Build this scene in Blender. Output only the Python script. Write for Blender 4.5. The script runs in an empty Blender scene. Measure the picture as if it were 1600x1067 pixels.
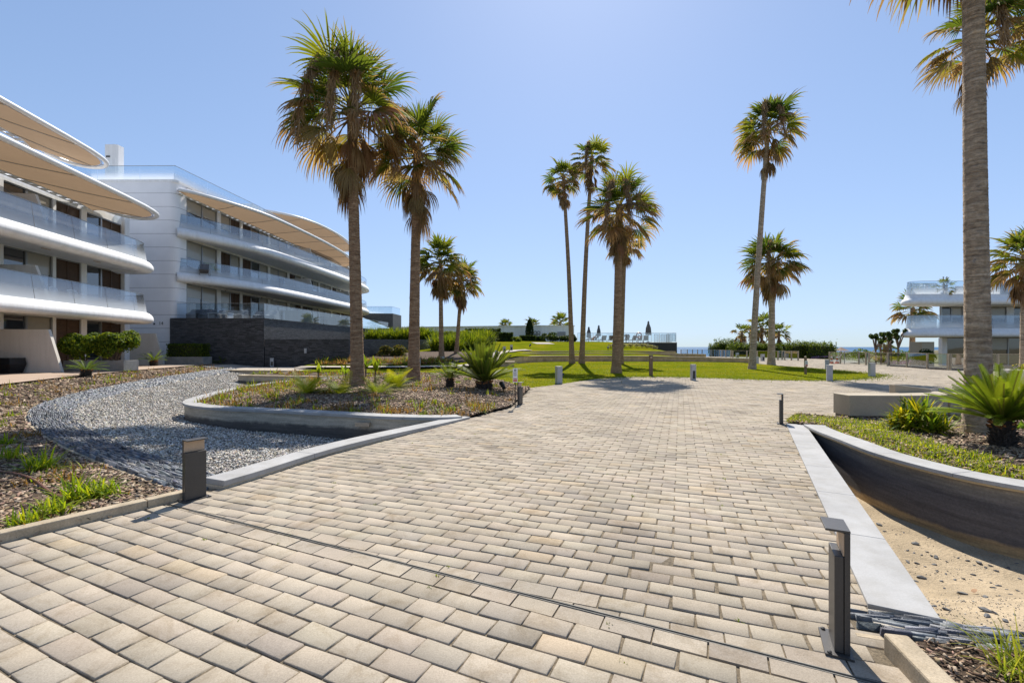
import bpy, bmesh, math, random
import numpy as np
from mathutils import Vector, Matrix
from mathutils.geometry import delaunay_2d_cdt

R = math.radians
scene = bpy.context.scene
COL = scene.collection
UP = np.array([0., 0., 1.])

# ------------------------------------------------------------------ camera
EYE = 1.6
F = 711.0            # focal length in photo pixels (1600 wide)
cam = bpy.data.cameras.new("camera")
cam.lens = 16.0
cam.sensor_width = 36.0
cam.shift_y = 8.5 / 1600
cam.clip_start = 0.05
cam.clip_end = 30000
camo = bpy.data.objects.new("camera", cam)
camo.location = (0, 0, EYE)
camo.rotation_euler = (R(90), 0, 0)
COL.objects.link(camo)
scene.camera = camo

# ------------------------------------------------------------------ sky and sun
SUN_AZ, SUN_EL = R(9), R(49)
w = bpy.data.worlds.new("World")
scene.world = w
w.use_nodes = True
nt = w.node_tree
bg = nt.nodes["Background"]
sky = nt.nodes.new("ShaderNodeTexSky")
sky.sky_type = 'NISHITA'
sky.sun_disc = False
sky.sun_elevation = SUN_EL
sky.sun_rotation = SUN_AZ
sky.altitude = 0
sky.air_density = 1.0
sky.dust_density = 0.3
sky.ozone_density = 2.5
# roll off the brightest part of the sky the way the photograph's exposure does
SKY = 0.15
vm1 = nt.nodes.new("ShaderNodeVectorMath"); vm1.operation = 'MULTIPLY_ADD'
vm1.inputs[1].default_value = (SKY * 1.78, SKY * 1.30, SKY * .80); vm1.inputs[2].default_value = (1, 1, 1)
vm2 = nt.nodes.new("ShaderNodeVectorMath"); vm2.operation = 'DIVIDE'
nt.links.new(sky.outputs[0], vm1.inputs[0])
nt.links.new(sky.outputs[0], vm2.inputs[0]); nt.links.new(vm1.outputs[0], vm2.inputs[1])
nt.links.new(vm2.outputs[0], bg.inputs[0])
bg.inputs[1].default_value = SKY
sun = bpy.data.lights.new("sun", 'SUN')
sun.energy = 4.2
sun.angle = R(0.5)
sun.color = (1.0, 0.94, 0.85)
suno = bpy.data.objects.new("sun", sun)
sd = Vector((math.sin(SUN_AZ) * math.cos(SUN_EL), math.cos(SUN_AZ) * math.cos(SUN_EL), math.sin(SUN_EL)))
suno.rotation_euler = sd.to_track_quat('Z', 'Y').to_euler()
suno.location = (0, 0, 60)
COL.objects.link(suno)
scene.view_settings.view_transform = 'Standard'
scene.view_settings.look = 'None'
scene.view_settings.gamma = 1
scene.view_settings.exposure = 0.76
try:
    scene.cycles.max_bounces = 8
    scene.cycles.transparent_max_bounces = 12
    scene.cycles.caustics_reflective = False
    scene.cycles.caustics_refractive = False
    scene.cycles.use_adaptive_sampling = True
except Exception:
    pass

# ------------------------------------------------------------------ helpers
def gp(px, py, z=0.0):
    """ground point seen in the photo at (px, py) when its height is z"""
    Y = (EYE - z) * F / (py - 542.0)
    return ((px - 800.0) / F * Y, Y)

def ax(px, Y):
    return (px - 800.0) / F * Y

def az(py, Y):
    return EYE - (py - 542.0) * Y / F

def tag(o, label=None, cat=None, group=None, kind=None):
    if label: o["label"] = label
    if cat: o["category"] = cat
    if group: o["group"] = group
    if kind: o["kind"] = kind
    return o

def thing(name, label, cat, loc=(0, 0, 0), rz=0, group=None):
    o = bpy.data.objects.new(name, None)
    o.empty_display_size = 0.2
    o.location = loc
    o.rotation_euler = (0, 0, rz)
    COL.objects.link(o)
    return tag(o, label, cat, group)

def dup(root, loc, rz=0, label=None, group=None, scale=None):
    r = root.copy(); COL.objects.link(r)
    r.location = loc; r.rotation_euler = (0, 0, rz)
    if scale: r.scale = (scale, scale, scale)
    if label: r["label"] = label
    if group: r["group"] = group
    for ch in list(root.children):
        c = ch.copy(); COL.objects.link(c); c.parent = r
        for g in list(ch.children):
            d = g.copy(); COL.objects.link(d); d.parent = c
    return r

def link(name, me, mats, parent=None, loc=None):
    o = bpy.data.objects.new(name, me)
    for m in (mats if isinstance(mats, (list, tuple)) else [mats]):
        me.materials.append(m)
    COL.objects.link(o)
    if parent is not None: o.parent = parent
    if loc is not None: o.location = loc
    return o

class MB:
    def __init__(s):
        s.v = []; s.f = []; s.m = []; s.uv = {}
    def add(s, vs, fs, mi=0):
        b = len(s.v)
        s.v += [tuple(map(float, p)) for p in vs]
        for f in fs:
            s.f.append([i + b for i in f]); s.m.append(mi)
        return s
    def box(s, c, d, rz=0, mi=0, M=None):
        x, y, z = d[0] / 2, d[1] / 2, d[2] / 2
        vs = [(-x, -y, -z), (x, -y, -z), (x, y, -z), (-x, y, -z), (-x, -y, z), (x, -y, z), (x, y, z), (-x, y, z)]
        if M is not None:
            vs = [tuple(M @ Vector(p)) for p in vs]
        else:
            cs, sn = math.cos(rz), math.sin(rz)
            vs = [(c[0] + p[0] * cs - p[1] * sn, c[1] + p[0] * sn + p[1] * cs, c[2] + p[2]) for p in vs]
        return s.add(vs, [(0, 3, 2, 1), (4, 5, 6, 7), (0, 1, 5, 4), (1, 2, 6, 5), (2, 3, 7, 6), (3, 0, 4, 7)], mi)
    def bx(s, x0, x1, y0, y1, z0, z1, mi=0):
        return s.box(((x0 + x1) / 2, (y0 + y1) / 2, (z0 + z1) / 2), (x1 - x0, y1 - y0, z1 - z0), 0, mi)
    def tube(s, pts, rad, n=8, mi=0, cap=True):
        pts = [Vector(p) for p in pts]
        k = len(pts)
        rad = rad if isinstance(rad, (list, tuple)) else [rad] * k
        vs = []; prev = None
        for i, p in enumerate(pts):
            t = (pts[min(i + 1, k - 1)] - pts[max(i - 1, 0)]).normalized()
            a = Vector((0, 0, 1)) if abs(t.z) < .95 else Vector((1, 0, 0))
            u = t.cross(a).normalized() if prev is None else (prev - t * prev.dot(t)).normalized()
            prev = u
            v = t.cross(u)
            for j in range(n):
                q = 2 * math.pi * j / n
                vs.append(p + (u * math.cos(q) + v * math.sin(q)) * rad[i])
        fs = []
        for i in range(k - 1):
            for j in range(n):
                a, b = i * n + j, i * n + (j + 1) % n
                fs.append((a, b, b + n, a + n))
        if cap:
            fs.append(tuple(range(n))[::-1]); fs.append(tuple((k - 1) * n + j for j in range(n)))
        return s.add(vs, fs, mi)
    def lathe(s, prof, c=(0, 0, 0), n=16, mi=0):
        vs = []
        for r_, z in prof:
            for j in range(n):
                q = 2 * math.pi * j / n
                vs.append((c[0] + r_ * math.cos(q), c[1] + r_ * math.sin(q), c[2] + z))
        fs = []
        for i in range(len(prof) - 1):
            for j in range(n):
                a, b = i * n + j, i * n + (j + 1) % n
                fs.append((a, b, b + n, a + n))
        fs.append(tuple(range(n))[::-1]); fs.append(tuple((len(prof) - 1) * n + j for j in range(n)))
        return s.add(vs, fs, mi)
    def prism(s, pts, z0, z1, mi=0, bottom=True):
        n = len(pts)
        vs = [(p[0], p[1], z0) for p in pts] + [(p[0], p[1], z1 if not callable(z1) else z1(p[0], p[1])) for p in pts]
        fs = [tuple(range(n, 2 * n))] + [(i, (i + 1) % n, n + (i + 1) % n, n + i) for i in range(n)]
        if bottom: fs.append(tuple(range(n))[::-1])
        return s.add(vs, fs, mi)
    def sweep(s, path, prof, closed=False, caps=True, mi=0, z=None):
        """profile points (d, z): d is offset to the LEFT of the path"""
        path = np.asarray(path, float)
        k = len(path); n = len(prof)
        N = normals2(path)
        vs = []
        for i in range(k):
            zz = z(i) if z else 0
            for d, h in prof:
                vs.append((path[i][0] + N[i][0] * d, path[i][1] + N[i][1] * d, h + zz))
        fs = []
        m = n if closed else n - 1
        for i in range(k - 1):
            for j in range(m):
                a, b = i * n + j, i * n + (j + 1) % n
                fs.append((a, a + n, b + n, b))
        if caps and closed:
            fs.append(tuple(range(n))); fs.append(tuple((k - 1) * n + j for j in range(n))[::-1])
        return s.add(vs, fs, mi)
    def build(s, name, mats, parent=None, loc=None, smooth=False, bevel=0, fix=True):
        me = bpy.data.meshes.new(name)
        vs = s.v
        if loc is not None:
            vs = [(p[0] - loc[0], p[1] - loc[1], p[2] - loc[2]) for p in vs]
        me.from_pydata(vs, [], s.f)
        me.polygons.foreach_set("material_index", s.m)
        if fix:
            bm = bmesh.new(); bm.from_mesh(me)
            bmesh.ops.recalc_face_normals(bm, faces=bm.faces)
            bm.to_mesh(me); bm.free()
        if smooth:
            me.polygons.foreach_set("use_smooth", [True] * len(me.polygons))
        o = link(name, me, mats, parent, loc)
        if bevel:
            b = o.modifiers.new("bevel", 'BEVEL'); b.width = bevel; b.segments = 2; b.limit_method = 'ANGLE'; b.angle_limit = R(40)
        if smooth:
            try:
                me.set_sharp_from_angle(angle=R(40))
            except Exception:
                pass
        return o

def normals2(p):
    p = np.asarray(p, float)
    t = np.empty_like(p)
    t[1:-1] = p[2:] - p[:-2]; t[0] = p[1] - p[0]; t[-1] = p[-1] - p[-2]
    t /= np.linalg.norm(t, axis=1)[:, None] + 1e-12
    return np.stack([-t[:, 1], t[:, 0]], 1)

def catmull(pts, sub=8):
    P = [np.array(p, float) for p in pts]
    P = [2 * P[0] - P[1]] + P + [2 * P[-1] - P[-2]]
    out = []
    for i in range(1, len(P) - 2):
        a, b, c, d = P[i - 1:i + 3]
        for k in range(sub):
            t = k / sub
            out.append(.5 * ((2 * b) + (c - a) * t + (2 * a - 5 * b + 4 * c - d) * t * t + (3 * b - a - 3 * c + d) * t ** 3))
    out.append(P[-2])
    return np.array(out)

def resample(p, step):
    p = np.asarray(p, float)
    d = np.r_[0, np.cumsum(np.linalg.norm(np.diff(p, axis=0), axis=1))]
    n = max(2, int(round(d[-1] / step)) + 1)
    q = np.linspace(0, d[-1], n)
    return np.stack([np.interp(q, d, p[:, k]) for k in range(p.shape[1])], 1)

def resample_n(p, n):
    p = np.asarray(p, float)
    d = np.r_[0, np.cumsum(np.linalg.norm(np.diff(p, axis=0), axis=1))]
    q = np.linspace(0, d[-1], n)
    return np.stack([np.interp(q, d, p[:, k]) for k in range(p.shape[1])], 1)

def offset(p, d):
    return np.asarray(p, float) + normals2(p) * d

def inside(poly, x, y):
    poly = np.asarray(poly, float)
    r = np.zeros(np.shape(x), bool)
    j = len(poly) - 1
    for i in range(len(poly)):
        xi, yi = poly[i]; xj, yj = poly[j]
        c = ((yi > y) != (yj > y)) & (x < (xj - xi) * (y - yi) / (yj - yi + 1e-12) + xi)
        r ^= c
        j = i
    return r

def polydist(poly, x, y):
    """distance to an open polyline"""
    best = np.full(np.shape(x), 1e9)
    for a, b in zip(poly[:-1], poly[1:]):
        ax_, ay = a; bx, by = b
        dx, dy = bx - ax_, by - ay
        t = np.clip(((x - ax_) * dx + (y - ay) * dy) / (dx * dx + dy * dy + 1e-12), 0, 1)
        best = np.minimum(best, np.hypot(x - ax_ - t * dx, y - ay - t * dy))
    return best

def mesh_np(name, V, Fc, mats, parent=None, col=None, smooth=False, loc=None, uv=None):
    """V (n,3), Fc (m,k), col (n,3) point colours"""
    V = np.asarray(V, np.float32).reshape(-1, 3)
    if loc is not None: V = V - np.asarray(loc, np.float32)
    Fc = np.asarray(Fc, np.int32)
    me = bpy.data.meshes.new(name)
    me.vertices.add(len(V)); me.vertices.foreach_set("co", V.ravel())
    m, k = Fc.shape
    me.loops.add(m * k); me.loops.foreach_set("vertex_index", Fc.ravel())
    me.polygons.add(m); me.polygons.foreach_set("loop_start", np.arange(0, m * k, k, dtype=np.int32))
    try:
        me.polygons.foreach_set("loop_total", np.full(m, k, np.int32))
    except Exception:
        pass
    if smooth: me.polygons.foreach_set("use_smooth", np.ones(m, bool))
    me.update(calc_edges=True)
    if col is not None:
        a = me.color_attributes.new("Col", 'FLOAT_COLOR', 'POINT')
        c = np.ones((len(V), 4), np.float32); c[:, :3] = np.asarray(col, np.float32).reshape(-1, 3)
        a.data.foreach_set("color", c.ravel())
    return link(name, me, mats, parent, loc if parent is None else None)

def inst_np(T, Fc, M, pos):
    """place template T (k,3) n times: M (n,3,3), pos (n,3) -> verts, faces"""
    n, k = len(pos), len(T)
    V = np.einsum('nij,kj->nki', M, T) + pos[:, None, :]
    Fo = (np.asarray(Fc)[None] + (np.arange(n) * k)[:, None, None]).reshape(-1, np.asarray(Fc).shape[1])
    return V.reshape(-1, 3), Fo

def rotz(a):
    c, s = np.cos(a), np.sin(a); o = np.zeros_like(c); i = np.ones_like(c)
    return np.stack([np.stack([c, -s, o], -1), np.stack([s, c, o], -1), np.stack([o, o, i], -1)], -2)

def rotx(a):
    c, s = np.cos(a), np.sin(a); o = np.zeros_like(c); i = np.ones_like(c)
    return np.stack([np.stack([i, o, o], -1), np.stack([o, c, -s], -1), np.stack([o, s, c], -1)], -2)

def roty(a):
    c, s = np.cos(a), np.sin(a); o = np.zeros_like(c); i = np.ones_like(c)
    return np.stack([np.stack([c, o, s], -1), np.stack([o, i, o], -1), np.stack([-s, o, c], -1)], -2)

def unit(v):
    return v / (np.linalg.norm(v, axis=-1, keepdims=True) + 1e-9)

def scatter(poly, n, rng, near=None, power=1.5, zf=None, dens=None):
    """n random points inside poly, denser near the camera when near is given"""
    poly = np.asarray(poly, float)
    lo, hi = poly.min(0), poly.max(0)
    out = []; got = 0; guard = 0
    while got < n and guard < 200:
        guard += 1
        x = rng.uniform(lo[0], hi[0], n * 2); y = rng.uniform(lo[1], hi[1], n * 2)
        k = inside(poly, x, y)
        if near is not None:
            k &= rng.random(n * 2) < np.minimum(1, (near / np.hypot(x, y)) ** power)
        if dens is not None:
            k &= rng.random(n * 2) < dens(x, y)
        p = np.stack([x[k], y[k]], 1); out.append(p); got += len(p)
    return np.concatenate(out)[:n]

def fill(name, outline, zf, step, mats, parent=None, holes=(), skirt=0.0, smooth=True):
    """filled polygon surface with a grid inside, heights zf(x, y)"""
    outline = [tuple(p) for p in resample(np.vstack([outline, outline[:1]]), step)[:-1]]
    pts = [Vector(p) for p in outline]
    edges = [(i, (i + 1) % len(pts)) for i in range(len(pts))]
    o = np.array(outline)
    lo, hi = o.min(0), o.max(0)
    gx, gy = np.meshgrid(np.arange(lo[0] + step * .5, hi[0], step), np.arange(lo[1] + step * .5, hi[1], step))
    gx, gy = gx.ravel(), gy.ravel()
    rng = np.random.default_rng(1)
    gx = gx + rng.uniform(-.2, .2, gx.shape) * step; gy = gy + rng.uniform(-.2, .2, gy.shape) * step
    k = inside(o, gx, gy) & (polydist(np.vstack([o, o[:1]]), gx, gy) > step * .4)
    pts += [Vector((a, b)) for a, b in zip(gx[k], gy[k])]
    r = delaunay_2d_cdt(pts, edges, [tuple(range(len(outline)))], 1, 1e-4)
    V = np.array([(p.x, p.y) for p in r[0]])
    z = zf(V[:, 0], V[:, 1]) if callable(zf) else np.full(len(V), float(zf))
    Fc = [f for f in r[2] if len(f) == 3]
    P3 = np.column_stack([V, z])
    ob = mesh_np(name, P3, np.array([f if ((V[f[1]] - V[f[0]])[0] * (V[f[2]] - V[f[0]])[1] - (V[f[1]] - V[f[0]])[1] * (V[f[2]] - V[f[0]])[0]) > 0 else f[::-1] for f in Fc]), mats, parent, smooth=smooth)
    return ob

def sstep(a, b, x):
    t = np.clip((np.asarray(x, float) - a) / (b - a), 0, 1)
    return t * t * (3 - 2 * t)

def wob(x, y, s=1.0):
    """cheap smooth bumps, about -1..1"""
    return (np.sin(x * 1.7 * s + 1.3 * np.sin(y * 1.1 * s)) + np.sin(y * 2.3 * s + 1.7 * np.sin(x * .9 * s)) + np.sin((x + y) * 3.1 * s)) / 3

# ------------------------------------------------------------------ materials
def nodes(name):
    m = bpy.data.materials.new(name); m.use_nodes = True
    t = m.node_tree; b = t.nodes["Principled BSDF"]
    return m, t, b

def N(t, kind, **kw):
    n = t.nodes.new(kind)
    for k, v in kw.items():
        if k.startswith('i_'):
            n.inputs[int(k[2:])].default_value = v
        else:
            setattr(n, k, v)
    return n

def mixc(t, mode, a, b, fac):
    n = t.nodes.new("ShaderNodeMix"); n.data_type = 'RGBA'; n.blend_type = mode; n.clamp_factor = True
    for sock, val in ((n.inputs[0], fac), (n.inputs[6], a), (n.inputs[7], b)):
        if isinstance(val, bpy.types.NodeSocket): t.links.new(val, sock)
        elif isinstance(val, (int, float)): sock.default_value = val
        else: sock.default_value = (*val, 1)
    return n.outputs[2]

def noise(t, scale, detail=4, rough=.6, vec=None, dist=0):
    n = N(t, "ShaderNodeTexNoise"); n.inputs["Scale"].default_value = scale; n.inputs["Detail"].default_value = detail
    n.inputs["Roughness"].default_value = rough; n.inputs["Distortion"].default_value = dist
    if vec is None:
        g = N(t, "ShaderNodeNewGeometry"); vec = g.outputs["Position"]
    t.links.new(vec, n.inputs["Vector"])
    return n.outputs["Fac"]

def ramp(t, fac, stops):
    n = N(t, "ShaderNodeValToRGB")
    e = n.color_ramp.elements
    while len(e) < len(stops): e.new(.5)
    for k, (p, c) in enumerate(stops):
        e[k].position = p; e[k].color = (*c, 1) if len(c) == 3 else c
    t.links.new(fac, n.inputs[0])
    return n.outputs[0]

def bumpn(t, h, strength, dist=.02):
    n = N(t, "ShaderNodeBump"); n.inputs["Strength"].default_value = strength; n.inputs["Distance"].default_value = dist
    t.links.new(h, n.inputs["Height"])
    return n.outputs[0]

def surf(name, c, rough=.7, var=.25, vs=3.0, fine=.15, fs=60, bump=.3, bs=80, bd=.01, metal=0, spec=.4, attr=False, coat=0):
    """generic weathered surface: coarse and fine mottling, fine bump, optional per-piece colours"""
    m, t, b = nodes(name)
    base = c
    if attr:
        a = N(t, "ShaderNodeAttribute"); a.attribute_name = "Col"; base = a.outputs["Color"]
    f1 = ramp(t, noise(t, vs, 5, .65), [(.3, (1 - var,) * 3), (.7, (1 + var * .6,) * 3)])
    f2 = ramp(t, noise(t, fs, 3, .7), [(.3, (1 - fine,) * 3), (.7, (1 + fine,) * 3)])
    cc = mixc(t, 'MULTIPLY', base, f1, 1.0)
    cc = mixc(t, 'MULTIPLY', cc, f2, 1.0)
    t.links.new(cc, b.inputs["Base Color"])
    b.inputs["Roughness"].default_value = rough
    b.inputs["Metallic"].default_value = metal
    b.inputs["Specular IOR Level"].default_value = spec
    if coat: b.inputs["Coat Weight"].default_value = coat
    if bump: t.links.new(bumpn(t, noise(t, bs, 4, .7), bump, bd), b.inputs["Normal"])
    return m

def leafmat(name, trans=.35, rough=.45, spec=.3):
    m, t, b = nodes(name)
    a = N(t, "ShaderNodeAttribute"); a.attribute_name = "Col"
    b.inputs["Roughness"].default_value = rough
    b.inputs["Specular IOR Level"].default_value = spec
    t.links.new(a.outputs["Color"], b.inputs["Base Color"])
    tr = N(t, "ShaderNodeBsdfTranslucent")
    t.links.new(mixc(t, 'MULTIPLY', a.outputs["Color"], (1.5, 1.4, .75), 1.0), tr.inputs[0])
    mx = N(t, "ShaderNodeMixShader"); mx.inputs[0].default_value = trans
    t.links.new(b.outputs[0], mx.inputs[1]); t.links.new(tr.outputs[0], mx.inputs[2])
    t.links.new(mx.outputs[0], t.nodes["Material Output"].inputs[0])
    return m

def glassmat(name, tint=(.74, .87, .96), refl=.22, frit=False):
    """clear balustrade glass; frit = white ceramic dots that thin out upwards (UV v)"""
    m, t, b = nodes(name)
    tr = N(t, "ShaderNodeBsdfTransparent"); tr.inputs[0].default_value = (*tint, 1)
    gl = N(t, "ShaderNodeBsdfGlossy"); gl.inputs["Roughness"].default_value = .03
    fr = N(t, "ShaderNodeLayerWeight"); fr.inputs[0].default_value = .35
    rr = N(t, "ShaderNodeMapRange"); rr.inputs[3].default_value = refl; rr.inputs[4].default_value = .75
    t.links.new(fr.outputs["Fresnel"], rr.inputs[0])
    mx = N(t, "ShaderNodeMixShader")
    t.links.new(rr.outputs[0], mx.inputs[0]); t.links.new(tr.outputs[0], mx.inputs[1]); t.links.new(gl.outputs[0], mx.inputs[2])
    out = mx.outputs[0]
    if frit:
        uv = N(t, "ShaderNodeUVMap"); sp = N(t, "ShaderNodeSeparateXYZ")
        t.links.new(uv.outputs[0], sp.inputs[0])
        rp = ramp(t, sp.outputs[1], [(.0, (.93,) * 3), (.30, (.55,) * 3), (.55, (.16,) * 3), (.85, (.05,) * 3)])
        df = N(t, "ShaderNodeBsdfDiffuse"); df.inputs[0].default_value = (.80, .83, .86, 1)
        tl = N(t, "ShaderNodeBsdfTranslucent"); tl.inputs[0].default_value = (.70, .75, .80, 1)
        m1 = N(t, "ShaderNodeMixShader"); m1.inputs[0].default_value = .4
        t.links.new(df.outputs[0], m1.inputs[1]); t.links.new(tl.outputs[0], m1.inputs[2])
        m2 = N(t, "ShaderNodeMixShader")
        t.links.new(rp, m2.inputs[0]); t.links.new(out, m2.inputs[1]); t.links.new(m1.outputs[0], m2.inputs[2])
        out = m2.outputs[0]
    t.links.new(out, t.nodes["Material Output"].inputs[0])
    return m

MAT = {}
MAT['paver'] = surf("paver concrete", (.4, .38, .33), .92, .22, .75, .17, 110, .5, 140, .004, attr=True, spec=.08)
def dirty(m):
    t = m.node_tree; b = t.nodes["Principled BSDF"]; src = b.inputs["Base Color"].links[0].from_socket
    d = ramp(t, noise(t, 3.1, 7, .72, None, .6), [(.50, (1, 1, 1)), (.64, (.80, .77, .72)), (.75, (.66, .62, .56))])
    p = ramp(t, noise(t, 240, 2, .5), [(.27, (.35, .32, .28)), (.33, (1, 1, 1))])
    r = ramp(t, noise(t, 1.9, 4, .6, None, 1.5), [(.70, (1, 1, 1)), (.78, (1.12, .96, .74))])
    c = mixc(t, 'MULTIPLY', mixc(t, 'MULTIPLY', mixc(t, 'MULTIPLY', src, d, 1.0), p, 1.0), r, 1.0)
    t.links.new(c, b.inputs["Base Color"])
dirty(MAT['paver'])
MAT['joint'] = surf("joint sand", (.17, .135, .090), .95, .3, 4, .4, 60, .6, 60, .02)
MAT['kerb'] = surf("kerb concrete", (.47, .39, .28), .92, .3, 3, .18, 70, .5, 90, .006, spec=.15)
MAT['coping'] = surf("white coping stone", (.375, .37, .36), .85, .16, 1.4, .08, 90, .12, 140, .003)
MAT['slate'] = surf("slate", (.12, .13, .15), .5, .25, 6, .2, 50, .5, 60, .01, attr=True)
MAT['gravel'] = surf("gravel stone", (.3, .3, .3), .8, .15, 5, .15, 90, .3, 120, .004, attr=True)
MAT['gravelbed'] = surf("gravel bed", (.24, .24, .23), .95, .2, 3, .5, 45, .9, 40, .04)
MAT['chip'] = surf("bark chip", (.2, .15, .1), .9, .15, 5, .25, 60, .4, 90, .006, attr=True, spec=.2)
MAT['soil'] = surf("bark mulch soil", (.10, .070, .048), .95, .3, 2, .5, 45, .9, 50, .03, spec=.2)
MAT['sandfloor'] = surf("dry sand", (.43, .34, .225), .95, .28, 2.2, .18, 60, .9, 30, .03, spec=.2)
MAT['terrace'] = surf("pink terrace paving", (.40, .30, .225), .85, .12, .8, .08, 30, .2, 60, .005)
MAT['path'] = surf("pale path", (.40, .35, .29), .9, .15, 1.2, .1, 40, .3, 60, .005)
MAT['travertine'] = surf("travertine", (.60, .42, .24), .8, .35, 2.2, .15, 14, .3, 40, .01)
MAT['travertine_top'] = surf("travertine slab", (.48, .38, .27), .8, .2, 1.5, .12, 20, .2, 40, .01)
MAT['bench'] = surf("sandstone bench", (.40, .34, .25), .85, .15, 1.2, .12, 50, .3, 70, .006)
MAT['white'] = surf("white render", (.83, .825, .82), .6, .05, .6, .03, 30, .05, 60, .002)
MAT['warmwhite'] = surf("warm white render", (.68, .63, .56), .8, .06, .8, .04, 30, .1, 60, .003)
MAT['whitemetal'] = surf("white powder coat", (.78, .78, .78), .35, .04, 2, .02, 40, 0)
MAT['joint_line'] = surf("tan bedding mortar", (.52, .37, .19), .9, .2, 6, .1, 60, .2)
MAT['core_shade'] = surf("shade-toned hedge core", (.030, .040, .014), .95, .4, 8, .4, 30, .8, 20, .05)  # dark tone of the added hedge core, inner shade put into its colour
def streaky(m, amt=.10):
    t = m.node_tree; b = t.nodes["Principled BSDF"]; src = b.inputs["Base Color"].links[0].from_socket
    g = N(t, "ShaderNodeNewGeometry"); mp = N(t, "ShaderNodeMapping"); mp.inputs["Scale"].default_value = (2.6, 2.6, .22)
    t.links.new(g.outputs["Position"], mp.inputs[0])
    d = ramp(t, noise(t, 1.6, 6, .7, mp.outputs[0]), [(.42, (1, 1, 1)), (.72, (1 - amt, 1 - amt * 1.1, 1 - amt * 1.3))])
    t.links.new(mixc(t, 'MULTIPLY', src, d, 1.0), b.inputs["Base Color"])
streaky(MAT['white'], .13); streaky(MAT['warmwhite'], .12); streaky(MAT['coping'], .16); streaky(MAT['kerb'], .2)
MAT['drain'] = surf("dull drain steel", (.20, .19, .165), .7, .3, 6, .2, 60, 0)
MAT['alu'] = surf("anodised aluminium", (.30, .30, .30), .35, .1, 3, .05, 60, 0, metal=.6)
MAT['darkmetal'] = surf("bronze powder coat", (.055, .050, .046), .42, .15, 5, .12, 90, .1, 150, .002, spec=.5)
MAT['greymetal'] = surf("grey bollard paint", (.42, .42, .42), .55, .1, 5, .06, 60, .1, 100, .002)
MAT['steel'] = surf("brushed steel", (.45, .44, .42), .35, .1, 5, .08, 60, 0, metal=.8)
MAT['black'] = surf("black plastic", (.015, .015, .016), .4, .2, 5, .1, 40, .1, 80, .002)
MAT['wood'] = surf("weathered timber", (.20, .13, .08), .7, .35, 6, .25, 40, .3, 60, .005)
MAT['lampface'] = surf("lamp recess panel", (.50, .36, .24), .5, .1, 6, .06, 60, 0)
MAT['red'] = surf("red plastic", (.50, .04, .02), .45, .15, 6, .1, 50, 0)
MAT['orange'] = surf("orange plastic", (.60, .10, .02), .45, .15, 6, .1, 50, 0)
MAT['skin'] = surf("skin", (.45, .26, .17), .55, .1, 8, .05, 60, 0)
MAT['hair'] = surf("dark hair", (.02, .015, .012), .5, .2, 20, .2, 80, .2, 90, .004)
MAT['canvas'] = surf("grey parasol canvas", (.17, .155, .14), .9, .2, 4, .1, 60, .3, 60, .01)
MAT['wicker'] = surf("brown lounger mesh", (.22, .15, .11), .8, .2, 6, .2, 60, .2, 80, .004)
MAT['chairwhite'] = surf("white woven chair", (.62, .60, .56), .6, .1, 8, .1, 60, .2, 90, .003)
MAT['cover'] = surf("grey furniture cover", (.13, .13, .135), .8, .25, 4, .1, 50, .4, 12, .05)
MAT['concrete'] = surf("planter concrete", (.27, .265, .25), .85, .25, 3, .15, 50, .3, 80, .005)
MAT['hose'] = surf("brown hose", (.16, .07, .045), .5, .2, 12, .1, 60, 0)
MAT['shutter'] = surf("brown timber louvre", (.10, .058, .034), .6, .25, 5, .2, 60, .1, 60, .004)
MAT['blind'] = surf("beige roller blind", (.34, .31, .25), .35, .06, 2, .05, 60, 0, coat=.6)
MAT['leaf'] = leafmat("leaf", .45, .55, .18)
MAT['frond'] = leafmat("palm frond", .52, .62, .12)
MAT['dryleaf'] = leafmat("dry frond", .32, .85, .08)
MAT['glass'] = glassmat("balustrade glass")
MAT['frit'] = glassmat("fritted balustrade glass", frit=True)

def mk_pane():
    m, t, b = nodes("window pane")
    b.inputs["Base Color"].default_value = (.018, .022, .026, 1)
    b.inputs["Roughness"].default_value = .03
    b.inputs["Specular IOR Level"].default_value = 1.0
    b.inputs["Coat Weight"].default_value = .6
    t.links.new(bumpn(t, noise(t, .6, 2, .5), .06, .05), b.inputs["Normal"])
    return m
MAT['pane'] = mk_pane()

def mk_fabric():
    m, t, b = nodes("taupe awning fabric")
    c = ramp(t, noise(t, .8, 4, .6), [(.3, (.27, .185, .115)), (.7, (.33, .23, .145))])
    t.links.new(c, b.inputs["Base Color"]); b.inputs["Roughness"].default_value = .9
    tr = N(t, "ShaderNodeBsdfTranslucent"); tr.inputs[0].default_value = (.37, .26, .165, 1)
    mx = N(t, "ShaderNodeMixShader"); mx.inputs[0].default_value = .36
    t.links.new(b.outputs[0], mx.inputs[1]); t.links.new(tr.outputs[0], mx.inputs[2])
    t.links.new(mx.outputs[0], t.nodes["Material Output"].inputs[0])
    return m
MAT['fabric'] = mk_fabric()

def mk_lawn():
    m, t, b = nodes("mown lawn")
    n1 = noise(t, .35, 4, .6); n2 = noise(t, 9, 5, .75); n3 = noise(t, 70, 3, .7)
    c = ramp(t, n1, [(.25, (.095, .130, .008)), (.48, (.150, .168, .008)), (.62, (.195, .185, .012)), (.78, (.27, .215, .03))])
    c = mixc(t, 'MULTIPLY', c, ramp(t, n2, [(.3, (.70, .74, .7)), (.7, (1.2, 1.15, 1.1))]), 1.0)
    c = mixc(t, 'MULTIPLY', c, ramp(t, n3, [(.3, (.75,) * 3), (.7, (1.2,) * 3)]), 1.0)
    t.links.new(c, b.inputs["Base Color"]); b.inputs["Roughness"].default_value = 1; b.inputs["Specular IOR Level"].default_value = 0
    t.links.new(bumpn(t, n3, .6, .03), b.inputs["Normal"])
    return m
MAT['lawn'] = mk_lawn()

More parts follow.
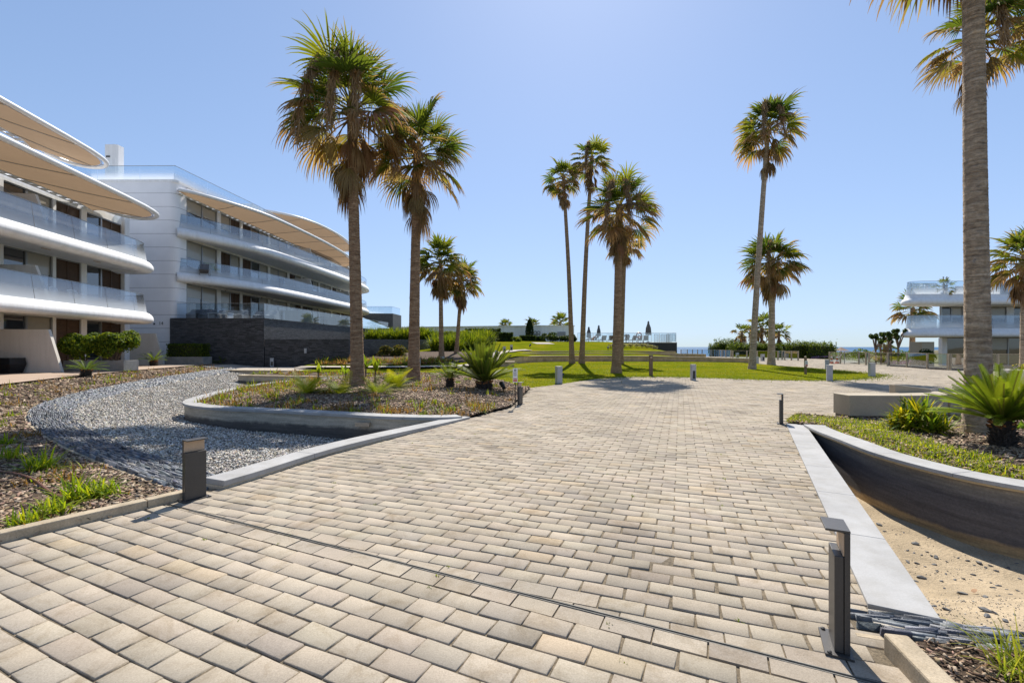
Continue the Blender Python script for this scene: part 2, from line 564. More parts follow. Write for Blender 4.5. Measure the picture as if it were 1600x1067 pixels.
def mk_tidewall(name, stops, z0, z1, rag=.35):
    """fair-faced concrete with water marks: bands of stain by height, ragged by noise"""
    m, t, b = nodes(name)
    g = N(t, "ShaderNodeNewGeometry"); sp = N(t, "ShaderNodeSeparateXYZ"); t.links.new(g.outputs["Position"], sp.inputs[0])
    mr = N(t, "ShaderNodeMapRange"); mr.inputs[1].default_value = z0; mr.inputs[2].default_value = z1
    t.links.new(sp.outputs[2], mr.inputs[0])
    nz = noise(t, 2.2, 5, .65)
    ad = N(t, "ShaderNodeMath", operation='MULTIPLY_ADD'); ad.inputs[1].default_value = rag
    t.links.new(nz, ad.inputs[0]); t.links.new(mr.outputs[0], ad.inputs[2])
    su = N(t, "ShaderNodeMath", operation='SUBTRACT'); su.inputs[1].default_value = rag / 2
    t.links.new(ad.outputs[0], su.inputs[0])
    c = ramp(t, su.outputs[0], stops)
    mp = N(t, "ShaderNodeMapping"); mp.inputs["Scale"].default_value = (1, 1, 14)
    t.links.new(g.outputs["Position"], mp.inputs[0])
    c = mixc(t, 'MULTIPLY', c, ramp(t, noise(t, 1.5, 6, .7, mp.outputs[0]), [(.3, (.6,) * 3), (.7, (1.3,) * 3)]), 1.0)
    c = mixc(t, 'MULTIPLY', c, ramp(t, noise(t, 40, 4, .7), [(.3, (.8,) * 3), (.7, (1.2,) * 3)]), 1.0)
    t.links.new(c, b.inputs["Base Color"]); b.inputs["Roughness"].default_value = .75
    t.links.new(bumpn(t, noise(t, 50, 4, .7), .3, .008), b.inputs["Normal"])
    return m
MAT['wall_left'] = mk_tidewall("stained concrete", [(.0, (.10, .09, .075)), (.2, (.085, .078, .07)), (.48, (.11, .098, .085)), (.60, (.42, .37, .29)), (1, (.50, .44, .34))], -.5, .1)
MAT['wall_right'] = mk_tidewall("stained basin concrete", [(.0, (.46, .33, .17)), (.15, (.38, .26, .13)), (.20, (.11, .097, .092)), (.72, (.088, .082, .085)), (.88, (.16, .145, .125)), (1, (.24, .21, .165))], -.62, .1, .14)

def mk_stackstone():
    m, t, b = nodes("dry stacked slate cladding")
    tc = N(t, "ShaderNodeUVMap")
    br = N(t, "ShaderNodeTexBrick"); br.offset = .37; br.squash = .7; br.squash_frequency = 3
    br.inputs["Scale"].default_value = 1.0
    for k, v in (("Color1", (.082, .083, .088, 1)), ("Color2", (.018, .018, .020, 1)), ("Mortar", (.006, .006, .006, 1))): br.inputs[k].default_value = v
    br.inputs["Mortar Size"].default_value = .006; br.inputs["Brick Width"].default_value = .42; br.inputs["Row Height"].default_value = .075
    nz = N(t, "ShaderNodeTexNoise"); nz.inputs["Scale"].default_value = 1.3
    t.links.new(tc.outputs[0], nz.inputs[0])
    wa = mixc(t, 'LINEAR_LIGHT', tc.outputs[0], nz.outputs["Color"], .04)
    t.links.new(wa, br.inputs[0])
    n2 = noise(t, 22, 4, .7)
    c = mixc(t, 'MULTIPLY', br.outputs["Color"], ramp(t, n2, [(.3, (.5,) * 3), (.7, (1.7, 1.65, 1.6))]), 1.0)
    t.links.new(c, b.inputs["Base Color"]); b.inputs["Roughness"].default_value = .55
    h = mixc(t, 'ADD', br.outputs["Color"], mixc(t, 'MULTIPLY', n2, (.05, .05, .05), 1.0), 1.0)
    t.links.new(bumpn(t, h, 1.0, .5), b.inputs["Normal"])
    return m
MAT['stackstone'] = mk_stackstone()

def mk_panel():
    m, t, b = nodes("white cladding panels")
    g = N(t, "ShaderNodeNewGeometry"); sp = N(t, "ShaderNodeSeparateXYZ"); t.links.new(g.outputs["Position"], sp.inputs[0])
    mo = N(t, "ShaderNodeMath", operation='FRACT')
    dv = N(t, "ShaderNodeMath", operation='DIVIDE'); dv.inputs[1].default_value = .98
    t.links.new(sp.outputs[2], dv.inputs[0]); t.links.new(dv.outputs[0], mo.inputs[0])
    c = ramp(t, mo.outputs[0], [(0, (.20, .20, .20)), (.022, (.20, .20, .20)), (.028, (.83, .825, .83)), (1, (.83, .825, .83))])
    c = mixc(t, 'MULTIPLY', c, ramp(t, noise(t, .8, 4, .6), [(.3, (.94,) * 3), (.7, (1.03,) * 3)]), 1.0)
    t.links.new(c, b.inputs["Base Color"]); b.inputs["Roughness"].default_value = .5
    return m
MAT['panel'] = mk_panel()

def mk_trunk(name, c1, c2, rings, strength):
    m, t, b = nodes(name)
    tc = N(t, "ShaderNodeTexCoord")
    mp = N(t, "ShaderNodeMapping"); mp.inputs["Scale"].default_value = (1.6, 1.6, rings)
    t.links.new(tc.outputs["Object"], mp.inputs[0])
    n1 = noise(t, 1.6, 6, .75, mp.outputs[0], .6)
    n2 = noise(t, 14, 5, .75)
    c = ramp(t, n1, [(.30, tuple(x * .45 for x in c1)), (.48, c1), (.66, c2)])
    c = mixc(t, 'MULTIPLY', c, ramp(t, n2, [(.3, (.65,) * 3), (.7, (1.3,) * 3)]), 1.0)
    t.links.new(c, b.inputs["Base Color"]); b.inputs["Roughness"].default_value = .9; b.inputs["Specular IOR Level"].default_value = .15
    t.links.new(bumpn(t, n1, strength, .12), b.inputs["Normal"])
    return m
MAT['trunk'] = mk_trunk("palm bark", (.34, .215, .128), (.52, .37, .235), 11, .9)
MAT['trunkgrey'] = mk_trunk("grey palm bark", (.43, .325, .23), (.66, .53, .395), 12, .8)

def mk_sea():
    m, t, b = nodes("sea water")
    b.inputs["Base Color"].default_value = (.020, .095, .20, 1); b.inputs["Roughness"].default_value = .6; b.inputs["Specular IOR Level"].default_value = .12
    g = N(t, "ShaderNodeNewGeometry"); mp = N(t, "ShaderNodeMapping"); mp.inputs["Scale"].default_value = (.06, .25, 1)
    t.links.new(g.outputs["Position"], mp.inputs[0])
    t.links.new(bumpn(t, noise(t, 1, 6, .7, mp.outputs[0]), .7, 1.5), b.inputs["Normal"])
    return m
MAT['sea'] = mk_sea()
MAT['scrub'] = surf("dry scrubland", (.20, .17, .09), .95, .4, .25, .3, 4, .6, 10, .1)

# ================================================================== THE GROUND
SLATE = catmull([(-3.52, 4.93), (-5.0, 5.9), (-7, 7.2), (-9.3, 8.9), (-11.3, 10.6), (-12.9, 12.4), (-14.2, 14.6), (-15.3, 17.2), (-16.4, 21), (-17.5, 25.5), (-18.5, 30)], 6)
def slate_z(y): return .22 * sstep(8, 28, y)
KERB_L = catmull([(-8.2, -1.9), (-5.5, 1.7), (-4.2, 3.65), (-3.50, 4.66), (-3.34, 4.92)], 6)
COP_L = catmull([(-3.24, 5.12), (-3.06, 5.58), (-2.75, 6.55), (-2.36, 7.39), (-1.65, 8.78), (-.93, 10.16)], 6)
TERR = catmull([(-13.4, 4), (-14.8, 10), (-16.5, 14.7), (-17.9, 18.2), (-19.2, 22.5), (-20.9, 30)], 5)
ISLE = catmull([(-1.1, 10.0), (-1.9, 9.62), (-2.9, 9.75), (-3.9, 10.1), (-5.66, 10.65), (-7.3, 11.1), (-8.35, 11.7), (-9.05, 12.6), (-9.5, 13.9), (-10.0, 16), (-10.2, 18.5), (-9.6, 20.6), (-8.3, 22.1)], 6)
RCOP = np.array([(5.66, 9.4), (2.19, 2.80)])
RWALL = catmull([(5.84, 9.05), (5.35, 7.7), (5.02, 6.6), (4.95, 5.9), (5.05, 5.13), (5.32, 4.65), (5.9, 4.15), (6.8, 3.8), (8.2, 3.55)], 6)
LAWN_FRONT = catmull([(.75, 17.8), (2.07, 19.6), (4.5, 23.0), (6.15, 24.4), (7.6, 24.5), (9.4, 23.9), (11.7, 22.6), (13.7, 21.8), (16, 22.1), (18.2, 23.3), (20.2, 25), (21.6, 27.5), (22.3, 31.6), (21.7, 36), (21.3, 39.5)], 4)
STEP1 = catmull([(-.95, 34.2), (-.1, 36.5), (1.5, 39.6), (4, 41.2), (8, 41.8), (12, 41.6), (16, 41), (21.2, 39.5)], 6)
STEP2 = catmull([(-1.4, 41.2), (1.0, 43.2), (4, 44.6), (9, 45), (14, 44.6), (18.6, 43.6)], 6)
STEP3 = catmull([(.25, 45.6), (3.0, 47.2), (7, 48), (12, 48), (17, 47.2)], 6)

def H_up(x, y):
    left = np.interp(y, [26, 29, 33, 38, 44, 48, 53, 58, 64, 80], [.2, .22, .5, .95, 1.17, 1.40, 1.9, 2.25, 2.5, 2.6])
    mid = np.interp(y, [26, 41, 43.5, 44.6, 47, 48.2, 53, 58, 64, 80], [.2, .66, .72, .92, .96, 1.12, 1.72, 2.22, 2.35, 2.4])
    k = sstep(-1, 3.5, x)
    z = left * (1 - k) + mid * k
    f = 1 - sstep(12, 26.5, x)
    return z * f + (-.02) * (1 - f) + .01 * wob(x, y, .6)

def H_low(x, y):
    return np.interp(y, [17, 25, 33, 41], [0, .03, .14, .27]) + 0 * x

def base_z(x, y):
    z = np.full(np.shape(x), -.09)
    z = np.where((x > -21) & (x < -.5) & (y > 2.5) & (y < 31), -1.1, z)
    z = np.where((x > 1.6) & (x < 12) & (y > 1.0) & (y < 10.6), -1.1, z)
    z = np.where((x > 30) & (y > 30), -.3, z)
    z = np.interp(y, [-1e4, 78, 110, 150, 200, 1e4], [0, 0, -1.0, -4.5, -8, -8]) + z
    return z

# base terrain: one sheet
gx = np.r_[-6000, -1500, -400, -150, np.arange(-70, 90, 1.0), 150, 400, 1500, 6000]
gy = np.r_[-400, -100, -30, np.arange(-10, 90, 1.0), 100, 110, 130, 150, 175, 200]
XX, YY = np.meshgrid(gx, gy)
nx, ny = len(gx), len(gy)
ii = (np.arange(ny - 1)[:, None] * nx + np.arange(nx - 1)[None]).ravel()
tag(mesh_np("ground", np.stack([XX, YY, base_z(XX, YY)], -1).reshape(-1, 3), np.stack([ii, ii + 1, ii + nx + 1, ii + nx], 1), MAT['scrub']),
    "dry scrubland around the estate running down to the sea", "ground", kind='structure')
ms = MB()
ms.add([(-9000, 120, -4), (9000, 120, -4), (20000, 25000, -4), (-20000, 25000, -4)], [(0, 1, 2, 3)])
tag(ms.build("sea", MAT['sea'], fix=False), "blue sea reaching the horizon", "sea", kind='structure')

# ---- plaza paving
PLAZA = np.vstack([[(-8.6, -1.9), ], KERB_L + np.array([-.1, .04]), COP_L + np.array([-.12, .04]), [(0.0, 11.97), (.35, 14.5)],
                   LAWN_FRONT, [(21.2, 46), (24, 57), (27, 74), (37, 74), (42, 56), (36, 47), (32.6, 45), (32.9, 39), (31.6, 34.5), (30.4, 31.6), (34, 28.6), (42, 27), (42, 12),
                    (16, 11.6), (13, 10.8), (10.5, 10.35), (8.5, 10.1), (7.4, 10.2), (6.7, 10.6), (5.95, 9.8)],
                   RCOP + np.array([.1, -.04]), [(2.0, 2.6), (1.99, 2.37), (1.91, 2.0), (1.69, .9), (1.2, -1.9)]])
DR0, DR1 = np.array([-3.14, 4.46]), np.array([1.67, 2.2])
dru = unit(DR1 - DR0); drn = np.array([-dru[1], dru[0]])
rng = np.random.default_rng(7)

def clip(poly, n, c):
    out = []
    for i in range(len(poly)):
        a, b = poly[i], poly[(i + 1) % len(poly)]
        da, db = a @ n - c, b @ n - c
        if da >= 0: out.append(a)
        if (da >= 0) != (db >= 0): out.append(a + (b - a) * (da / (da - db)))
    return out

def paver_colour(n, rng):
    base = np.array([.390, .335, .262])
    v = rng.normal(1, .04, (n, 1))
    c = base * v * (1 + rng.normal(0, .006, (n, 3)))
    k = rng.random(n)
    c[k < .12] *= np.array([.88, .89, .92])
    c[(k > .12) & (k < .145)] *= np.array([.76, .77, .80])
    o = (k > .965); c[o] *= np.array([1.06, 1.01, .93])
    o = (k > .92) & (k <= .965); c[o] *= 1.06
    return np.clip(c, .02, .9)

def paver_zone(ang, lx, ly, gap, side, org):
    """running-bond courses at an angle; returns centres, axes"""
    u = np.array([math.cos(ang), math.sin(ang)]); v = np.array([-u[1], u[0]])
    i = np.arange(-170, 170); j = np.arange(-60, 560)
    I, J = np.meshgrid(i, j)
    sh = (J % 2) * .5
    cx = org[0] + u[0] * (I + sh) * lx + v[0] * J * ly
    cy = org[1] + u[1] * (I + sh) * lx + v[1] * J * ly
    cx, cy = cx.ravel(), cy.ravel()
    k = (cy < 76) & (cy > -2)
    cx, cy = cx[k], cy[k]
    s = ((cx - DR0[0]) * drn[0] + (cy - DR0[1]) * drn[1]) * side
    k = (s > -.4) & inside(PLAZA, cx, cy) & ((np.abs(cx) < cy * 1.8 + 6))
    return np.stack([cx[k], cy[k]], 1), u, v, s[k]

def build_pavers():
    VS, FS, CS = [], [], []; nb = 0
    odd = MB(); oddc = []
    for ang, lx, ly, gap, side, org in ((R(-20.3), .284, .149, .0095, 1, (-1.0, 3.6)), (R(-24.6), .282, .156, .0105, -1, tuple(DR0 - drn * .115))):
        c, u, v, s = paver_zone(ang, lx, ly, gap, side, org)
        reach = .5 * (abs(u @ drn) * lx + abs(v @ drn) * ly)
        cut = s < reach + .03
        # pavers cut by the slot drain
        for q in c[cut]:
            if np.hypot(*q) > 14: continue
            hx, hy = lx / 2 - gap / 2, ly / 2 - gap / 2
            P = [q - u * hx - v * hy, q + u * hx - v * hy, q + u * hx + v * hy, q - u * hx + v * hy]
            P = clip(P, drn * side, DR0 @ drn * side + .019)
            if len(P) < 3: continue
            zt = rng.normal(0, .0015)
            m = len(P)
            odd.add([(p[0], p[1], zt) for p in P] + [(p[0], p[1], -.03) for p in P], [tuple(range(m))] + [(a, (a + 1) % m, m + (a + 1) % m, m + a) for a in range(m)])
            oddc += [paver_colour(1, rng)[0]] * (2 * m)
        c = c[~cut]
        n = len(c)
        d = np.hypot(c[:, 0], c[:, 1])
        hx, hy = lx / 2 - gap / 2 + rng.normal(0, .0012, n), ly / 2 - gap / 2 + rng.normal(0, .0012, n)
        th = rng.normal(0, .010, n)
        uu = u[None] * np.cos(th)[:, None] + v[None] * np.sin(th)[:, None]
        vv = np.stack([-uu[:, 1], uu[:, 0]], 1)
        # a lifted, loose patch near the camera with open joints
        loose = np.exp(-(((c - np.array([1.15, 3.35])) / np.array([1.0, .75])) ** 2).sum(1))
        hx = hx - .006 * loose; hy = hy - .004 * loose
        zc = rng.normal(0, .0016, n) + .004 * loose * rng.normal(0, 1, n)
        tx, ty = rng.normal(0, .006, n), rng.normal(0, .008, n)
        b = .0045
        rows = []
        for (sx, sy) in ((-1, -1), (1, -1), (1, 1), (-1, 1)):
            jx = rng.normal(0, .0026, n) - .006 * (rng.random(n) < .06); jy = rng.normal(0, .0026, n) - .006 * (rng.random(n) < .06)
            for lev in (0, 1, 2):
                ex = hx + jx - (b if lev == 0 else 0); ey = hy + jy - (b if lev == 0 else 0)
                z = zc + tx * sx * hx + ty * sy * hy
                z = z if lev == 0 else (z - .004 if lev == 1 else np.full(n, -.035))
                p = c + uu * (sx * ex)[:, None] + vv * (sy * ey)[:, None]
                rows.append(np.column_stack([p, z]))
        V = np.stack(rows, 1)                     # n,12,3 : corner-major, level-minor
        f = [(0, 3, 6, 9)]
        for a in range(4):
            e = (a + 1) % 4
            f += [(a * 3 + 1, e * 3 + 1, e * 3, a * 3), (a * 3 + 2, e * 3 + 2, e * 3 + 1, a * 3 + 1)]
        f = np.array(f)
        VS.append(V.reshape(-1, 3)); FS.append((f[None] + (np.arange(n) * 12)[:, None, None]).reshape(-1, 4) + nb); nb += n * 12
        col = paver_colour(n, rng)
        dark = loose * rng.random(n)
        col *= (1 - .25 * dark)[:, None]
        CS.append(np.repeat(col, 12, 0))
    o = mesh_np("plaza_paving", np.concatenate(VS), np.concatenate(FS), MAT['paver'], col=np.concatenate(CS))
    tag(o, "pale concrete pavers laid in running bond across the plaza", "paving", kind='structure')
    p = odd.build("cut_paving", MAT['paver'])
    a = p.data.color_attributes.new("Col", 'FLOAT_COLOR', 'POINT')
    cc = np.ones((len(oddc), 4), np.float32); cc[:, :3] = np.array(oddc); a.data.foreach_set("color", cc.ravel())
    tag(p, "cut pavers along the slot drain", "paving", kind='structure')
build_pavers()
tag(fill("paving_sand", PLAZA, -.0105, 3.0, MAT['joint'], smooth=False), "sandy bed between the pavers", "paving bed", kind='structure')
# the slot drain: two steel lips and a dark gap
dr = MB()
for q in (-.011, .011):
    a = DR0 - dru * .02 + drn * q; b = DR1 + dru * .6 + drn * q
    mid = (a + b) / 2; L = np.linalg.norm(b - a)
    dr.box((mid[0], mid[1], -.010), (L, .005, .024), math.atan2(dru[1], dru[0]))
mid = (DR0 + DR1) / 2
tag(dr.build("slot_drain", MAT['drain']), "narrow steel slot drain running diagonally across the pavers", "drain")

# ---- lawns
low = np.vstack([LAWN_FRONT, [(21.2, 39.4)], STEP1[::-1], [(-1.3, 33.2), (-2.4, 30.7), (-5, 29.4), (-9, 29.0), (-12.9, 28.6), (-12.8, 26.9), (-8, 25.8), (-6.6, 24.6), (-3.7, 24.4), (-2.6, 23.7), (-1.1, 20.5), (.4, 17.6)]])
def low_z(x, y):
    e = np.minimum(1, polydist(np.vstack([LAWN_FRONT]), x, y) / 1.2)
    z = H_low(x, y) * e - .012 * (1 - e)
    k = sstep(-.8, -3, x); return z * (1 - k) + k * np.maximum(.12, np.interp(y, [18, 25, 30], [.0, .13, .2]))
tag(fill("lawn", low, low_z, .7, MAT['lawn']), "mown lawn between the plaza and the stone steps", "lawn", kind='structure')
upo = np.vstack([[(-14, 29.6), (-9, 29.9), (-5, 30.2), (-2.6, 31.0), (-1.5, 33.5)], STEP1, [(22.6, 41), (24, 48), (26.5, 57), (27.5, 70), (24, 78), (-20, 78), (-14, 62), (-9, 50), (-11.4, 33.2), (-14, 32.6)]])
tag(fill("lawn_mound", upo, H_up, 1.0, MAT['lawn']), "grassy mound rising behind the stone steps to the pool", "lawn", kind='structure')
# pale path winding up the lawn
pth = catmull([(-14, 29.7), (-9, 29.75), (-5, 30.0), (-2.9, 30.9), (-1.7, 33.2), (-1.6, 37), (-1.3, 40.5), (-.4, 43.6), (.6, 46.6), (1.8, 48.6)], 6)
pb = MB(); N2 = normals2(pth); wd = np.interp(np.arange(len(pth)), [0, 20, 40, len(pth)], [.55, .55, .6, .45])
vs = []
for p, n_, w_ in zip(pth, N2, wd):
    for s_ in (-1, 0, 1):
        q = p + n_ * w_ * s_
        vs.append((q[0], q[1], max(float(H_up(q[0], q[1])), float(H_up(p[0], p[1])) if s_ else -9) + .03))
pb.add(vs, [(3 * i + a, 3 * i + 1 + a, 3 * i + 4 + a, 3 * i + 3 + a) for i in range(len(pth) - 1) for a in (0, 1)])
tag(pb.build("garden_path", MAT['path'], smooth=True), "pale path curving up through the lawn", "path", kind='structure')
pb = MB()
q0 = [(x, y) for x, y in ((3, 55.0), (5.2, 55.0), (4.6, 57.2), (2.4, 57.2))]
pb.add([(x, y, float(H_up(x, y)) + .035) for x, y in q0], [(0, 1, 2, 3)])
tag(pb.build("upper_path", MAT['path']), "pale path patch at the top of the lawn", "path", kind='structure')

# ---- planting beds (bark mulch)
LBED = np.vstack([KERB_L[1:], SLATE + np.array([-.02, -.02]), TERR[::-1], [(-13, -1.9)]])
def lbed_z(x, y):
    d1 = polydist(SLATE, x, y); d2 = polydist(TERR, x, y); d3 = polydist(KERB_L, x, y)
    z = slate_z(y) + (.36 - slate_z(y)) * d1 / (d1 + d2 + 1e-6)
    z = z * sstep(0, 3.0, d3) + .03 * (1 - sstep(0, 3, d3)) - .03
    return z + .022 * wob(x, y, 1.7) * np.minimum(1, d1 * 2) 
tag(fill("left_bed", LBED, lbed_z, .45, MAT['soil']), "bark mulched planting bed beside the slate border", "planting bed", kind='structure')
ibed = np.vstack([offset(ISLE, -.2), [(-6.7, 24.4), (-3.7, 24.4), (-2.6, 23.7), (-1.1, 20.5), (.35, 17.7), (.72, 17.6), (.3, 14.5), (-.03, 11.97), (-.95, 10.22)]])
def ibed_z(x, y):
    d = np.minimum(polydist(ISLE, x, y), polydist(np.array([(-.95, 10.2), (0, 11.97), (.3, 14.5), (.72, 17.7)]), x, y) * 1.3)
    return .03 + .13 * sstep(.1, 2.5, d) + .02 * wob(x, y, 1.5) * sstep(.2, 1, d) + .03 * sstep(.25, .5, polydist(ISLE, x, y))
tag(fill("palm_bed", ibed, ibed_z, .4, MAT['soil']), "mulched bed under the two tall palms behind the curved wall", "planting bed", kind='structure')
RBED = np.vstack([offset(RWALL, .25), [(10, 3.9), (15, 6), (17, 12), (16, 11.7), (13, 10.9), (10.5, 10.45), (8.5, 10.2), (7.4, 10.25), (6.7, 10.7), (5.93, 9.8), (5.72, 9.45)]])
def rbed_z(x, y):
    d = polydist(RWALL, x, y)
    return .03 + .09 * sstep(.2, .8, d) * sstep(10.2, 7, y) + .02 * wob(x, y, 1.9) + .05 * sstep(9, 6, y)
tag(fill("right_bed", RBED, rbed_z, .35, MAT['soil']), "mulched bed with ground cover behind the curved basin wall", "planting bed", kind='structure')
cbed = np.array([(2.04, 2.50), (1.95, 2.0), (1.72, .9), (6, .9), (6, 1.5), (3.6, 2.10), (2.64, 2.37)])
tag(fill("corner_bed", cbed, lambda x, y: .015 + .015 * wob(x, y, 3), .2, MAT['soil']), "small mulched corner bed in front of the slate strip", "planting bed", kind='structure')
bbed = np.array([(-14.35, 24.2), (-8.5, 22.7), (-6.9, 24.5), (-8, 26), (-12.8, 27.0)])
tag(fill("triangle_bed", bbed, lambda x, y: .11 + .02 * wob(x, y, 2), .5, MAT['soil']), "narrow mulched bed behind the second basin wall", "planting bed", kind='structure')
sbed = np.array([(-14, 32.8), (-14, 31.2), (-9, 30.9), (-5, 31.4), (-3.2, 33), (-3.4, 40), (-7, 46), (-10.8, 37), (-11.9, 32.8)])
tag(fill("slope_bed", sbed, lambda x, y: H_up(x, y) + .05 + .02 * wob(x, y, 2), .6, MAT['soil']), "mulched slope below the dark slate wall", "planting bed", kind='structure')

# ---- terrace paving by the left building, gravel and sand floors
tpoly = np.vstack([TERR, [(-20.9, 32.7), (-17.5, 32.8), (-11, 32.8), (-11, 31), (-14, 30.6), (-14, 29.4), (-12.6, 29.2), (-18.4, 31.6), (-45, 33.5), (-45, 3)]])
tpoly = np.vstack([TERR, [(-20.4, 32.75), (-45, 32.75), (-45, 4)]])
tag(fill("terrace", tpoly, .40, 3.0, MAT['terrace'], smooth=False), "pinkish paved terrace along the apartment block", "terrace", kind='structure')
tag(fill("concrete_walk", np.array([(-20.5, 30.0), (-18.4, 28.4), (-13, 27.3), (-12.6, 29.3), (-13.9, 30.4), (-14.2, 32.8), (-20.5, 32.8)]), lambda x, y: .16 + .2 * sstep(-18, -20.5, x), 1.0, MAT['path']),
    "pale concrete walk in front of the dark stone wall", "walk", kind='structure')
GRAV = np.vstack([offset(SLATE, -.62), [(-17, 31), (-10, 28), (-6, 24), (-4, 13), (-1.3, 10), (-2.6, 7.4), (-3.2, 5.5)]])
def grav_z(x, y):
    d = polydist(SLATE, x, y)
    return -.46 + .03 * wob(x, y, .8) + (.29 + slate_z(y) * .8) * sstep(4.6, .7, d)
tag(fill("gravel_floor", GRAV, lambda x, y: grav_z(x, y) - .012, .5, MAT['gravelbed']), "grey gravel floor of the dry pond", "gravel floor", kind='structure')
SAND = np.array([(6.1, 9.6), (2.6, 2.9), (2.1, 2.62), (2.64, 2.40), (3.8, 2.1), (9, 1.6), (9, 6), (6.5, 7)])
def sand_z(x, y): return -.6 + .50 * sstep(4.3, 2.7, y) + .012 * wob(x, y, 2.2)
tag(fill("sand_floor", SAND, sand_z, .18, MAT['sandfloor']), "dry sandy floor of the empty right basin", "sand floor", kind='structure')

# ---- retaining walls, copings, kerbs
def blocks(path, d0, d1, z0, z1, seg, gap, mb, zf=None):
    """stone blocks laid along a path, offset d0..d1 to the left"""
    p = resample(path, seg / 4.0)
    Nn = normals2(p)
    k = len(p)
    for a in range(0, k - 1, 4):
        b = min(a + 4, k - 1)
        idx = list(range(a, b + 1))
        q = p[idx].copy(); n_ = Nn[idx]
        t0 = unit(q[1] - q[0]); t1 = unit(q[-1] - q[-2])
        q[0] = q[0] + t0 * gap / 2; q[-1] = q[-1] - t1 * gap / 2
        zz = [(zf(x, y) if zf else 0) for x, y in q]
        m = len(q); vs = []
        for (x, y), (nx_, ny_), z in zip(q, n_, zz):
            for d, h in ((d0, z0), (d1, z0), (d1, z1), (d0, z1)):
                vs.append((x + nx_ * d, y + ny_ * d, h + z))
        fs = []
        for i in range(m - 1):
            for j in range(4):
                A, B = i * 4 + j, i * 4 + (j + 1) % 4
                fs.append((A, A + 4, B + 4, B))
        fs += [(0, 1, 2, 3), tuple((m - 1) * 4 + j for j in (3, 2, 1, 0))]
        mb.add(vs, fs)
    return mb

kb = blocks(KERB_L, 0, .12, -.15, .085, 1.0, .004, MB())
tag(kb.build("garden_kerb", MAT['kerb'], bevel=.012), "weathered concrete kerb between the mulch bed and the pavers", "kerb")
kb = blocks(np.array([(1.955, 2.40), (1.87, 2.0), (1.65, .9)]), 0, .115, -.15, .10, 1.7, .004, MB())
tag(kb.build("garden_kerb", MAT['kerb'], bevel=.012), "short concrete kerb below the slate strip, behind the near dark bollard", "kerb")

t = thing("basin_wall", "straight low wall with white coping along the gravel basin and pavers", "wall", (-2.36, 7.39, 0))
def under(mb, name, mat, par, **k):
    return mb.build(name, mat, par, **k)
loc = (-2.36, 7.39, 0)
def child(mb, name, mat, par, loc, **kw):
    mb.v = [(p[0] - loc[0], p[1] - loc[1], p[2] - loc[2]) for p in mb.v]
    return mb.build(name, mat, par, **kw)
child(MB().sweep(COP_L, [(.02, -.7), (.30, -.7), (.30, .03), (.02, .03)], closed=True), "wall", MAT['wall_left'], t, loc)
child(blocks(COP_L, 0, .34, .03, .095, 1.35, .005, MB(), lambda x, y: -.05 * sstep(7, 10, y)), "coping", MAT['coping'], t, loc, bevel=.006)

loc = (-5.66, 10.65, 0)
t = thing("planter_wall", "long curved wall with white coping around the tall palms' bed", "wall", loc)
ISLE2 = resample(ISLE, .25)
child(MB().sweep(ISLE2, [(-.02, -.75), (-.28, -.75), (-.28, .06), (-.02, .06)], closed=True), "wall", MAT['wall_left'], t, loc, smooth=True)
child(blocks(ISLE2, .03, -.34, .06, .125, 1.3, .004, MB(), lambda x, y: -.05 * sstep(-2.2, -1.0, x)), "coping", MAT['coping'], t, loc, bevel=.006)
child(MB().bx(-3.35, -3.05, 9.72, 9.84, -.10, -.02), "outlet", MAT['travertine_top'], t, loc)

loc = (-11.5, 23.2, 0)
t = thing("planter_wall", "second dark basin wall with pointed end behind the curved one", "wall", loc)
W2 = np.array([(-12.9, 27.1), (-14.5, 24.1), (-8.3, 22.5)])
W2 = np.vstack([resample(W2[:2], .5), catmull([(-14.5, 24.1), (-14.35, 23.9), (-14.0, 23.8)], 4), resample(W2[1:] + np.array([[.6, -.25], [0, 0]]), .5)])
child(MB().sweep(W2, [(.02, -.75), (.25, -.75), (.25, .06), (.02, .06)], closed=True), "wall", MAT['wall_left'], t, loc)
child(blocks(W2, -.04, .3, .06, .12, 1.6, .004, MB()), "coping", MAT['kerb'], t, loc, bevel=.006)

loc = (-15.5, 28, 0)
t = thing("platform_wall", "third low concrete retaining wall below the pale walk", "wall", loc)
W3 = resample(np.array([(-18.6, 29.5), (-18.5, 28.25), (-12.9, 27.2)]), .6)
child(MB().sweep(W3, [(.02, -.75), (.25, -.75), (.25, .12), (.02, .12)], closed=True), "wall", MAT['wall_left'], t, loc)
child(blocks(W3, -.03, .4, .12, .18, 2.0, .004, MB()), "coping", MAT['kerb'], t, loc)

loc = (3.9, 6.0, 0)
t = thing("basin_wall", "flat white slab coping beside the sandy basin", "wall", loc)
rc = RCOP.copy()
child(MB().sweep(rc, [(.03, -.8), (.30, -.8), (.30, -.03), (.03, -.03)], closed=True), "wall", MAT['wall_right'], t, loc)
child(blocks(rc, 0, .34, -.03, .022, 1.24, .005, MB()), "coping", MAT['coping'], t, loc, bevel=.004)

loc = (5.0, 6.0, 0)
t = thing("planter_wall", "dark curved basin wall with white coping under the cycad bed", "wall", loc)
RW = resample(RWALL, .2)
rwz = lambda x, y: -.10 * float(sstep(6.6, 9.0, y))
child(MB().sweep(RW, [(.02, -.8), (.28, -.8), (.28, .10), (.02, .10)], closed=True, z=lambda i: -.10 * float(sstep(6.6, 9.0, RW[i][1]))), "wall", MAT['wall_right'], t, loc, smooth=True)
child(blocks(RW, -.035, .32, .122, .165, 1.0, .005, MB(), rwz), "coping", MAT['coping'], t, loc, bevel=.005)
child(MB().sweep(RW, [(-.028, .1005), (.27, .1005), (.27, .1215), (-.028, .1215)], closed=True, z=lambda i: -.10 * float(sstep(6.6, 9.0, RW[i][1]))), "bedding_joint", MAT['joint_line'], t, loc)

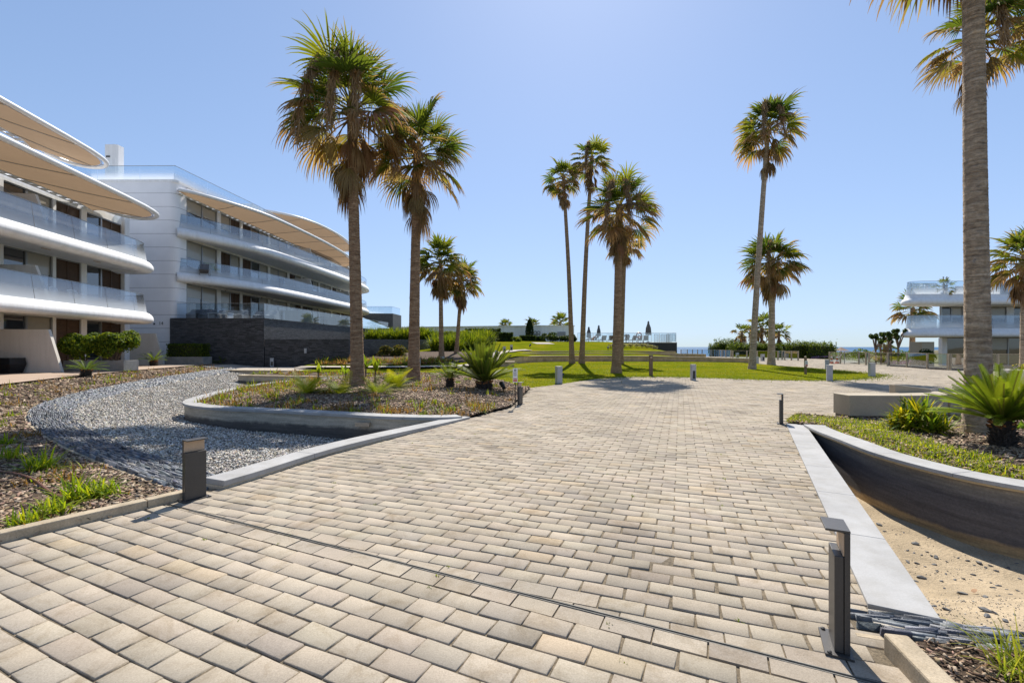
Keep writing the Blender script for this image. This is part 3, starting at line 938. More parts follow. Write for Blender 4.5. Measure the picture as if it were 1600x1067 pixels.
# ---- slate borders: thin slates set on edge, laid in courses
def slate_border(name, path, width, drop, z0f, label, seed, inner=-1, lmin=.10, lmax=.36, pitch=.034):
    rng = np.random.default_rng(seed)
    rows = int(width / pitch)
    P, A, L, Z = [], [], [], []
    for k in range(rows):
        q = resample(offset(path, inner * (k + .5) * pitch), .03)
        d = 0
        i = int(rng.integers(0, 6))
        while i < len(q) - 3:
            ln = rng.uniform(lmin, lmax)
            j = min(len(q) - 1, i + max(2, int(ln / .03)))
            a, b = q[i], q[j]
            P.append((a + b) / 2); A.append(math.atan2(b[1] - a[1], b[0] - a[0])); L.append(np.linalg.norm(b - a) * .97)
            Z.append(z0f((a + b)[1] / 2) - drop * (k + .5) / rows + rng.normal(0, .011 if pitch > .03 else .006))
            i = j
    P, A, L, Z = map(np.array, (P, A, L, Z)); n = len(P)
    th = rng.uniform(.35, .94, n) * pitch; hh = np.full(n, .16)
    T = np.array([(-.5, -.5, -1), (.5, -.5, -1), (.5, .5, -1), (-.5, .5, -1), (-.5, -.5, 0), (.5, -.5, 0), (.5, .5, 0), (-.5, .5, 0)])
    Fq = np.array([(4, 5, 6, 7), (0, 1, 5, 4), (1, 2, 6, 5), (2, 3, 7, 6), (3, 0, 4, 7)])
    S = np.zeros((n, 3, 3)); S[:, 0, 0] = L; S[:, 1, 1] = th; S[:, 2, 2] = hh
    M = rotz(A + rng.normal(0, .03, n)) @ rotx(rng.normal(0, .22, n)) @ roty(rng.normal(0, .03, n)) @ S
    V, Fo = inst_np(T, Fq, M, np.column_stack([P, Z + .02]))
    V = V.reshape(n, 8, 3); V[:, 4:, 2] += rng.normal(0, .006, (n, 4)); V[:, :, :2] += rng.normal(0, .002, (n, 8, 2)); V = V.reshape(-1, 3)
    g = np.clip(rng.normal(1, .33, (n, 1)), .35, 2); col = np.array([.118, .128, .145]) * g * (1 + rng.normal(0, .03, (n, 3)))
    wv = rng.random(n) < .06; col[wv] = np.array([.30, .27, .22]) * rng.normal(1, .1, (wv.sum(), 1))
    loc = (path[len(path) // 2][0], path[len(path) // 2][1], 0)
    ob = mesh_np(name, V, Fo, MAT['slate'], col=np.repeat(np.clip(col, .02, .6), 8, 0), loc=loc)
    tag(ob, label, "stone edging")
    # mortar bed under the slates
    m = MB(); n_ = normals2(path); vs = []
    for p, q in zip(path, n_):
        z = z0f(p[1])
        a, b = p - q * inner * .035, p + q * inner * (width + .1)
        vs += [(a[0], a[1], z - .012), (p[0], p[1], z - .012), (b[0], b[1], z - drop * 1.1 - .16), (a[0], a[1], z - .3)]
    m.add(vs, [f for i in range(len(path) - 1) for f in ((4 * i, 4 * i + 4, 4 * i + 5, 4 * i + 1), (4 * i + 1, 4 * i + 5, 4 * i + 6, 4 * i + 2), (4 * i + 3, 4 * i + 7, 4 * i + 4, 4 * i))])
    m.v = [(p[0] - loc[0], p[1] - loc[1], p[2]) for p in m.v]
    m.build("mortar_bed", MAT['kerb'], ob)
slate_border("slate_border", SLATE, .80, .16, lambda y: float(slate_z(y)), "broad curved border of dark slates around the gravel basin", 3)
slate_border("slate_border", catmull([(1.925, 2.555), (2.3, 2.44), (2.64, 2.345), (3.6, 2.09)], 6), .245, .015, lambda y: .012, "straight strip of dark stacked slates at the front of the sandy basin", 4, inner=1, lmin=.07, lmax=.24, pitch=.0185)
b = MB()
b.bx(1.93, 1.985, 2.45, 2.54, -.1, -.012)
tag(b.build("footing_stone", MAT['kerb'], bevel=.01), "rough mortar footing stone at the corner of the slate strip", "stone")

# ---- loose gravel, bark chips
def rocks(name, pos, size, cols, mat, rng, flat=.7, label=None, cat=None):
    n = len(pos)
    T = np.array([(1, 0, 0), (0, 1, 0), (-1, 0, 0), (0, -1, 0), (0, 0, 1), (0, 0, -1)], float)
    Ft = np.array([(0, 1, 4), (1, 2, 4), (2, 3, 4), (3, 0, 4), (1, 0, 5), (2, 1, 5), (3, 2, 5), (0, 3, 5)])
    S = np.zeros((n, 3, 3)); S[:, 0, 0] = size * rng.uniform(.7, 1.4, n); S[:, 1, 1] = size * rng.uniform(.6, 1.1, n); S[:, 2, 2] = size * flat * rng.uniform(.6, 1.2, n)
    M = rotz(rng.uniform(0, 6.28, n)) @ rotx(rng.normal(0, .45, n)) @ roty(rng.normal(0, .45, n)) @ S
    V, Fo = inst_np(T, Ft, M, pos)
    V = V + rng.normal(0, .14, V.shape) * np.repeat(size, 6)[:, None]
    ob = mesh_np(name, V, Fo, mat, col=np.repeat(cols, 6, 0))
    return tag(ob, label, cat, kind='stuff')

rng = np.random.default_rng(11)
IS_POLY = np.vstack([ISLE, [(-6, 24), (0, 18), (-.5, 11)]])
pts = scatter(GRAV, 75000, rng, near=7.5, power=1.15)
k = ~inside(IS_POLY, pts[:, 0], pts[:, 1]) & ~((pts[:, 1] > 22.8) & (pts[:, 0] > -14.4))
pts = pts[k]; n = len(pts)
sz = rng.uniform(.009, .022, n) * (1 + np.hypot(pts[:, 0], pts[:, 1]) / 34)
z = grav_z(pts[:, 0], pts[:, 1])
g = np.clip(rng.normal(.43, .17, (n, 1)), .08, .85)
cols = g * np.array([1.08, .99, .87]) * (1 + rng.normal(0, .025, (n, 3)))
o = rng.random(n) < .10; cols[o] *= np.array([1.15, 1.0, .78])
rocks("gravel", np.column_stack([pts, z + rng.uniform(0, .015, n)]), sz, np.clip(cols, .03, .7), MAT['gravel'], rng, .7, "loose grey gravel covering the dry pond floor", "gravel")

def chips(name, poly, zf, n, near, seed, label, size=1.0, excl=None, power=1.4):
    rng = np.random.default_rng(seed)
    p = scatter(poly, n, rng, near=near, power=power)
    if excl is not None: p = p[~excl(p[:, 0], p[:, 1])]
    n = len(p)
    z = zf(p[:, 0], p[:, 1])
    T = np.array([(-.5, -.4, 0), (.5, -.5, 0), (.45, .5, .0), (-.5, .4, 0), (-.5, -.4, .25), (.5, -.5, .25), (.45, .5, .25), (-.5, .4, .25)])
    Fq = np.array([(4, 5, 6, 7), (0, 1, 5, 4), (1, 2, 6, 5), (2, 3, 7, 6), (3, 0, 4, 7)])
    far = 1 + np.hypot(p[:, 0], p[:, 1]) / 16
    S = np.zeros((n, 3, 3)); S[:, 0, 0] = rng.uniform(.022, .062, n) * size * far; S[:, 1, 1] = rng.uniform(.010, .026, n) * size * far; S[:, 2, 2] = rng.uniform(.006, .016, n) * far * 1.6
    M = rotz(rng.uniform(0, 6.28, n)) @ rotx(rng.normal(0, .40, n)) @ roty(rng.normal(0, .40, n)) @ S
    V, Fo = inst_np(T, Fq, M, np.column_stack([p, z + rng.uniform(-.002, .014, n)]))
    g = np.clip(rng.normal(1, .35, (n, 1)), .3, 2.2)
    c = np.array([.25, .178, .122]) * g * (1 + rng.normal(0, .05, (n, 3)))
    pale = rng.random(n) < .16; c[pale] = np.array([.40, .32, .235]) * rng.normal(1, .12, (pale.sum(), 1))
    tag(mesh_np(name, V, Fo, MAT['chip'], col=np.repeat(np.clip(c, .02, .6), 8, 0)), label, "bark mulch", kind='stuff')
chips("bark_mulch", LBED, lbed_z, 34000, 4.5, 21, "shredded bark mulch on the left planting bed")
chips("bark_mulch", ibed, ibed_z, 26000, 12, 22, "shredded bark mulch under the tall palms", 1.0)
chips("bark_mulch", RBED, rbed_z, 12000, 6.0, 23, "shredded bark mulch around the cycad")
chips("bark_mulch", cbed, lambda x, y: .02 + .015 * wob(x, y, 3), 5000, 3, 24, "bark mulch in the small corner bed", .5)

rng = np.random.default_rng(77)
gp_ = scatter(np.array([(2.4, 2.85), (3.4, 2.6), (6.5, 2.6), (6.5, 4.2), (5.2, 4.6), (4.6, 6), (3.9, 5.6)]), 2600, rng, near=3.2, power=2.2)
n = len(gp_)
gs = rng.uniform(.002, .007, n) * (1 + 1.2 * (rng.random(n) < .08))
gc = np.clip(rng.normal(.26, .12, (n, 1)), .06, .6) * np.array([1.05, .95, .8])
rocks("sand_grit", np.column_stack([gp_, sand_z(gp_[:, 0], gp_[:, 1]) + .001]), gs, gc, MAT['gravel'], rng, .6, "fine grit and crumbs of stone on the dry sand", "grit")

# ================================================================== BUILDINGS
# Local frame of an apartment block: x runs along the facade, -y is outwards (towards the gardens).
def band_mesh(curve, z0, h, wall_o, mb=None):
    """rounded white balcony edge with its slab; curve is (s, o) with o outwards, path left side = inwards"""
    mb = mb or MB()
    p = np.column_stack([curve[:, 0], -curve[:, 1]])
    prof = [(.92, z0 + .16), (.90, z0 + .07), (.62, z0 + .03), (.34, z0 + .00), (.14, z0 + .05), (.03, z0 + .14), (.0, z0 + .26), (.03, z0 + .42), (.12, z0 + .56), (.24, z0 + .66), (.36, z0 + h), (.48, z0 + h), (.50, z0 + h - .14)]
    mb.sweep(p, prof, closed=False)
    return mb, p

def slab_mesh(curve, z_lo, z_hi, wall_o, s_lo=None):
    mb = MB()
    q = np.column_stack([curve[:, 0], -curve[:, 1]])
    n = normals2(q)
    for zz, d in ((z_lo, .86), (z_hi, .46)):
        e = q + n * d
        vs = []; fs = []
        for i, (x, y) in enumerate(e):
            yy = min(y, -wall_o + .05)
            vs += [(x, yy, zz), (x, -wall_o + .1, zz)]
        for i in range(len(e) - 1):
            fs.append((2 * i, 2 * i + 2, 2 * i + 3, 2 * i + 1))
        mb.add(vs, fs)
    return mb

def glass_run(curve, z0, z1, lean, step, par, name="glass_panel", rail=True, inset=.34, gap=.012, mat='frit', railmat='alu', th=.016):
    """balustrade: panes along a curve, each a mesh of its own, and a thin metal cap"""
    q = resample(np.column_stack([curve[:, 0], -curve[:, 1]]), step / 6)
    n = normals2(q)
    k = len(q); i = 0
    while i < k - 2:
        j = min(i + 6, k - 1)
        if k - 1 - j < 3: j = k - 1
        m = MB(); uv = []
        for front in (0, 1):
            pass
        idx = list(range(i, j + 1)); vs = []
        t0 = unit(q[i + 1] - q[i]); t1 = unit(q[j] - q[j - 1])
        for a in idx:
            sh = t0 * gap if a == i else (-t1 * gap if a == j else 0)
            b = q[a] + n[a] * inset + sh; c = q[a] + n[a] * (inset + lean) + sh
            vs += [(b[0], b[1], z0), (c[0], c[1], z1)]
        fs = [(2 * a, 2 * a + 2, 2 * a + 3, 2 * a + 1) for a in range(len(idx) - 1)]
        m.add(vs, fs)
        o = m.build(name, MAT[mat], par, fix=False)
        ul = o.data.uv_layers.new(name="UVMap")
        for li, l in enumerate(o.data.loops):
            v = l.vertex_index
            ul.data[li].uv = ((v // 2) / max(1, len(idx) - 1), v % 2)
        i = j
    if rail:
        m = MB(); c = q + n * (inset + lean)
        m.sweep(c, [(-.018, z1), (.018, z1), (.018, z1 + .03), (-.018, z1 + .03)], closed=True)
        m.build("handrail", MAT[railmat], par)

def window(par, x0, x1, z0, z1, y, kind, rng, frame='alu'):
    """floor-high glazed bay: frame, pane, and a timber louvre shutter or roller blind where there is one"""
    fw = .055
    m = MB()
    m.bx(x0, x0 + fw, y - .06, y + .04, z0, z1); m.bx(x1 - fw, x1, y - .06, y + .04, z0, z1)
    m.bx(x0 + fw, x1 - fw, y - .058, y + .04, z0, z0 + fw); m.bx(x0 + fw, x1 - fw, y - .058, y + .04, z1 - fw, z1)
    f = m.build("window", MAT[frame], par)
    if kind != 'shutter':
        p = MB(); p.bx(x0 + fw, x1 - fw, y, y + .02, z0 + fw, z1 - fw); p.build("pane", MAT['pane'], f)
    if kind == 'blind':
        h = (z1 - z0) * rng.uniform(.30, .55)
        p = MB(); p.bx(x0 + fw + .01, x1 - fw - .01, y - .012, y - .004, z1 - fw - h, z1 - fw - .005); p.build("blind", MAT['blind'], f)
    if kind == 'shutter':
        p = MB()
        p.bx(x0 + fw, x1 - fw, y + .012, y + .02, z0 + fw, z1 - fw)
        nsl = int((z1 - z0 - 2 * fw) / .10)
        xm = (x0 + x1) / 2
        for k in range(nsl):
            zc = z0 + fw + (k + .5) * .10
            for a, b in ((x0 + fw + .03, xm - .03), (xm + .03, x1 - fw - .03)):
                p.box(((a + b) / 2, y - .012, zc), (b - a, .010, .085), M=Matrix.Translation(((a + b) / 2, y - .012, zc)) @ Matrix.Rotation(R(32), 4, 'X'))
        for xx in (x0 + fw + .015, xm - .015, xm + .015, x1 - fw - .015):
            p.bx(xx - .014, xx + .014, y - .05, y + .010, z0 + fw, z1 - fw)
        p.build("shutter", MAT['shutter'], f)
    return f

def glazed_floor(par, s0, s1, z0, z1, y, pattern, rng):
    """a row of bays along the facade with white piers between"""
    piers = MB()
    s = s0; i = 0
    while s < s1 - .5:
        kind, wd = pattern[i % len(pattern)]; i += 1
        e = min(s + wd, s1)
        if kind == 'pier':
            piers = MB(); piers.bx(s, e, y - .10, y + .30, z0, z1); piers.build("pier", MAT['white'], par)
        else:
            window(par, s + .004, e - .004, z0 + .002, z1 - .002, y + .02, kind, rng)
        s = e

def awning(par, outer, inner, z_out, z_in, rib=4.2, tube=.125):
    """fabric sail between a white edge tube and a white ladder frame near the wall"""
    n = 140
    a = resample_n(np.column_stack([outer[:, 0], -outer[:, 1]]), n)
    b = resample_n(np.column_stack([inner[:, 0], -inner[:, 1]]), n)
    d = np.r_[0, np.cumsum(np.linalg.norm(np.diff(a, axis=0), axis=1))]
    m = MB(); vs = []
    K = 7
    na = normals2(a)
    a2 = a + na * .27
    for i in range(n):
        sag = .05 * (1 - abs(((d[i] / rib) % 1) * 2 - 1) ** 2)
        for k in range(K):
            t = k / (K - 1)
            p = a2[i] * (1 - t) + b[i] * t
            vs.append((p[0], p[1], z_out * (1 - t) + z_in * t - sag * math.sin(math.pi * t) - .02))
    m.add(vs, [(i * K + k, (i + 1) * K + k, (i + 1) * K + k + 1, i * K + k + 1) for i in range(n - 1) for k in range(K - 1)])
    f = m.build("awning", MAT['fabric'], par, smooth=True)
    # edge tube, lacing rod and ribs
    m = MB()
    m.tube([(p[0], p[1], z_out - .01) for p in a], tube, 12)
    o = m.build("edge_tube", MAT['whitemetal'], f, smooth=True)
    m = MB()
    m.tube([(p[0], p[1], z_out - .03) for p in (a + na * .22)], .018, 6)
    for i in range(0, n, 4):
        p, q = a[i], a2[i]
        m.tube([(p[0], p[1], z_out + .0), (q[0], q[1], z_out - .03)], .016, 5)
    s = rib
    while s < d[-1]:
        i = int(np.searchsorted(d, s)); s += rib
        if i >= n: break
        p, q = a2[i], b[i]
        m.tube([(p[0], p[1], z_out - .035), ((p[0] + q[0]) / 2, (p[1] + q[1]) / 2, (z_out + z_in) / 2 - .075), (q[0], q[1], z_in - .04)], .020, 6)
    m.build("lacing", MAT['alu'], f)
    m = MB()
    nb = normals2(b)
    e = b + nb * .34
    m.tube([(p[0], p[1], z_in) for p in b], .05, 8)
    m.tube([(p[0], p[1], z_in) for p in e], .05, 8)
    db = np.r_[0, np.cumsum(np.linalg.norm(np.diff(b, axis=0), axis=1))]
    for s in np.arange(.4, db[-1], .62):
        i = int(np.searchsorted(db, s)); i = min(i, n - 1)
        c = (b[i] + e[i]) / 2
        tt = unit(b[min(i + 1, n - 1)] - b[max(i - 1, 0)])
        m.box((c[0], c[1], z_in), (.40, .30, .03), math.atan2(tt[1], tt[0]))
    m.build("ladder_frame", MAT['whitemetal'], f)
    return f

def lerp_curve(pts, sub=8): return catmull(pts, sub)

def privacy_wall(par, s, o0, o1, z0, z1, th=.16, lean=.6):
    """white party wall between terraces, its outer edge sloping back towards the top"""
    m = MB()
    vs = []
    for x in (s - th / 2, s + th / 2):
        vs += [(x, -o0, z0), (x, -o1, z0), (x, -(o1 - lean), z1), (x, -o0, z1)]
    m.add(vs, [(0, 1, 2, 3), (7, 6, 5, 4), (0, 4, 5, 1), (1, 5, 6, 2), (2, 6, 7, 3), (3, 7, 4, 0)])
    m.build("privacy_wall", MAT['warmwhite'], par)

rngB = np.random.default_rng(5)
# ---------------------------------------------------------------- left block (nearest)
O1 = np.array([-20.9, 18.6]); u1 = unit(np.array([-.158, .987]))
B1 = thing("apartment_block", "nearest white apartment block with wide curved balconies and tan awnings", "apartment block", (O1[0], O1[1], .4), math.atan2(u1[1], u1[0]))
Z = lambda z: z - .4
WO = -2.75
c1 = np.vstack([[(-14, .0), (-8, .0), (-2, .0), (3, .0), (7.7, -.0)], catmull([(9.4, -.03), (10.6, -.28), (11.3, -.8), (11.58, -1.5), (11.62, -2.2), (11.62, -2.75)], 6)])
c1 = resample(c1, .3)
for z0 in (3.06, 6.30):
    mb, _ = band_mesh(c1, Z(z0), .70, WO)
    bal = mb.build("balcony", MAT['white'], B1, smooth=True)
    slab_mesh(c1, Z(z0) + .15, Z(z0) + .56, -2.75).build("slab", MAT['white'], bal)
    glass_run(c1, Z(z0) + .66, Z(z0) + 1.82, .16, 2.3, bal)
# walls: core body and the glazed front
m = MB()
m.bx(-15, 11.75, 2.75 + .35, 13, -.4, Z(10.15))
m.bx(11.62, 12.1, 2.55, 13.0, -.41, Z(10.16))
m.build("wall", MAT['white'], B1)
m = MB()
for za, zb in ((Z(3.2), Z(3.75)), (Z(6.45), Z(7.0)), (Z(9.55), Z(10.14))):
    m.bx(-15, 11.62, 2.70, 3.2, za - .02, zb)
m.build("floor_edge", MAT['white'], B1)
pat1 = [('shutter', 1.75), ('clear', 1.25), ('pier', .42), ('shutter', 1.75), ('pier', .2), ('blind', 1.5), ('clear', 1.3), ('pier', .42)]
for za, zb in ((0.0, Z(3.18)), (Z(3.75), Z(6.43)), (Z(7.0), Z(9.53))):
    m = None
    # bays are laid from the far end towards the camera
    s = 11.60; i = 0; piers = MB()
    while s > -13.5:
        kind, wd = pat1[i % len(pat1)]; i += 1
        e = s - wd
        if kind == 'pier':
            piers = MB(); piers.bx(e, s, 2.68, 3.2, za, zb); piers.build("pier", MAT['white'], B1)
        else: window(B1, e + .004, s - .004, za + .002, zb - .002, 2.80, kind, rngB)
        s = e
for s_, zz, ztop in ((2.95, .0, 2.02), (2.95, 3.75, 5.42), (2.95, 7.0, 8.75), (-6.5, 0, 2.0), (-6.5, 3.75, 5.4), (-6.5, 7.0, 8.7)):
    zb = 0 if zz == 0 else Z(zz) + .01
    privacy_wall(B1, s_, -2.72, .12 if zz == 0 else -.42, zb, (ztop if zz == 0 else Z(ztop)), lean=.55)
# a third party wall stands at the far end of the ground floor terrace
privacy_wall(B1, 12.9, -3.7, -.9, -.02, 2.12, lean=.5)
# awnings
o1 = resample(np.vstack([[(-14, .05), (-8, .05), (-2, .05), (3, .05), (6, .05)], catmull([(7.9, .0), (9.2, -.2), (10.05, -.6), (10.55, -1.25), (10.6, -1.9), (10.2, -2.45), (9.4, -2.75), (8.4, -2.8)], 8)]), .2)
i1 = resample(np.array([(-14, -2.1), (-4, -2.1), (4, -2.15), (6.6, -2.3), (8.2, -2.75)]), .3)
o1[:, 0] += .9; o1[:, 1] += .3; i1[:, 0] += .9
awning(B1, o1, i1, Z(10.02), Z(9.72))
# penthouse, set back
m = MB(); m.bx(-15, 8.0, 5.25, 13, Z(10.15), Z(12.7)); m.build("penthouse_wall", MAT['white'], B1)
for e, wd, kd in ((7.9, 1.7, 'clear'), (6.1, 1.6, 'blind'), (4.3, 1.7, 'clear'), (2.4, 1.7, 'shutter'), (.4, 1.7, 'clear'), (-1.7, 1.7, 'blind')):
    window(B1, e - wd, e, Z(10.3), Z(12.5), 5.19, kd, rngB)
o2 = o1.copy(); o2[:, 1] = o2[:, 1] - 2.55; o2[:, 0] -= .5
o2[:, 0] += .0
i2 = resample(np.vstack([[(-14, -5.3), (2, -5.3), (5.2, -5.3)], catmull([(6.2, -5.15), (6.9, -5.3), (7.3, -5.7)], 4)]), .3)
i2 = resample(np.array([(-14, -4.3), (-4, -4.3), (4, -4.3), (6.6, -4.45), (7.9, -5.0)]), .3)
awning(B1, o2, i2, Z(13.0), Z(12.8))
# small wall lights under the slabs
for s_ in (-1.5, 4.2, 7.6):
    for z0 in (3.06, 6.30):
        m = MB(); m.box((s_, 1.5, Z(z0) + .14), (.5, .07, .03)); m.build("soffit_light", MAT['lampface'], B1)

# ---------------------------------------------------------------- second block
O2 = np.array([-24.4, 33.0]); u2 = unit(np.array([.012, 1.0]))
B2 = thing("apartment_block", "second white apartment block with bowed balconies behind a dark stone base", "apartment block", (O2[0], O2[1], .4), math.atan2(u2[1], u2[0]))
c2 = resample(catmull([(.02, .12), (.5, .55), (1.6, 1.15), (4, 2.2), (7, 3.0), (12, 3.45), (18, 3.7), (25, 3.85), (31, 3.6), (34.2, 2.95), (35.8, 1.9), (36.4, .8), (36.5, .05)], 6), .4)
for z0 in (6.35, 9.60):
    mb, _ = band_mesh(c2, Z(z0), .74, 0)
    bal = mb.build("balcony", MAT['white'], B2, smooth=True)
    slab_mesh(c2, Z(z0) + .15, Z(z0) + .60, .0).build("slab", MAT['white'], bal)
    glass_run(c2, Z(z0) + .68, Z(z0) + 1.75, .10, 2.4, bal)
# clad side wall with rounded corner
m = MB()
corner = [(0.5 - .5 * math.cos(a), .5 - .5 * math.sin(a)) for a in np.linspace(0, math.pi / 2, 7)]
plan = corner + [(1.1, 0.0), (1.1, .4), (36.5, .4), (36.5, 12), (0, 12)]
m.prism(plan, -.4, Z(13.55))
m.build("wall", MAT['panel'], B2)
m = MB()
for za, zb in ((Z(6.35), Z(7.1)), (Z(9.62), Z(10.34)), (Z(12.75), Z(13.5))):
    m.bx(1.12, 36.4, -.03, .45, za, zb)
m.build("floor_edge", MAT['white'], B2)
pat2 = [('blind', 1.7), ('blind', 1.7), ('pier', .45), ('shutter', 1.35), ('blind', 1.3), ('pier', .35), ('shutter', 1.4), ('clear', 1.4), ('blind', 1.4), ('pier', .4)]
pat3 = [('blind', 1.7), ('blind', 1.7), ('pier', .45), ('blind', 1.35), ('shutter', 1.3), ('pier', .35), ('shutter', 1.4), ('clear', 1.4), ('blind', 1.4), ('pier', .4)]
for za, zb, pt in ((Z(3.75), Z(6.33), pat3), (Z(7.1), Z(9.6), pat2), (Z(10.35), Z(12.73), pat3)):
    glazed_floor(B2, 1.15, 36.3, za, zb, .06, pt, rngB)
for s_ in (15.5, 26.5):
    for zz in (3.75, 7.1, 10.34):
        privacy_wall(B2, s_, 0, 3.2, Z(zz) + .01, Z(zz) + 1.75, lean=.5)
# roof edge, glass rail, stair tower
m = MB(); m.prism([(.35 * (1 - math.cos(a)) - .02, .35 * (1 - math.sin(a)) - .02) for a in np.linspace(0, math.pi / 2, 5)] + [(36, -.02), (36, 11), (-.02, 11)], Z(13.55), Z(13.74)); m.build("roof_edge", MAT['white'], B2)
rp = np.array([(.12, 9.0), (.12, .15)]); rp = np.column_stack([rp[:, 0], -rp[:, 1]])
glass_run(rp, Z(13.74), Z(14.78), 0, 3.2, B2, "roof_glass_panel", inset=.05)
rp = np.array([(.15, -.12), (5, .2), (10, .55), (16, .6), (30, .6)])
glass_run(resample(rp, .5), Z(13.74), Z(14.78), 0, 3.2, B2, "roof_glass_panel", inset=.05)
m = MB(); m.prism([(2.0, 6.2), (2.12, 6.06), (2.6, 6.05), (2.6, 7.0), (2.0, 7.0)], Z(13.5), Z(17.2)); m.build("stair_tower", MAT['white'], B2)
m = MB(); m.bx(1.97, 2.0, 6.6, 6.9, Z(16.2), Z(16.32)); m.build("vent", MAT['darkmetal'], B2)
oa = resample(catmull([(.1, .15), (1.2, 1.0), (4, 2.25), (7, 3.1), (12, 3.55), (18, 3.75), (24, 3.5), (28.5, 2.7), (31, 1.5), (31.6, .55)], 6), .3)
ia = resample(np.array([(.1, .12), (10, .3), (20, .35), (31.4, .4)]), .4)
awning(B2, oa, ia, Z(13.05), Z(12.82))
# penthouse awning one storey higher, further along
m = MB(); m.bx(14, 36, 2.6, 10, Z(13.6), Z(16.4)); m.build("penthouse_wall", MAT['white'], B2)
ob = resample(catmull([(15.6, -2.4), (16.4, -1.3), (18.5, .2), (22, 1.2), (27, 1.5), (32, 1.0), (35.5, -.2), (36.6, -1.5), (36.2, -2.5)], 6), .3)
ib = resample(np.array([(15.7, -2.6), (22, -2.6), (28, -2.6), (36.5, -2.7)]), .4)
awning(B2, ob, ib, Z(16.2), Z(16.0))
# soffit heaters seen over the ground terrace
for s_ in (5.2, 10.5):
    m = MB(); m.box((s_, -.9, Z(6.2)), (1.9, .12, .09)); m.build("terrace_heater", MAT['blind'], B2)
# house number by the corner
def text_mesh(name, body, size, mat, par=None, extrude=.004):
    cu = bpy.data.curves.new(name, 'FONT'); cu.body = body; cu.size = size; cu.extrude = extrude; cu.align_x = 'CENTER'; cu.align_y = 'CENTER'
    o = bpy.data.objects.new(name, cu); COL.objects.link(o)
    bpy.context.view_layer.update()
    me = bpy.data.meshes.new_from_object(o.evaluated_get(bpy.context.evaluated_depsgraph_get()))
    bpy.data.objects.remove(o)
    q = link(name, me, mat, par)
    return q
q = text_mesh("house_number", "14", .34, MAT['black'], B2); q.rotation_euler = (R(90), 0, -R(90)); q.location = (-.012, 1.05, Z(3.30))
m = MB(); m.box((-.01, 1.55, Z(3.27)), (.03, .12, .12)); m.build("wall_lamp", MAT['black'], B2)

# ---------------------------------------------------------------- dark stone terrace walls below the second block
def stone_wall(name, plan, z0, z1, label, ztop=None):
    loc = (plan[0][0], plan[0][1], z0)
    m = MB(); n = len(plan); vs = []; fs = []; uv = []
    d = 0
    for i in range(n):
        a = np.array(plan[i], float); b = np.array(plan[(i + 1) % n], float); L = np.linalg.norm(b - a)
        za = ztop[i] if ztop else z1; zb = ztop[(i + 1) % n] if ztop else z1
        k = len(vs)
        vs += [(a[0], a[1], z0), (b[0], b[1], z0), (b[0], b[1], zb), (a[0], a[1], za)]
        fs.append((k, k + 1, k + 2, k + 3)); uv += [(d, z0), (d + L, z0), (d + L, zb), (d, za)]
        d += L + .37
    k = len(vs)
    vs += [(p[0], p[1], ztop[i] if ztop else z1) for i, p in enumerate(plan)]
    fs.append(tuple(range(k, k + n))); uv += [(p[0], p[1]) for p in plan]
    m.add([(p[0] - loc[0], p[1] - loc[1], p[2] - loc[2]) for p in vs], fs)
    o = m.build(name, MAT['stackstone'], None, fix=False)
    o.location = loc
    ul = o.data.uv_layers.new(name="UVMap")
    for li, l in enumerate(o.data.loops): ul.data[li].uv = uv[l.vertex_index]
    tag(o, label, "wall")
    return o
up = stone_wall("stone_wall", [(-24.7, 32.85), (-17.9, 32.85), (-15.9, 60), (-24.3, 60)], -.3, 3.62, "tall dark slate clad wall carrying the second block's terrace")
c = MB(); c.sweep(np.array([(-24.66, 32.95), (-17.98, 32.95), (-16.0, 59.9)]), [(.12, 3.925), (-.13, 3.925), (-.13, 3.98), (.12, 3.98)], closed=True)
c.v = [(p[0] + 24.7, p[1] - 32.85, p[2] + .0) for p in c.v]
c.build("coping", MAT['darkmetal'], up)
lo = stone_wall("stone_wall", [(-17.86, 32.9), (-11.8, 32.9), (-8.2, 51), (-13, 60), (-15.85, 60)], -.3, 2.16, "lower dark slate clad wall stepping out before the terrace", ztop=[2.16, 2.16, 2.42, 2.42, 2.3])
wl = MB(); wl.box((-14.9, 32.84, 1.32), (.16, .1, .34))
wl.v = [(p[0] + 17.86, p[1] - 32.9, p[2] + .3) for p in wl.v]
wl.build("wall_lamp", MAT['greymetal'], lo)
g = thing("glass_balustrade", "clear glass balustrade along the top of the tall dark wall", "balustrade", (-17.9, 32.95, 3.62))
gq = resample(np.array([(-24.3, 32.95), (-18.0, 32.95)]), .5)
for crv in (np.array([(-24.3, 33.0), (-18.0, 33.0)]), np.array([(-18.0, 33.05), (-16.05, 59)])):
    q = np.column_stack([crv[:, 0] + 17.9, -(crv[:, 1] - 32.95)])
    glass_run(q, .05, 1.12, 0, 2.2, g, inset=.0, mat='glass')
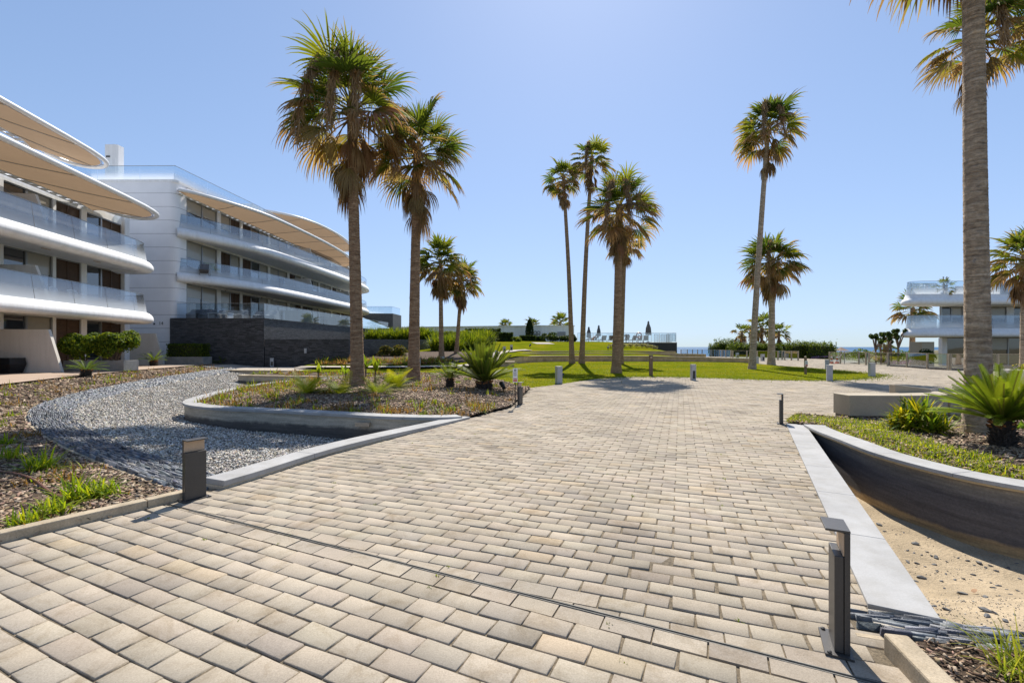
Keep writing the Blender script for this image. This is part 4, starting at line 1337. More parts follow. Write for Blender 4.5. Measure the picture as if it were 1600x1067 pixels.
# far cantilevered terrace with its own rail
t = thing("cantilever_terrace", "dark wedge shaped terrace jutting out past the second block", "terrace", (-19.5, 70, 5))
m = MB()
pl = [(-23.5, 69.5), (-18.2, 69.5), (-18.0, 74), (-24, 74)]
vs = [(p[0] + 19.5, p[1] - 70, zt - 5) for p, zt in zip(pl, (6.75, 6.7, 6.7, 6.75))] + [(p[0] + 19.5, p[1] - 70, zt - 5) for p, zt in zip(pl, (6.35, 4.3, 4.3, 6.3))]
m.add(vs, [(0, 1, 2, 3), (4, 7, 6, 5), (0, 4, 5, 1), (1, 5, 6, 2), (2, 6, 7, 3), (3, 7, 4, 0)])
o = m.build("deck", MAT['cover'], t)
q = np.array([(-23.0, 69.6), (-18.3, 69.6), (-18.15, 73.8)])
for a in (0, 1):
    crv = np.array([(q[a][0] + 19.5, -(q[a][1] - 70)), (q[a + 1][0] + 19.5, -(q[a + 1][1] - 70))])
    glass_run(crv, 1.72, 2.75, 0, 2.4, t, inset=0, mat='glass')
m = MB(); m.bx(-1.4, 1.1, .6, 3.9, -5.5, -.5); m.build("support_wall", MAT['darkmetal'], t)

# ---------------------------------------------------------------- right block, facing the plaza
B3 = thing("apartment_block", "low white building across the plaza with rounded balconies", "apartment block", (42.6, 45.0, -.3), 0)
zz = lambda z: z + .3
c3 = np.vstack([catmull([(-1.0, .02), (-3.2, .05), (-4.6, .5), (-5.0, 1.3), (-4.75, 2.05), (-3.8, 2.45)], 8), [(0, 2.5), (6, 2.5), (14, 2.5), (26, 2.5)]])
c3 = resample(c3, .4)
for z0, nm in ((2.50, 'balcony'), (5.55, 'roof_terrace')):
    mb, _ = band_mesh(c3, zz(z0), .86 if nm == 'balcony' else 1.05, 0)
    bal = mb.build(nm, MAT['white'], B3, smooth=True)
    slab_mesh(c3, zz(z0) + .15, zz(z0) + .6, .0).build("slab", MAT['white'], bal)
    glass_run(c3, zz(z0) + (.8 if nm == 'balcony' else 1.0), zz(z0) + (2.08 if nm == 'balcony' else 2.25), .14, 2.6, bal)
m = MB(); m.prism([(-.1, .25), (26, .25), (26, 9), (9.6, 9)], -.3, zz(6.5)); m.build("wall", MAT['white'], B3)
m = MB(); m.bx(-.4, 26, -.02, .3, zz(2.55), zz(3.2)); m.bx(-.4, 26, -.02, .3, zz(5.6), zz(6.45)); m.build("floor_edge", MAT['white'], B3)
m = MB(); m.prism([(1.2, .0), (26, .0), (26, 8), (9.6, 8)], zz(6.45), zz(7.6)); m.bx(3.5, 26, -1.8, 0, zz(6.5), zz(7.75)); m.build("roof_parapet", MAT['warmwhite'], B3)
pt = [('clear', 1.0), ('blind', 1.1), ('pier', .5), ('clear', 1.9), ('blind', 1.9), ('pier', .7), ('clear', 2.3), ('pier', .9), ('shutter', 2.0), ('clear', 2.0), ('pier', .6)]
pt2 = [('pier', .5), ('clear', 1.9), ('clear', 1.9), ('pier', .4), ('blind', 1.9), ('clear', 2.3), ('pier', .9), ('clear', 2.0), ('pier', .6)]
glazed_floor(B3, -.1, 22, zz(3.35), zz(5.55), .06, pt, rngB)
glazed_floor(B3, -.1, 22, .05, zz(2.5), .06, pt2, rngB)
m = MB(); m.bx(-2.6, -1.4, -.6, .8, 0, zz(2.1)); m.build("store", MAT['blind'], B3)
for x in (1.0, 1.35): 
    m = MB(); m.tube([(x, 1.0, zz(6.5)), (x, 1.0, zz(8.7))], .06, 8); m.build("roof_pole", MAT['steel'], B3)

# ---------------------------------------------------------------- white pool house on the mound
PH = thing("pool_house", "low white flat roofed pool house at the top of the lawn", "building", (4.65, 72, 2.4))
pl = [(-19.5, 78), (4.65, 72), (9.9, 72.6), (9.9, 82), (-19.5, 84)]
m = MB(); m.prism([(p[0] - 4.65, p[1] - 72) for p in pl], -.4, 2.50); m.build("wall", MAT['white'], PH)
m = MB(); m.prism([(p[0] - 4.65 + dx, p[1] - 72 + dy) for p, (dx, dy) in zip(pl, ((-.1, -.12), (0, -.14), (.1, -.1), (.1, .1), (-.1, .1)))], 2.5, 2.62); m.build("roof", MAT['white'], PH)
f = MB(); f.bx(2.55, 3.85, .22, .34, .62, 1.6); f = f.build("window", MAT['alu'], PH)
m = MB(); m.bx(2.63, 3.77, .20, .24, .7, 1.52); m.build("pane", MAT['pane'], f)
# lattice gate of rings by the corner
m = MB()
for k in range(3):
    for j in range(2):
        ring = [(.24 * math.cos(a), 0, .24 * math.sin(a)) for a in np.linspace(0, 2 * math.pi, 17)]
        m.tube([(-.95 + j * .5 + x, .02 + .12 * (1 - j), .45 + k * .5 + z) for x, y, z in ring], .04, 6, cap=False)
m.build("lattice_gate", MAT['darkmetal'], PH)

# ================================================================== VEGETATION
DOWN = np.array([0, 0, -1.])

def fan_fronds(cen, az_, el, R_, rng, ns=22, spread=1.9, droop=.55, age=None, petiole=.55, fold=.25):
    """Washingtonia fronds. cen (n,3); az_, el, R_, age (n,). returns V, F, C"""
    n = len(az_)
    age = np.zeros(n) if age is None else age
    d0 = np.stack([np.cos(az_) * np.cos(el), np.sin(az_) * np.cos(el), np.sin(el)], -1)
    Lp = R_ * petiole * rng.uniform(.75, 1.2, n)
    mid = cen + d0 * (Lp * .5)[:, None]
    hub = cen + d0 * Lp[:, None] + DOWN * (.16 * Lp * np.cos(el))[:, None]
    d = unit(d0 + DOWN * (.30 * np.cos(el) + .05)[:, None])
    s = unit(np.cross(d, UP + rng.normal(0, .12, (n, 3))))
    nm = np.cross(s, d)
    roll = rng.normal(0, .40, n)
    s, nm = s * np.cos(roll)[:, None] + nm * np.sin(roll)[:, None], nm * np.cos(roll)[:, None] - s * np.sin(roll)[:, None]
    a = np.linspace(-1, 1, ns)[None] * (np.asarray(spread) * rng.uniform(.8, 1.08, n))[:, None] + rng.normal(0, .02, (n, ns))
    dir_ = np.cos(a)[..., None] * d[:, None] + np.sin(a)[..., None] * s[:, None] + (fold * np.abs(np.sin(a)))[..., None] * nm[:, None]
    dir_ = unit(dir_)
    L = (R_ * .60)[:, None] * (.70 + .30 * np.cos(a)) * rng.uniform(.86, 1.1, (n, ns))
    T = np.array([0.03, .30, .52, .70, .86, 1.0]); K = len(T)
    bend = (droop * (.30 + .75 * age) * rng.uniform(.6, 1.4, n))[:, None] * rng.uniform(.7, 1.3, (n, ns))
    P = np.zeros((n, ns, K, 3)); D = np.zeros((n, ns, K, 3))
    p = hub[:, None] + dir_ * (L * T[0])[..., None]
    cur = dir_
    for k in range(K):
        P[:, :, k] = p; D[:, :, k] = cur
        if k < K - 1:
            cur = unit(cur + DOWN * (bend * (.12 if T[k + 1] < .5 else 1.15 * T[k + 1]))[..., None])
            p = p + cur * (L * (T[k + 1] - T[k]))[..., None]
    da = 2 * np.asarray(spread) / (ns - 1)
    wf = np.array([.03, .30, .40, .24, .13, .02])
    W = (L[..., None] * wf) * (da * .50) * np.ones((n, ns, K))
    wv = unit(np.cross(D, np.broadcast_to(nm[:, None, None], D.shape)))
    pl = np.where(np.arange(ns) % 2 == 0, 1., -1.)[None, :, None, None] * nm[:, None, None] * (W * .75)[..., None]
    A = P + wv * W[..., None] + pl; B = P - wv * W[..., None] - pl
    V = np.stack([A, B], 3).reshape(-1, 3)
    base = (np.arange(n * ns) * (K * 2))[:, None, None]
    f = np.array([(2 * k, 2 * k + 2, 2 * k + 3, 2 * k + 1) for k in range(K - 1)])
    Fq = (base + f[None]).reshape(-1, 4)
    g0 = np.array([.095, .13, .018]); g1 = np.array([.18, .20, .018]); g2 = np.array([.05, .088, .018])
    mixv = rng.random((n, 1)) 
    gcol = np.where(mixv < .5, g2 + (g0 - g2) * mixv * 2, g0 + (g1 - g0) * (mixv - .5) * 2)
    br = np.array([.29, .19, .108]) * rng.uniform(.7, 1.25, (n, 1)) * (1 + rng.normal(0, .06, (n, 3)))
    yl = np.array([.34, .26, .035])
    ag = np.clip(age + .06, 0, 1)[:, None, None]
    tt = T[None, None, :]
    m = sstep(.95 - 1.15 * ag, 1.25 - 1.0 * ag, tt + rng.normal(0, .08, (n, ns, 1)))
    my = np.clip(1 - np.abs(m - .45) * 3, 0, 1) * .5
    C = gcol[:, None, None] * (1 - m[..., None]) + br[:, None, None] * m[..., None]
    C = C * (1 - my[..., None]) + yl * my[..., None]
    C = np.repeat(C[:, :, :, None, :], 2, 3).reshape(-1, 3)
    # petioles: two crossed strips
    pw = .022 * np.maximum(1, R_ / 2)
    rows = []
    for w_ in (s, nm):
        rows += [cen + w_ * pw[:, None] * 1.4, cen - w_ * pw[:, None] * 1.4, mid + w_ * pw[:, None], mid - w_ * pw[:, None], hub + w_ * pw[:, None] * .8, hub - w_ * pw[:, None] * .8]
    PV = np.stack(rows, 1).reshape(-1, 3)
    pf = np.array([(0, 2, 3, 1), (2, 4, 5, 3), (6, 8, 9, 7), (8, 10, 11, 9)])
    PF = ((np.arange(n) * 12)[:, None, None] + pf[None]).reshape(-1, 4)
    pc = (np.array([.20, .19, .05])[None] * (1 - age[:, None]) + np.array([.26, .15, .07])[None] * age[:, None])
    PC = np.repeat(pc, 12, 0)
    return np.vstack([V, PV]), np.vstack([Fq, PF + len(V)]), np.vstack([C, PC])

def trunk_mesh(base, top, r0, r1, name, mat, par, loc, rng, rings=90, n=20, rough=.02, flare=.45, bow=0.0):
    base, top = np.array(base, float), np.array(top, float)
    t = np.linspace(0, 1, rings)
    H = np.linalg.norm(top - base)
    hh = t * H
    r = r1 + (r0 - r1) * (1 - t) ** 1.15 + r0 * flare * np.exp(-hh / .45)
    c = base + (top - base) * t[:, None]
    # lean that straightens as it climbs
    side = (top - base).copy(); side[2] = 0
    c = c + side * (np.sin(math.pi * t) * bow)[:, None]
    c[:, 0] += .02 * np.sin(t * 9 + rng.uniform(0, 6)) * r0; 
    ang = np.linspace(0, 2 * math.pi, n, endpoint=False)
    saw = np.where(np.arange(rings) % 2 == 0, 1.0, 1 - rough * 1.1)
    rr = (r * saw)[:, None] * (1 + rng.normal(0, rough * .5, (rings, n)))
    V = np.stack([c[:, None, 0] + rr * np.cos(ang), c[:, None, 1] + rr * np.sin(ang), np.repeat(c[:, 2:3], n, 1) + rng.normal(0, .012, (rings, n))], -1).reshape(-1, 3)
    V[:n, 2] = base[2] - .15
    F = []
    for i in range(rings - 1):
        for j in range(n):
            a, b = i * n + j, i * n + (j + 1) % n
            F.append((a, b, b + n, a + n))
    return mesh_np(name, V, np.array(F), mat, par, smooth=False, loc=loc)

def palm(label, base, top, r0, r1, R_, seed, ngreen=30, nmid=16, nskirt=26, skirt_len=1.6, ns=22, group=None, stalks=0, el_hi=1.35, el_lo=-.5, trunkmat='trunk', rings=90, sides=18, bow=0.0, flare=.4, young=1.0, name="fan_palm"):
    rng = np.random.default_rng(seed)
    base = np.array(base, float); top = np.array(top, float)
    root = thing(name, label, "palm tree", tuple(base), 0, group)
    trunk_mesh(base, top + np.array([0, 0, .1]), r0, r1, "trunk", MAT[trunkmat], root, base, rng, rings=rings, n=sides, bow=bow, flare=flare)
    ax_ = unit(top - base)
    n = ngreen + nmid
    u = (np.arange(n) + .5) / n
    el = el_hi + (el_lo - el_hi) * u ** .85 + rng.normal(0, .10, n)
    azs = np.arange(n) * 2.39996 + rng.normal(0, .25, n)
    age = np.where(u < ngreen / n, .08 + .30 * u, .35 + .5 * rng.random(n)) * young
    age = np.clip(age + rng.normal(0, .08, n), 0, 1)
    cen = top[None] - ax_[None] * (u * .5)[:, None] + rng.normal(0, .04, (n, 3))
    RR = R_ * rng.uniform(.82, 1.12, n) * (.82 + .18 * np.cos(el))
    V, F_, C = fan_fronds(cen, azs, el, RR, rng, ns=ns, droop=.42 + .35 * u.mean(), age=age)
    mesh_np("crown", V, F_, MAT['frond'], root, C, loc=base)
    if nskirt:
        u = rng.random(nskirt)
        el = -1.05 - .42 * u + rng.normal(0, .08, nskirt)
        azs = rng.uniform(0, 6.28, nskirt)
        cen = top[None] - ax_[None] * (.35 + u * skirt_len)[:, None]
        cen = cen + np.stack([np.cos(azs), np.sin(azs), 0 * azs], -1) * r1 * .7
        V, F_, C = fan_fronds(cen, azs, el, R_ * rng.uniform(.62, .92, nskirt), rng, ns=max(10, ns - 8), spread=.95, droop=.9, age=np.full(nskirt, 1.0), petiole=.42, fold=.1)
        C = C * .92
        mesh_np("dead_leaf_skirt", V, F_, MAT['dryleaf'], root, C, loc=base)
    for k in range(stalks):
        a = -1.57 + (k - .5) * .55 + rng.uniform(-.5, .1)        # hang on the camera side as in the photo
        m = []; 
        nst = 520
        t = rng.uniform(0, 1, nst)
        L = R_ * .95
        ctr = np.stack([np.cos(a) * (.45 + .5 * t), np.sin(a) * (.45 + .5 * t), .55 + .25 * t - 1.6 * t ** 2], -1) * (L / 1.1)
        st = top + ctr + rng.normal(0, .07 * R_ * .4, (nst, 3))
        en = st + np.stack([rng.normal(0, .10, nst), rng.normal(0, .10, nst), -rng.uniform(.2, .55, nst)], -1)
        wv = unit(np.stack([rng.normal(0, 1, nst), rng.normal(0, 1, nst), 0 * t], -1)) * .019
        V = np.stack([st - wv, st + wv, en + wv * .4, en - wv * .4], 1).reshape(-1, 3)
        F_ = np.arange(nst * 4).reshape(-1, 4)
        C = np.repeat(np.array([.36, .25, .15]) * rng.uniform(.6, 1.2, (nst, 1)), 4, 0)
        mesh_np("flower_plume", V, F_, MAT['dryleaf'], root, C, loc=base)
    return root

def xyz(px, py, Y): return (ax(px, Y), Y, az(py, Y))

# tall palms in the island bed
palm("tallest shaggy palm in the mulched bed, its tan flower plume hanging down the front", (ax(559, 16.4), 16.4, .14), xyz(549, 165, 16.4), .235, .165, 2.5, 101, 26, 18, 24, 1.6, ns=34, stalks=3, rings=190, sides=22)
palm("shaggy palm leaning just behind the tallest one, crown full of browning fronds", (ax(646, 18.7), 18.7, .14), xyz(652, 232, 18.7), .24, .16, 2.25, 102, 20, 20, 22, 1.7, ns=34, stalks=1, rings=170, sides=22)
palm("green crowned palm by the reed hedge, the left and fuller of that pair", (ax(690, 36), 36, .75), xyz(688, 408, 36), .20, .14, 2.3, 103, 30, 12, 22, 1.3, ns=18)
palm("thinner palm of the pair by the reed hedge, brown lower fronds", (ax(713, 39), 39, 1.0), xyz(722, 434, 39), .18, .125, 2.0, 104, 20, 18, 22, 1.2, ns=18)
palm("slender tall palm on the lawn joined to its twin, left, smaller crown", (ax(894, 38), 38, .2), xyz(880, 276, 38), .22, .13, 1.75, 105, 18, 16, 16, 1.1, ns=16, bow=-.10)
palm("slender tall palm on the lawn, the higher of the two joined at the foot", (ax(909, 38), 38, .2), xyz(925, 246, 38), .23, .14, 1.9, 106, 20, 12, 16, 1.6, ns=16, bow=-.10, stalks=1)
palm("full bushy palm at the lawn edge shading the pavers", (ax(963, 27), 27, .02), xyz(968, 322, 27), .265, .20, 2.4, 107, 22, 20, 18, 1.6, ns=28, stalks=2, rings=130)
palm("palm hidden behind the bushy palm at the lawn edge, low brown crown", (ax(969, 38), 38, .22), xyz(977, 374, 38), .24, .15, 1.9, 108, 8, 16, 8, .6, ns=16, el_hi=.5)
palm("lone very tall palm leaning right at the far lawn edge", (ax(1175, 30.7), 30.7, .01), xyz(1201, 196, 30.7), .215, .14, 2.4, 109, 22, 14, 14, 1.7, ns=20, bow=-.06, stalks=2, trunkmat='trunkgrey', rings=130)
palm("shorter bushy palm behind the leaning tall one", (ax(1205, 36), 36, .0), xyz(1207, 406, 36), .27, .19, 2.6, 110, 28, 22, 26, 1.4, ns=20, stalks=1, trunkmat='trunkgrey')
palm("thick ringed palm trunk rising out of the right bed beside the cycad", (7.95, 7.75, .08), (ax(1517, 7.75), 7.75, 10.1), .178, .128, 2.1, 111, 24, 20, 14, .5, ns=30, trunkmat='trunkgrey', rings=330, sides=40, flare=.38)
palm("palm with browning drooping crown behind the thick ringed trunk", (ax(1529, 15), 15, .0), xyz(1531, 48, 15), .15, .11, 1.75, 112, 14, 18, 10, 1.0, ns=28, stalks=1, trunkmat='trunkgrey', rings=130)
palm("palm at the right building's planter with a shaggy brown crown", (ax(1601, 20), 20, .2), xyz(1602, 398, 20), .17, .13, 1.45, 113, 20, 22, 20, 1.1, ns=20, trunkmat='trunkgrey')
palm("far palm standing beside the rounded balcony end of the right building", (ax(1425, 60), 60, -.3), xyz(1426, 482, 60), .36, .24, 2.7, 114, 14, 16, 12, 1.2, ns=14)
palm("distant palm beyond the lawn, leftmost and scruffiest of the seaside clump", (ax(1159, 82), 82, -.4), xyz(1159, 518, 82), .26, .2, 1.9, 115, 8, 10, 10, 1.3, ns=10, rings=30, sides=10, group="palms by the sea")
palm("distant palm beyond the lawn, highest of the seaside clump", (ax(1190, 84), 84, -.4), xyz(1190, 510, 84), .3, .22, 2.9, 116, 22, 10, 10, 1.8, ns=12, rings=30, sides=10, group="palms by the sea")
palm("distant palm beyond the lawn, rightmost of the seaside clump", (ax(1216, 80), 80, -.4), xyz(1217, 518, 80), .24, .2, 2.3, 117, 18, 6, 5, .8, ns=12, rings=30, sides=10, group="palms by the sea")
palm("distant thin palm between the scruffy one and the highest of the seaside clump", (ax(1172, 86), 86, -.4), xyz(1173, 518, 86), .24, .2, 1.8, 118, 10, 8, 10, 1.4, ns=10, rings=30, sides=10, group="palms by the sea")
for k, (px, py, Y, rr, lb) in enumerate(((790, 508, 86, 1.6, "palm top showing over the pool house, furthest from the cypress"), (833, 507, 84, 1.8, "palm top showing over the pool house right behind the cypress"), (875, 505, 80, 2.2, "palm top showing over the pool house's window side"))):
    palm(lb, (ax(px, Y), Y, 2.0), xyz(px, py, Y), .25, .2, rr, 130 + k, 24, 4, 0, ns=12, rings=20, sides=10, el_hi=1.4, el_lo=-.1, group="palms behind the pool house")
palm("squat fan palm among the knobbly branched trees", (ax(1384, 52), 52, -.3), xyz(1384, 540, 52), .3, .26, 1.15, 140, 18, 4, 4, .4, ns=12, rings=16, sides=10)
palm("small potted palm on the right building's roof terrace", (ax(1476, 43.6), 43.6, az(458, 43.6)), xyz(1475, 446, 43.6), .1, .08, .95, 141, 16, 2, 0, ns=12, rings=12, sides=8)

# ---------------------------------------------------------------- cycads
def cycad(label, base, th, tr, R_, seed, nl=40, stiff=1.0, wide=.0060,  npair=42, el_hi=1.25, el_lo=.12, group=None, hue=(.085, .14, .016)):
    rng = np.random.default_rng(seed)
    base = np.array(base, float)
    root = thing("cycad", label, "cycad", tuple(base), 0, group)
    m = MB()
    prof = [(tr * .92, -.1), (tr * 1.0, th * .15), (tr * 1.05, th * .5), (tr * 1.02, th * .85), (tr * .75, th * 1.02)]
    m.lathe(prof, n=20)
    tk = m.build("trunk", MAT['hairy'], root, smooth=True)
    # old leaf bases
    nb = int(220 if R_ > .7 else 90)
    a = rng.uniform(0, 6.28, nb); h = rng.uniform(.02, 1.0, nb) * th
    P = np.stack([np.cos(a) * tr, np.sin(a) * tr, h], -1)
    T = np.array([(0, -.5, -.35), (0, .5, -.35), (1, 0, .15), (0, 0, .5)])
    S = np.zeros((nb, 3, 3)); S[:, 0, 0] = rng.uniform(.05, .10, nb) * tr / .17; S[:, 1, 1] = .045 * tr / .17; S[:, 2, 2] = .05 * tr / .17
    V, Fo = inst_np(T, [(0, 2, 3), (1, 3, 2), (0, 1, 2)], rotz(a) @ roty(-rng.uniform(.1, .9, nb)) @ S, P)
    top = h > th * .78
    c = np.where(top[:, None], np.array([.26, .11, .04]), np.array([.060, .045, .036])) * rng.uniform(.6, 1.4, (nb, 1))
    mesh_np("leaf_base", V, Fo, MAT['chip'], tk, np.repeat(c, 4, 0))
    VS, FS, CS = [], [], []; nbv = 0
    K = 12
    for i in range(nl):
        u = (i + .5) / nl
        el = el_hi + (el_lo - el_hi) * u ** .8 + rng.normal(0, .07)
        a = i * 2.39996 + rng.normal(0, .15)
        L = R_ * rng.uniform(.9, 1.1)
        d = np.array([math.cos(a) * math.cos(el), math.sin(a) * math.cos(el), math.sin(el)])
        p = np.array([math.cos(a) * tr * .3, math.sin(a) * tr * .3, th * .97])
        pts = [p]; dirs = [d]
        for k in range(K):
            d = unit(d + DOWN * stiff * (.025 + .06 * (k / K)) * math.cos(el) * 1.1)
            p = p + d * L / K; pts.append(p); dirs.append(d)
        pts = np.array(pts); dirs = np.array(dirs)
        s = unit(np.cross(dirs[0], UP + 1e-3)); 
        t = np.linspace(.10, 1.0, npair)
        PX = np.stack([np.interp(t * K, np.arange(K + 1), pts[:, k]) for k in range(3)], -1)
        DX = unit(np.stack([np.interp(t * K, np.arange(K + 1), dirs[:, k]) for k in range(3)], -1))
        nrm = unit(np.cross(s, DX))
        ll = L * .128 * np.sin(np.clip(t * 2.6 + .25, 0, math.pi)) ** .7 + .02 * L
        ll = np.maximum(ll, .06 * L)
        g = np.array(hue) * rng.uniform(.7, 1.35)
        for sg in (-1, 1):
            dd = unit(DX * .62 + s * sg * .75 + nrm * .38)
            wv = DX * (L * wide)
            a0 = PX - wv; b0 = PX + wv; tip = PX + dd * ll[:, None] + DOWN * (ll * .10)[:, None]
            mid = PX + dd * (ll * .55)[:, None]
            V = np.stack([a0, b0, mid + wv * .9, mid - wv * .9, tip, tip + wv * .2], 1).reshape(-1, 3)
            f = np.array([(0, 1, 2, 3), (3, 2, 5, 4)])
            VS.append(V); FS.append((np.arange(npair)[:, None, None] * 6 + f[None]).reshape(-1, 4) + nbv); nbv += len(V)
            cc = np.repeat(g[None] * (1 + .35 * t[:, None]) * np.array([1 + .25 * rng.random(), 1, 1]), 6, 0); CS.append(cc)
        wv = s * .010 * R_
        V = np.stack([pts + wv, pts - wv], 1).reshape(-1, 3)
        FS.append(np.array([(2 * k, 2 * k + 2, 2 * k + 3, 2 * k + 1) for k in range(K)]) + nbv); nbv += len(V)
        VS.append(V); CS.append(np.tile(np.array([.20, .20, .05]), (len(V), 1)))
    mesh_np("leaves", np.concatenate(VS), np.concatenate(FS), MAT['leaf'], root, np.concatenate(CS))
    return root
MAT['hairy'] = surf("shaggy cycad trunk", (.05, .036, .028), .95, .5, 18, .5, 60, 1.0, 45, .05)
cx, cy = gp(1567, 704, .10)
cycad("big glossy cycad with thick shaggy trunk in the right bed", (cx, cy, .08), .45, .125, .80, 201, 76, stiff=.8, wide=.0062, npair=62, el_hi=1.35, el_lo=.30, hue=(.10, .155, .012))
cx, cy = gp(757, 609, .14)
cycad("large upright cycad beside the lawn behind the plaza corner", (cx, cy, .12), .30, .22, 1.30, 202, 62, stiff=.45, wide=.0095, npair=44, el_hi=1.45, el_lo=.28, hue=(.065, .10, .014))
cx, cy = gp(703, 607, .16)
cycad("small cycad with short trunk between the second palm and the large cycad", (cx, cy, .14), .38, .13, .68, 203, 34, stiff=.5, wide=.010, npair=30,  el_hi=1.3, el_lo=.2, hue=(.06, .10, .016))
cx, cy = gp(135, 591, .25)
cycad("dark trunked cycad at the left bed in front of the concrete planter", (cx, cy, .22), .40, .17, .66, 204, 28, wide=.010, npair=28,  el_hi=1.0, el_lo=.2, hue=(.06, .115, .016))
cx, cy = gp(240, 573, .33)
cycad("cycad by the clipped hedge box at the slate wall", (cx, cy, .28), .45, .18, .78, 205, 26, wide=.010, npair=26,  el_hi=1.0, el_lo=.25, hue=(.08, .14, .014))
cx, cy = gp(347, 571, .25)
cycad("low spreading cycad without visible trunk at the foot of the dark wall", (cx, cy, .2), .12, .14, .95, 206, 22, wide=.010, npair=26,  el_hi=.8, el_lo=.15, hue=(.07, .115, .014))

# ---------------------------------------------------------------- strap leaved plants, grass tufts
def straps(n, L, w, rng, el=(1.4, .3), droop=.9, spread=.05, cols=((.09, .15, .015),), tipcol=None, K=5, origin=None, orgs=None):
    azs = rng.uniform(0, 6.28, n)
    e = rng.uniform(el[1], el[0], n)
    d = np.stack([np.cos(azs) * np.cos(e), np.sin(azs) * np.cos(e), np.sin(e)], -1)
    p = np.zeros((n, 3)); p[:, :2] = rng.normal(0, spread, (n, 2))
    if orgs is not None:
        idx = rng.integers(0, len(orgs), n); p = p + orgs[idx]
    if origin is not None: p = p + np.asarray(origin)
    LL = L * rng.uniform(.6, 1.15, n)
    s = unit(np.cross(d, UP + 1e-3))
    wf = np.interp(np.linspace(0, 1, K + 1), [0, .3, .7, 1], [.6, 1, .8, .06])
    rows = []
    bend = droop * rng.uniform(.4, 1.5, n) / K
    for k in range(K + 1):
        ww = (w * wf[k]) * np.ones(n)
        rows += [p + s * ww[:, None], p - s * ww[:, None]]
        d = unit(d + DOWN * bend[:, None] * (.3 + 1.4 * k / K))
        p = p + d * (LL / K)[:, None]
    V = np.stack(rows, 1).reshape(-1, 3)
    f = np.array([(2 * k, 2 * k + 2, 2 * k + 3, 2 * k + 1) for k in range(K)])
    Fq = ((np.arange(n) * (2 * K + 2))[:, None, None] + f[None]).reshape(-1, 4)
    cols = np.array(cols)
    c = cols[rng.integers(0, len(cols), n)] * rng.uniform(.75, 1.25, (n, 1))
    C = np.repeat(c[:, None], 2 * K + 2, 1)
    if tipcol is not None:
        t = np.repeat(np.linspace(0, 1, K + 1), 2)[None, :, None]
        m = sstep(.2, 1, t); C = C * (1 - m) + np.array(tipcol) * m
    return V, Fq, C.reshape(-1, 3)

YG = ((.27, .35, .016), (.20, .29, .016), (.36, .39, .02), (.13, .22, .016))
def clump(name, label, cat, base, parts, group=None, mat='leaf'):
    VS, FS, CS = [], [], []; nb = 0
    for V, Fq, C in parts:
        VS.append(V); FS.append(Fq + nb); CS.append(C); nb += len(V)
    o = mesh_np(name, np.concatenate(VS), np.concatenate(FS), MAT[mat], None, np.concatenate(CS))
    o.location = base
    return tag(o, label, cat, group)

rng = np.random.default_rng(31)
BR = ((.27, .14, .05), (.22, .13, .06), (.30, .19, .07))
def tuft(label, px, py, z, L, seed, n=70, w=.006, group="grass tufts in the left bed", brown=.35, spread=.06, el=(1.45, .35)):
    rng = np.random.default_rng(seed)
    x, y = gp(px, py, z)
    zz = float(lbed_z(np.array([x]), np.array([y]))[0]) if x < -2 else z
    parts = [straps(n, L, w, rng, el=el, droop=1.2, spread=spread, cols=YG)]
    if brown: parts.append(straps(int(n * brown * 2), L * .5, w * .9, rng, el=(.9, .05), droop=1.3, spread=spread * 1.5, cols=BR))
    return clump("grass_tuft", label, "grass tuft", (x, y, zz), parts, group)
# the tufts near the kerb and the hose
for k, a in enumerate((("bright grass tuft at the kerb, nearest the camera of the row there", 40, 818, .02, .17, 60), ("grass tuft at the kerb, second in the row along it", 85, 800, .02, .20, 70), ("large arching grass tuft at the kerb below the end of the brown hose", 122, 778, .02, .26, 110),
        ("bright grass tuft between the hose end and the slate border", 163, 772, .02, .22, 80), ("tall grass tuft in the mulch above the brown hose", 62, 728, .05, .30, 110), ("small brown tipped tuft behind the tall one above the hose", 20, 712, .05, .20, 60),
        ("rusty tuft by the slate curve at the picture's left edge", 8, 690, .06, .2, 50))):
    tuft(a[0], a[1], a[2], a[3], a[4] * 1.2, 300 + k, int(a[5] * 1.2), w=.0075 if a[4] < .24 else .0085, spread=.06)
# corner grass clump, bottom right
rng = np.random.default_rng(340)
parts = [straps(190, .30, .0044, rng, el=(1.5, .7), droop=.9, spread=.085, cols=((.22, .30, .02), (.14, .22, .02), (.30, .33, .04)), tipcol=(.36, .36, .05), K=6), straps(60, .24, .0045, rng, el=(.8, .1), droop=1.0, spread=.09, cols=BR)]
clump("grass_tuft", "tall bright grass clump in the corner bed below the slate strip", "grass tuft", (2.50, 2.13, -.01), parts)
# broad leaved yellow green shrub right of the bollard
rng = np.random.default_rng(350)
bx_, by_ = gp(1436, 676, .1)
a_ = rng.uniform(0, 6.28, 60); r_ = np.sqrt(rng.random(60)) * .36; h_ = rng.uniform(.02, .50, 60) * (1 - (r_ / .4) ** 2)
orgs = np.stack([np.cos(a_) * r_, np.sin(a_) * r_, h_], -1)
parts = [straps(620, .36, .020, rng, el=(1.5, .0), droop=.75, spread=.02, cols=((.34, .34, .016), (.22, .28, .016), (.13, .20, .016), (.44, .38, .02), (.07, .13, .016)), orgs=orgs, K=4)]
clump("strap_leaf_shrub", "dense yellow green strap leaved shrub in front of the sandstone bench", "shrub", (bx_, by_, .1), parts)
rng = np.random.default_rng(351)
for k, (px, py, lb) in enumerate(((1590, 665, "low broad leaved plant behind the big cycad trunk"), (1512, 652, "small pale rosette at the foot of the thick ringed palm"))):
    x, y = gp(px, py, .15)
    clump("strap_leaf_shrub", lb, "shrub", (x, y, .1), [straps(60, .24, .02, rng, el=(1.4, .1), droop=.8, spread=.08, cols=((.2, .25, .02), (.1, .17, .02)), K=4)])

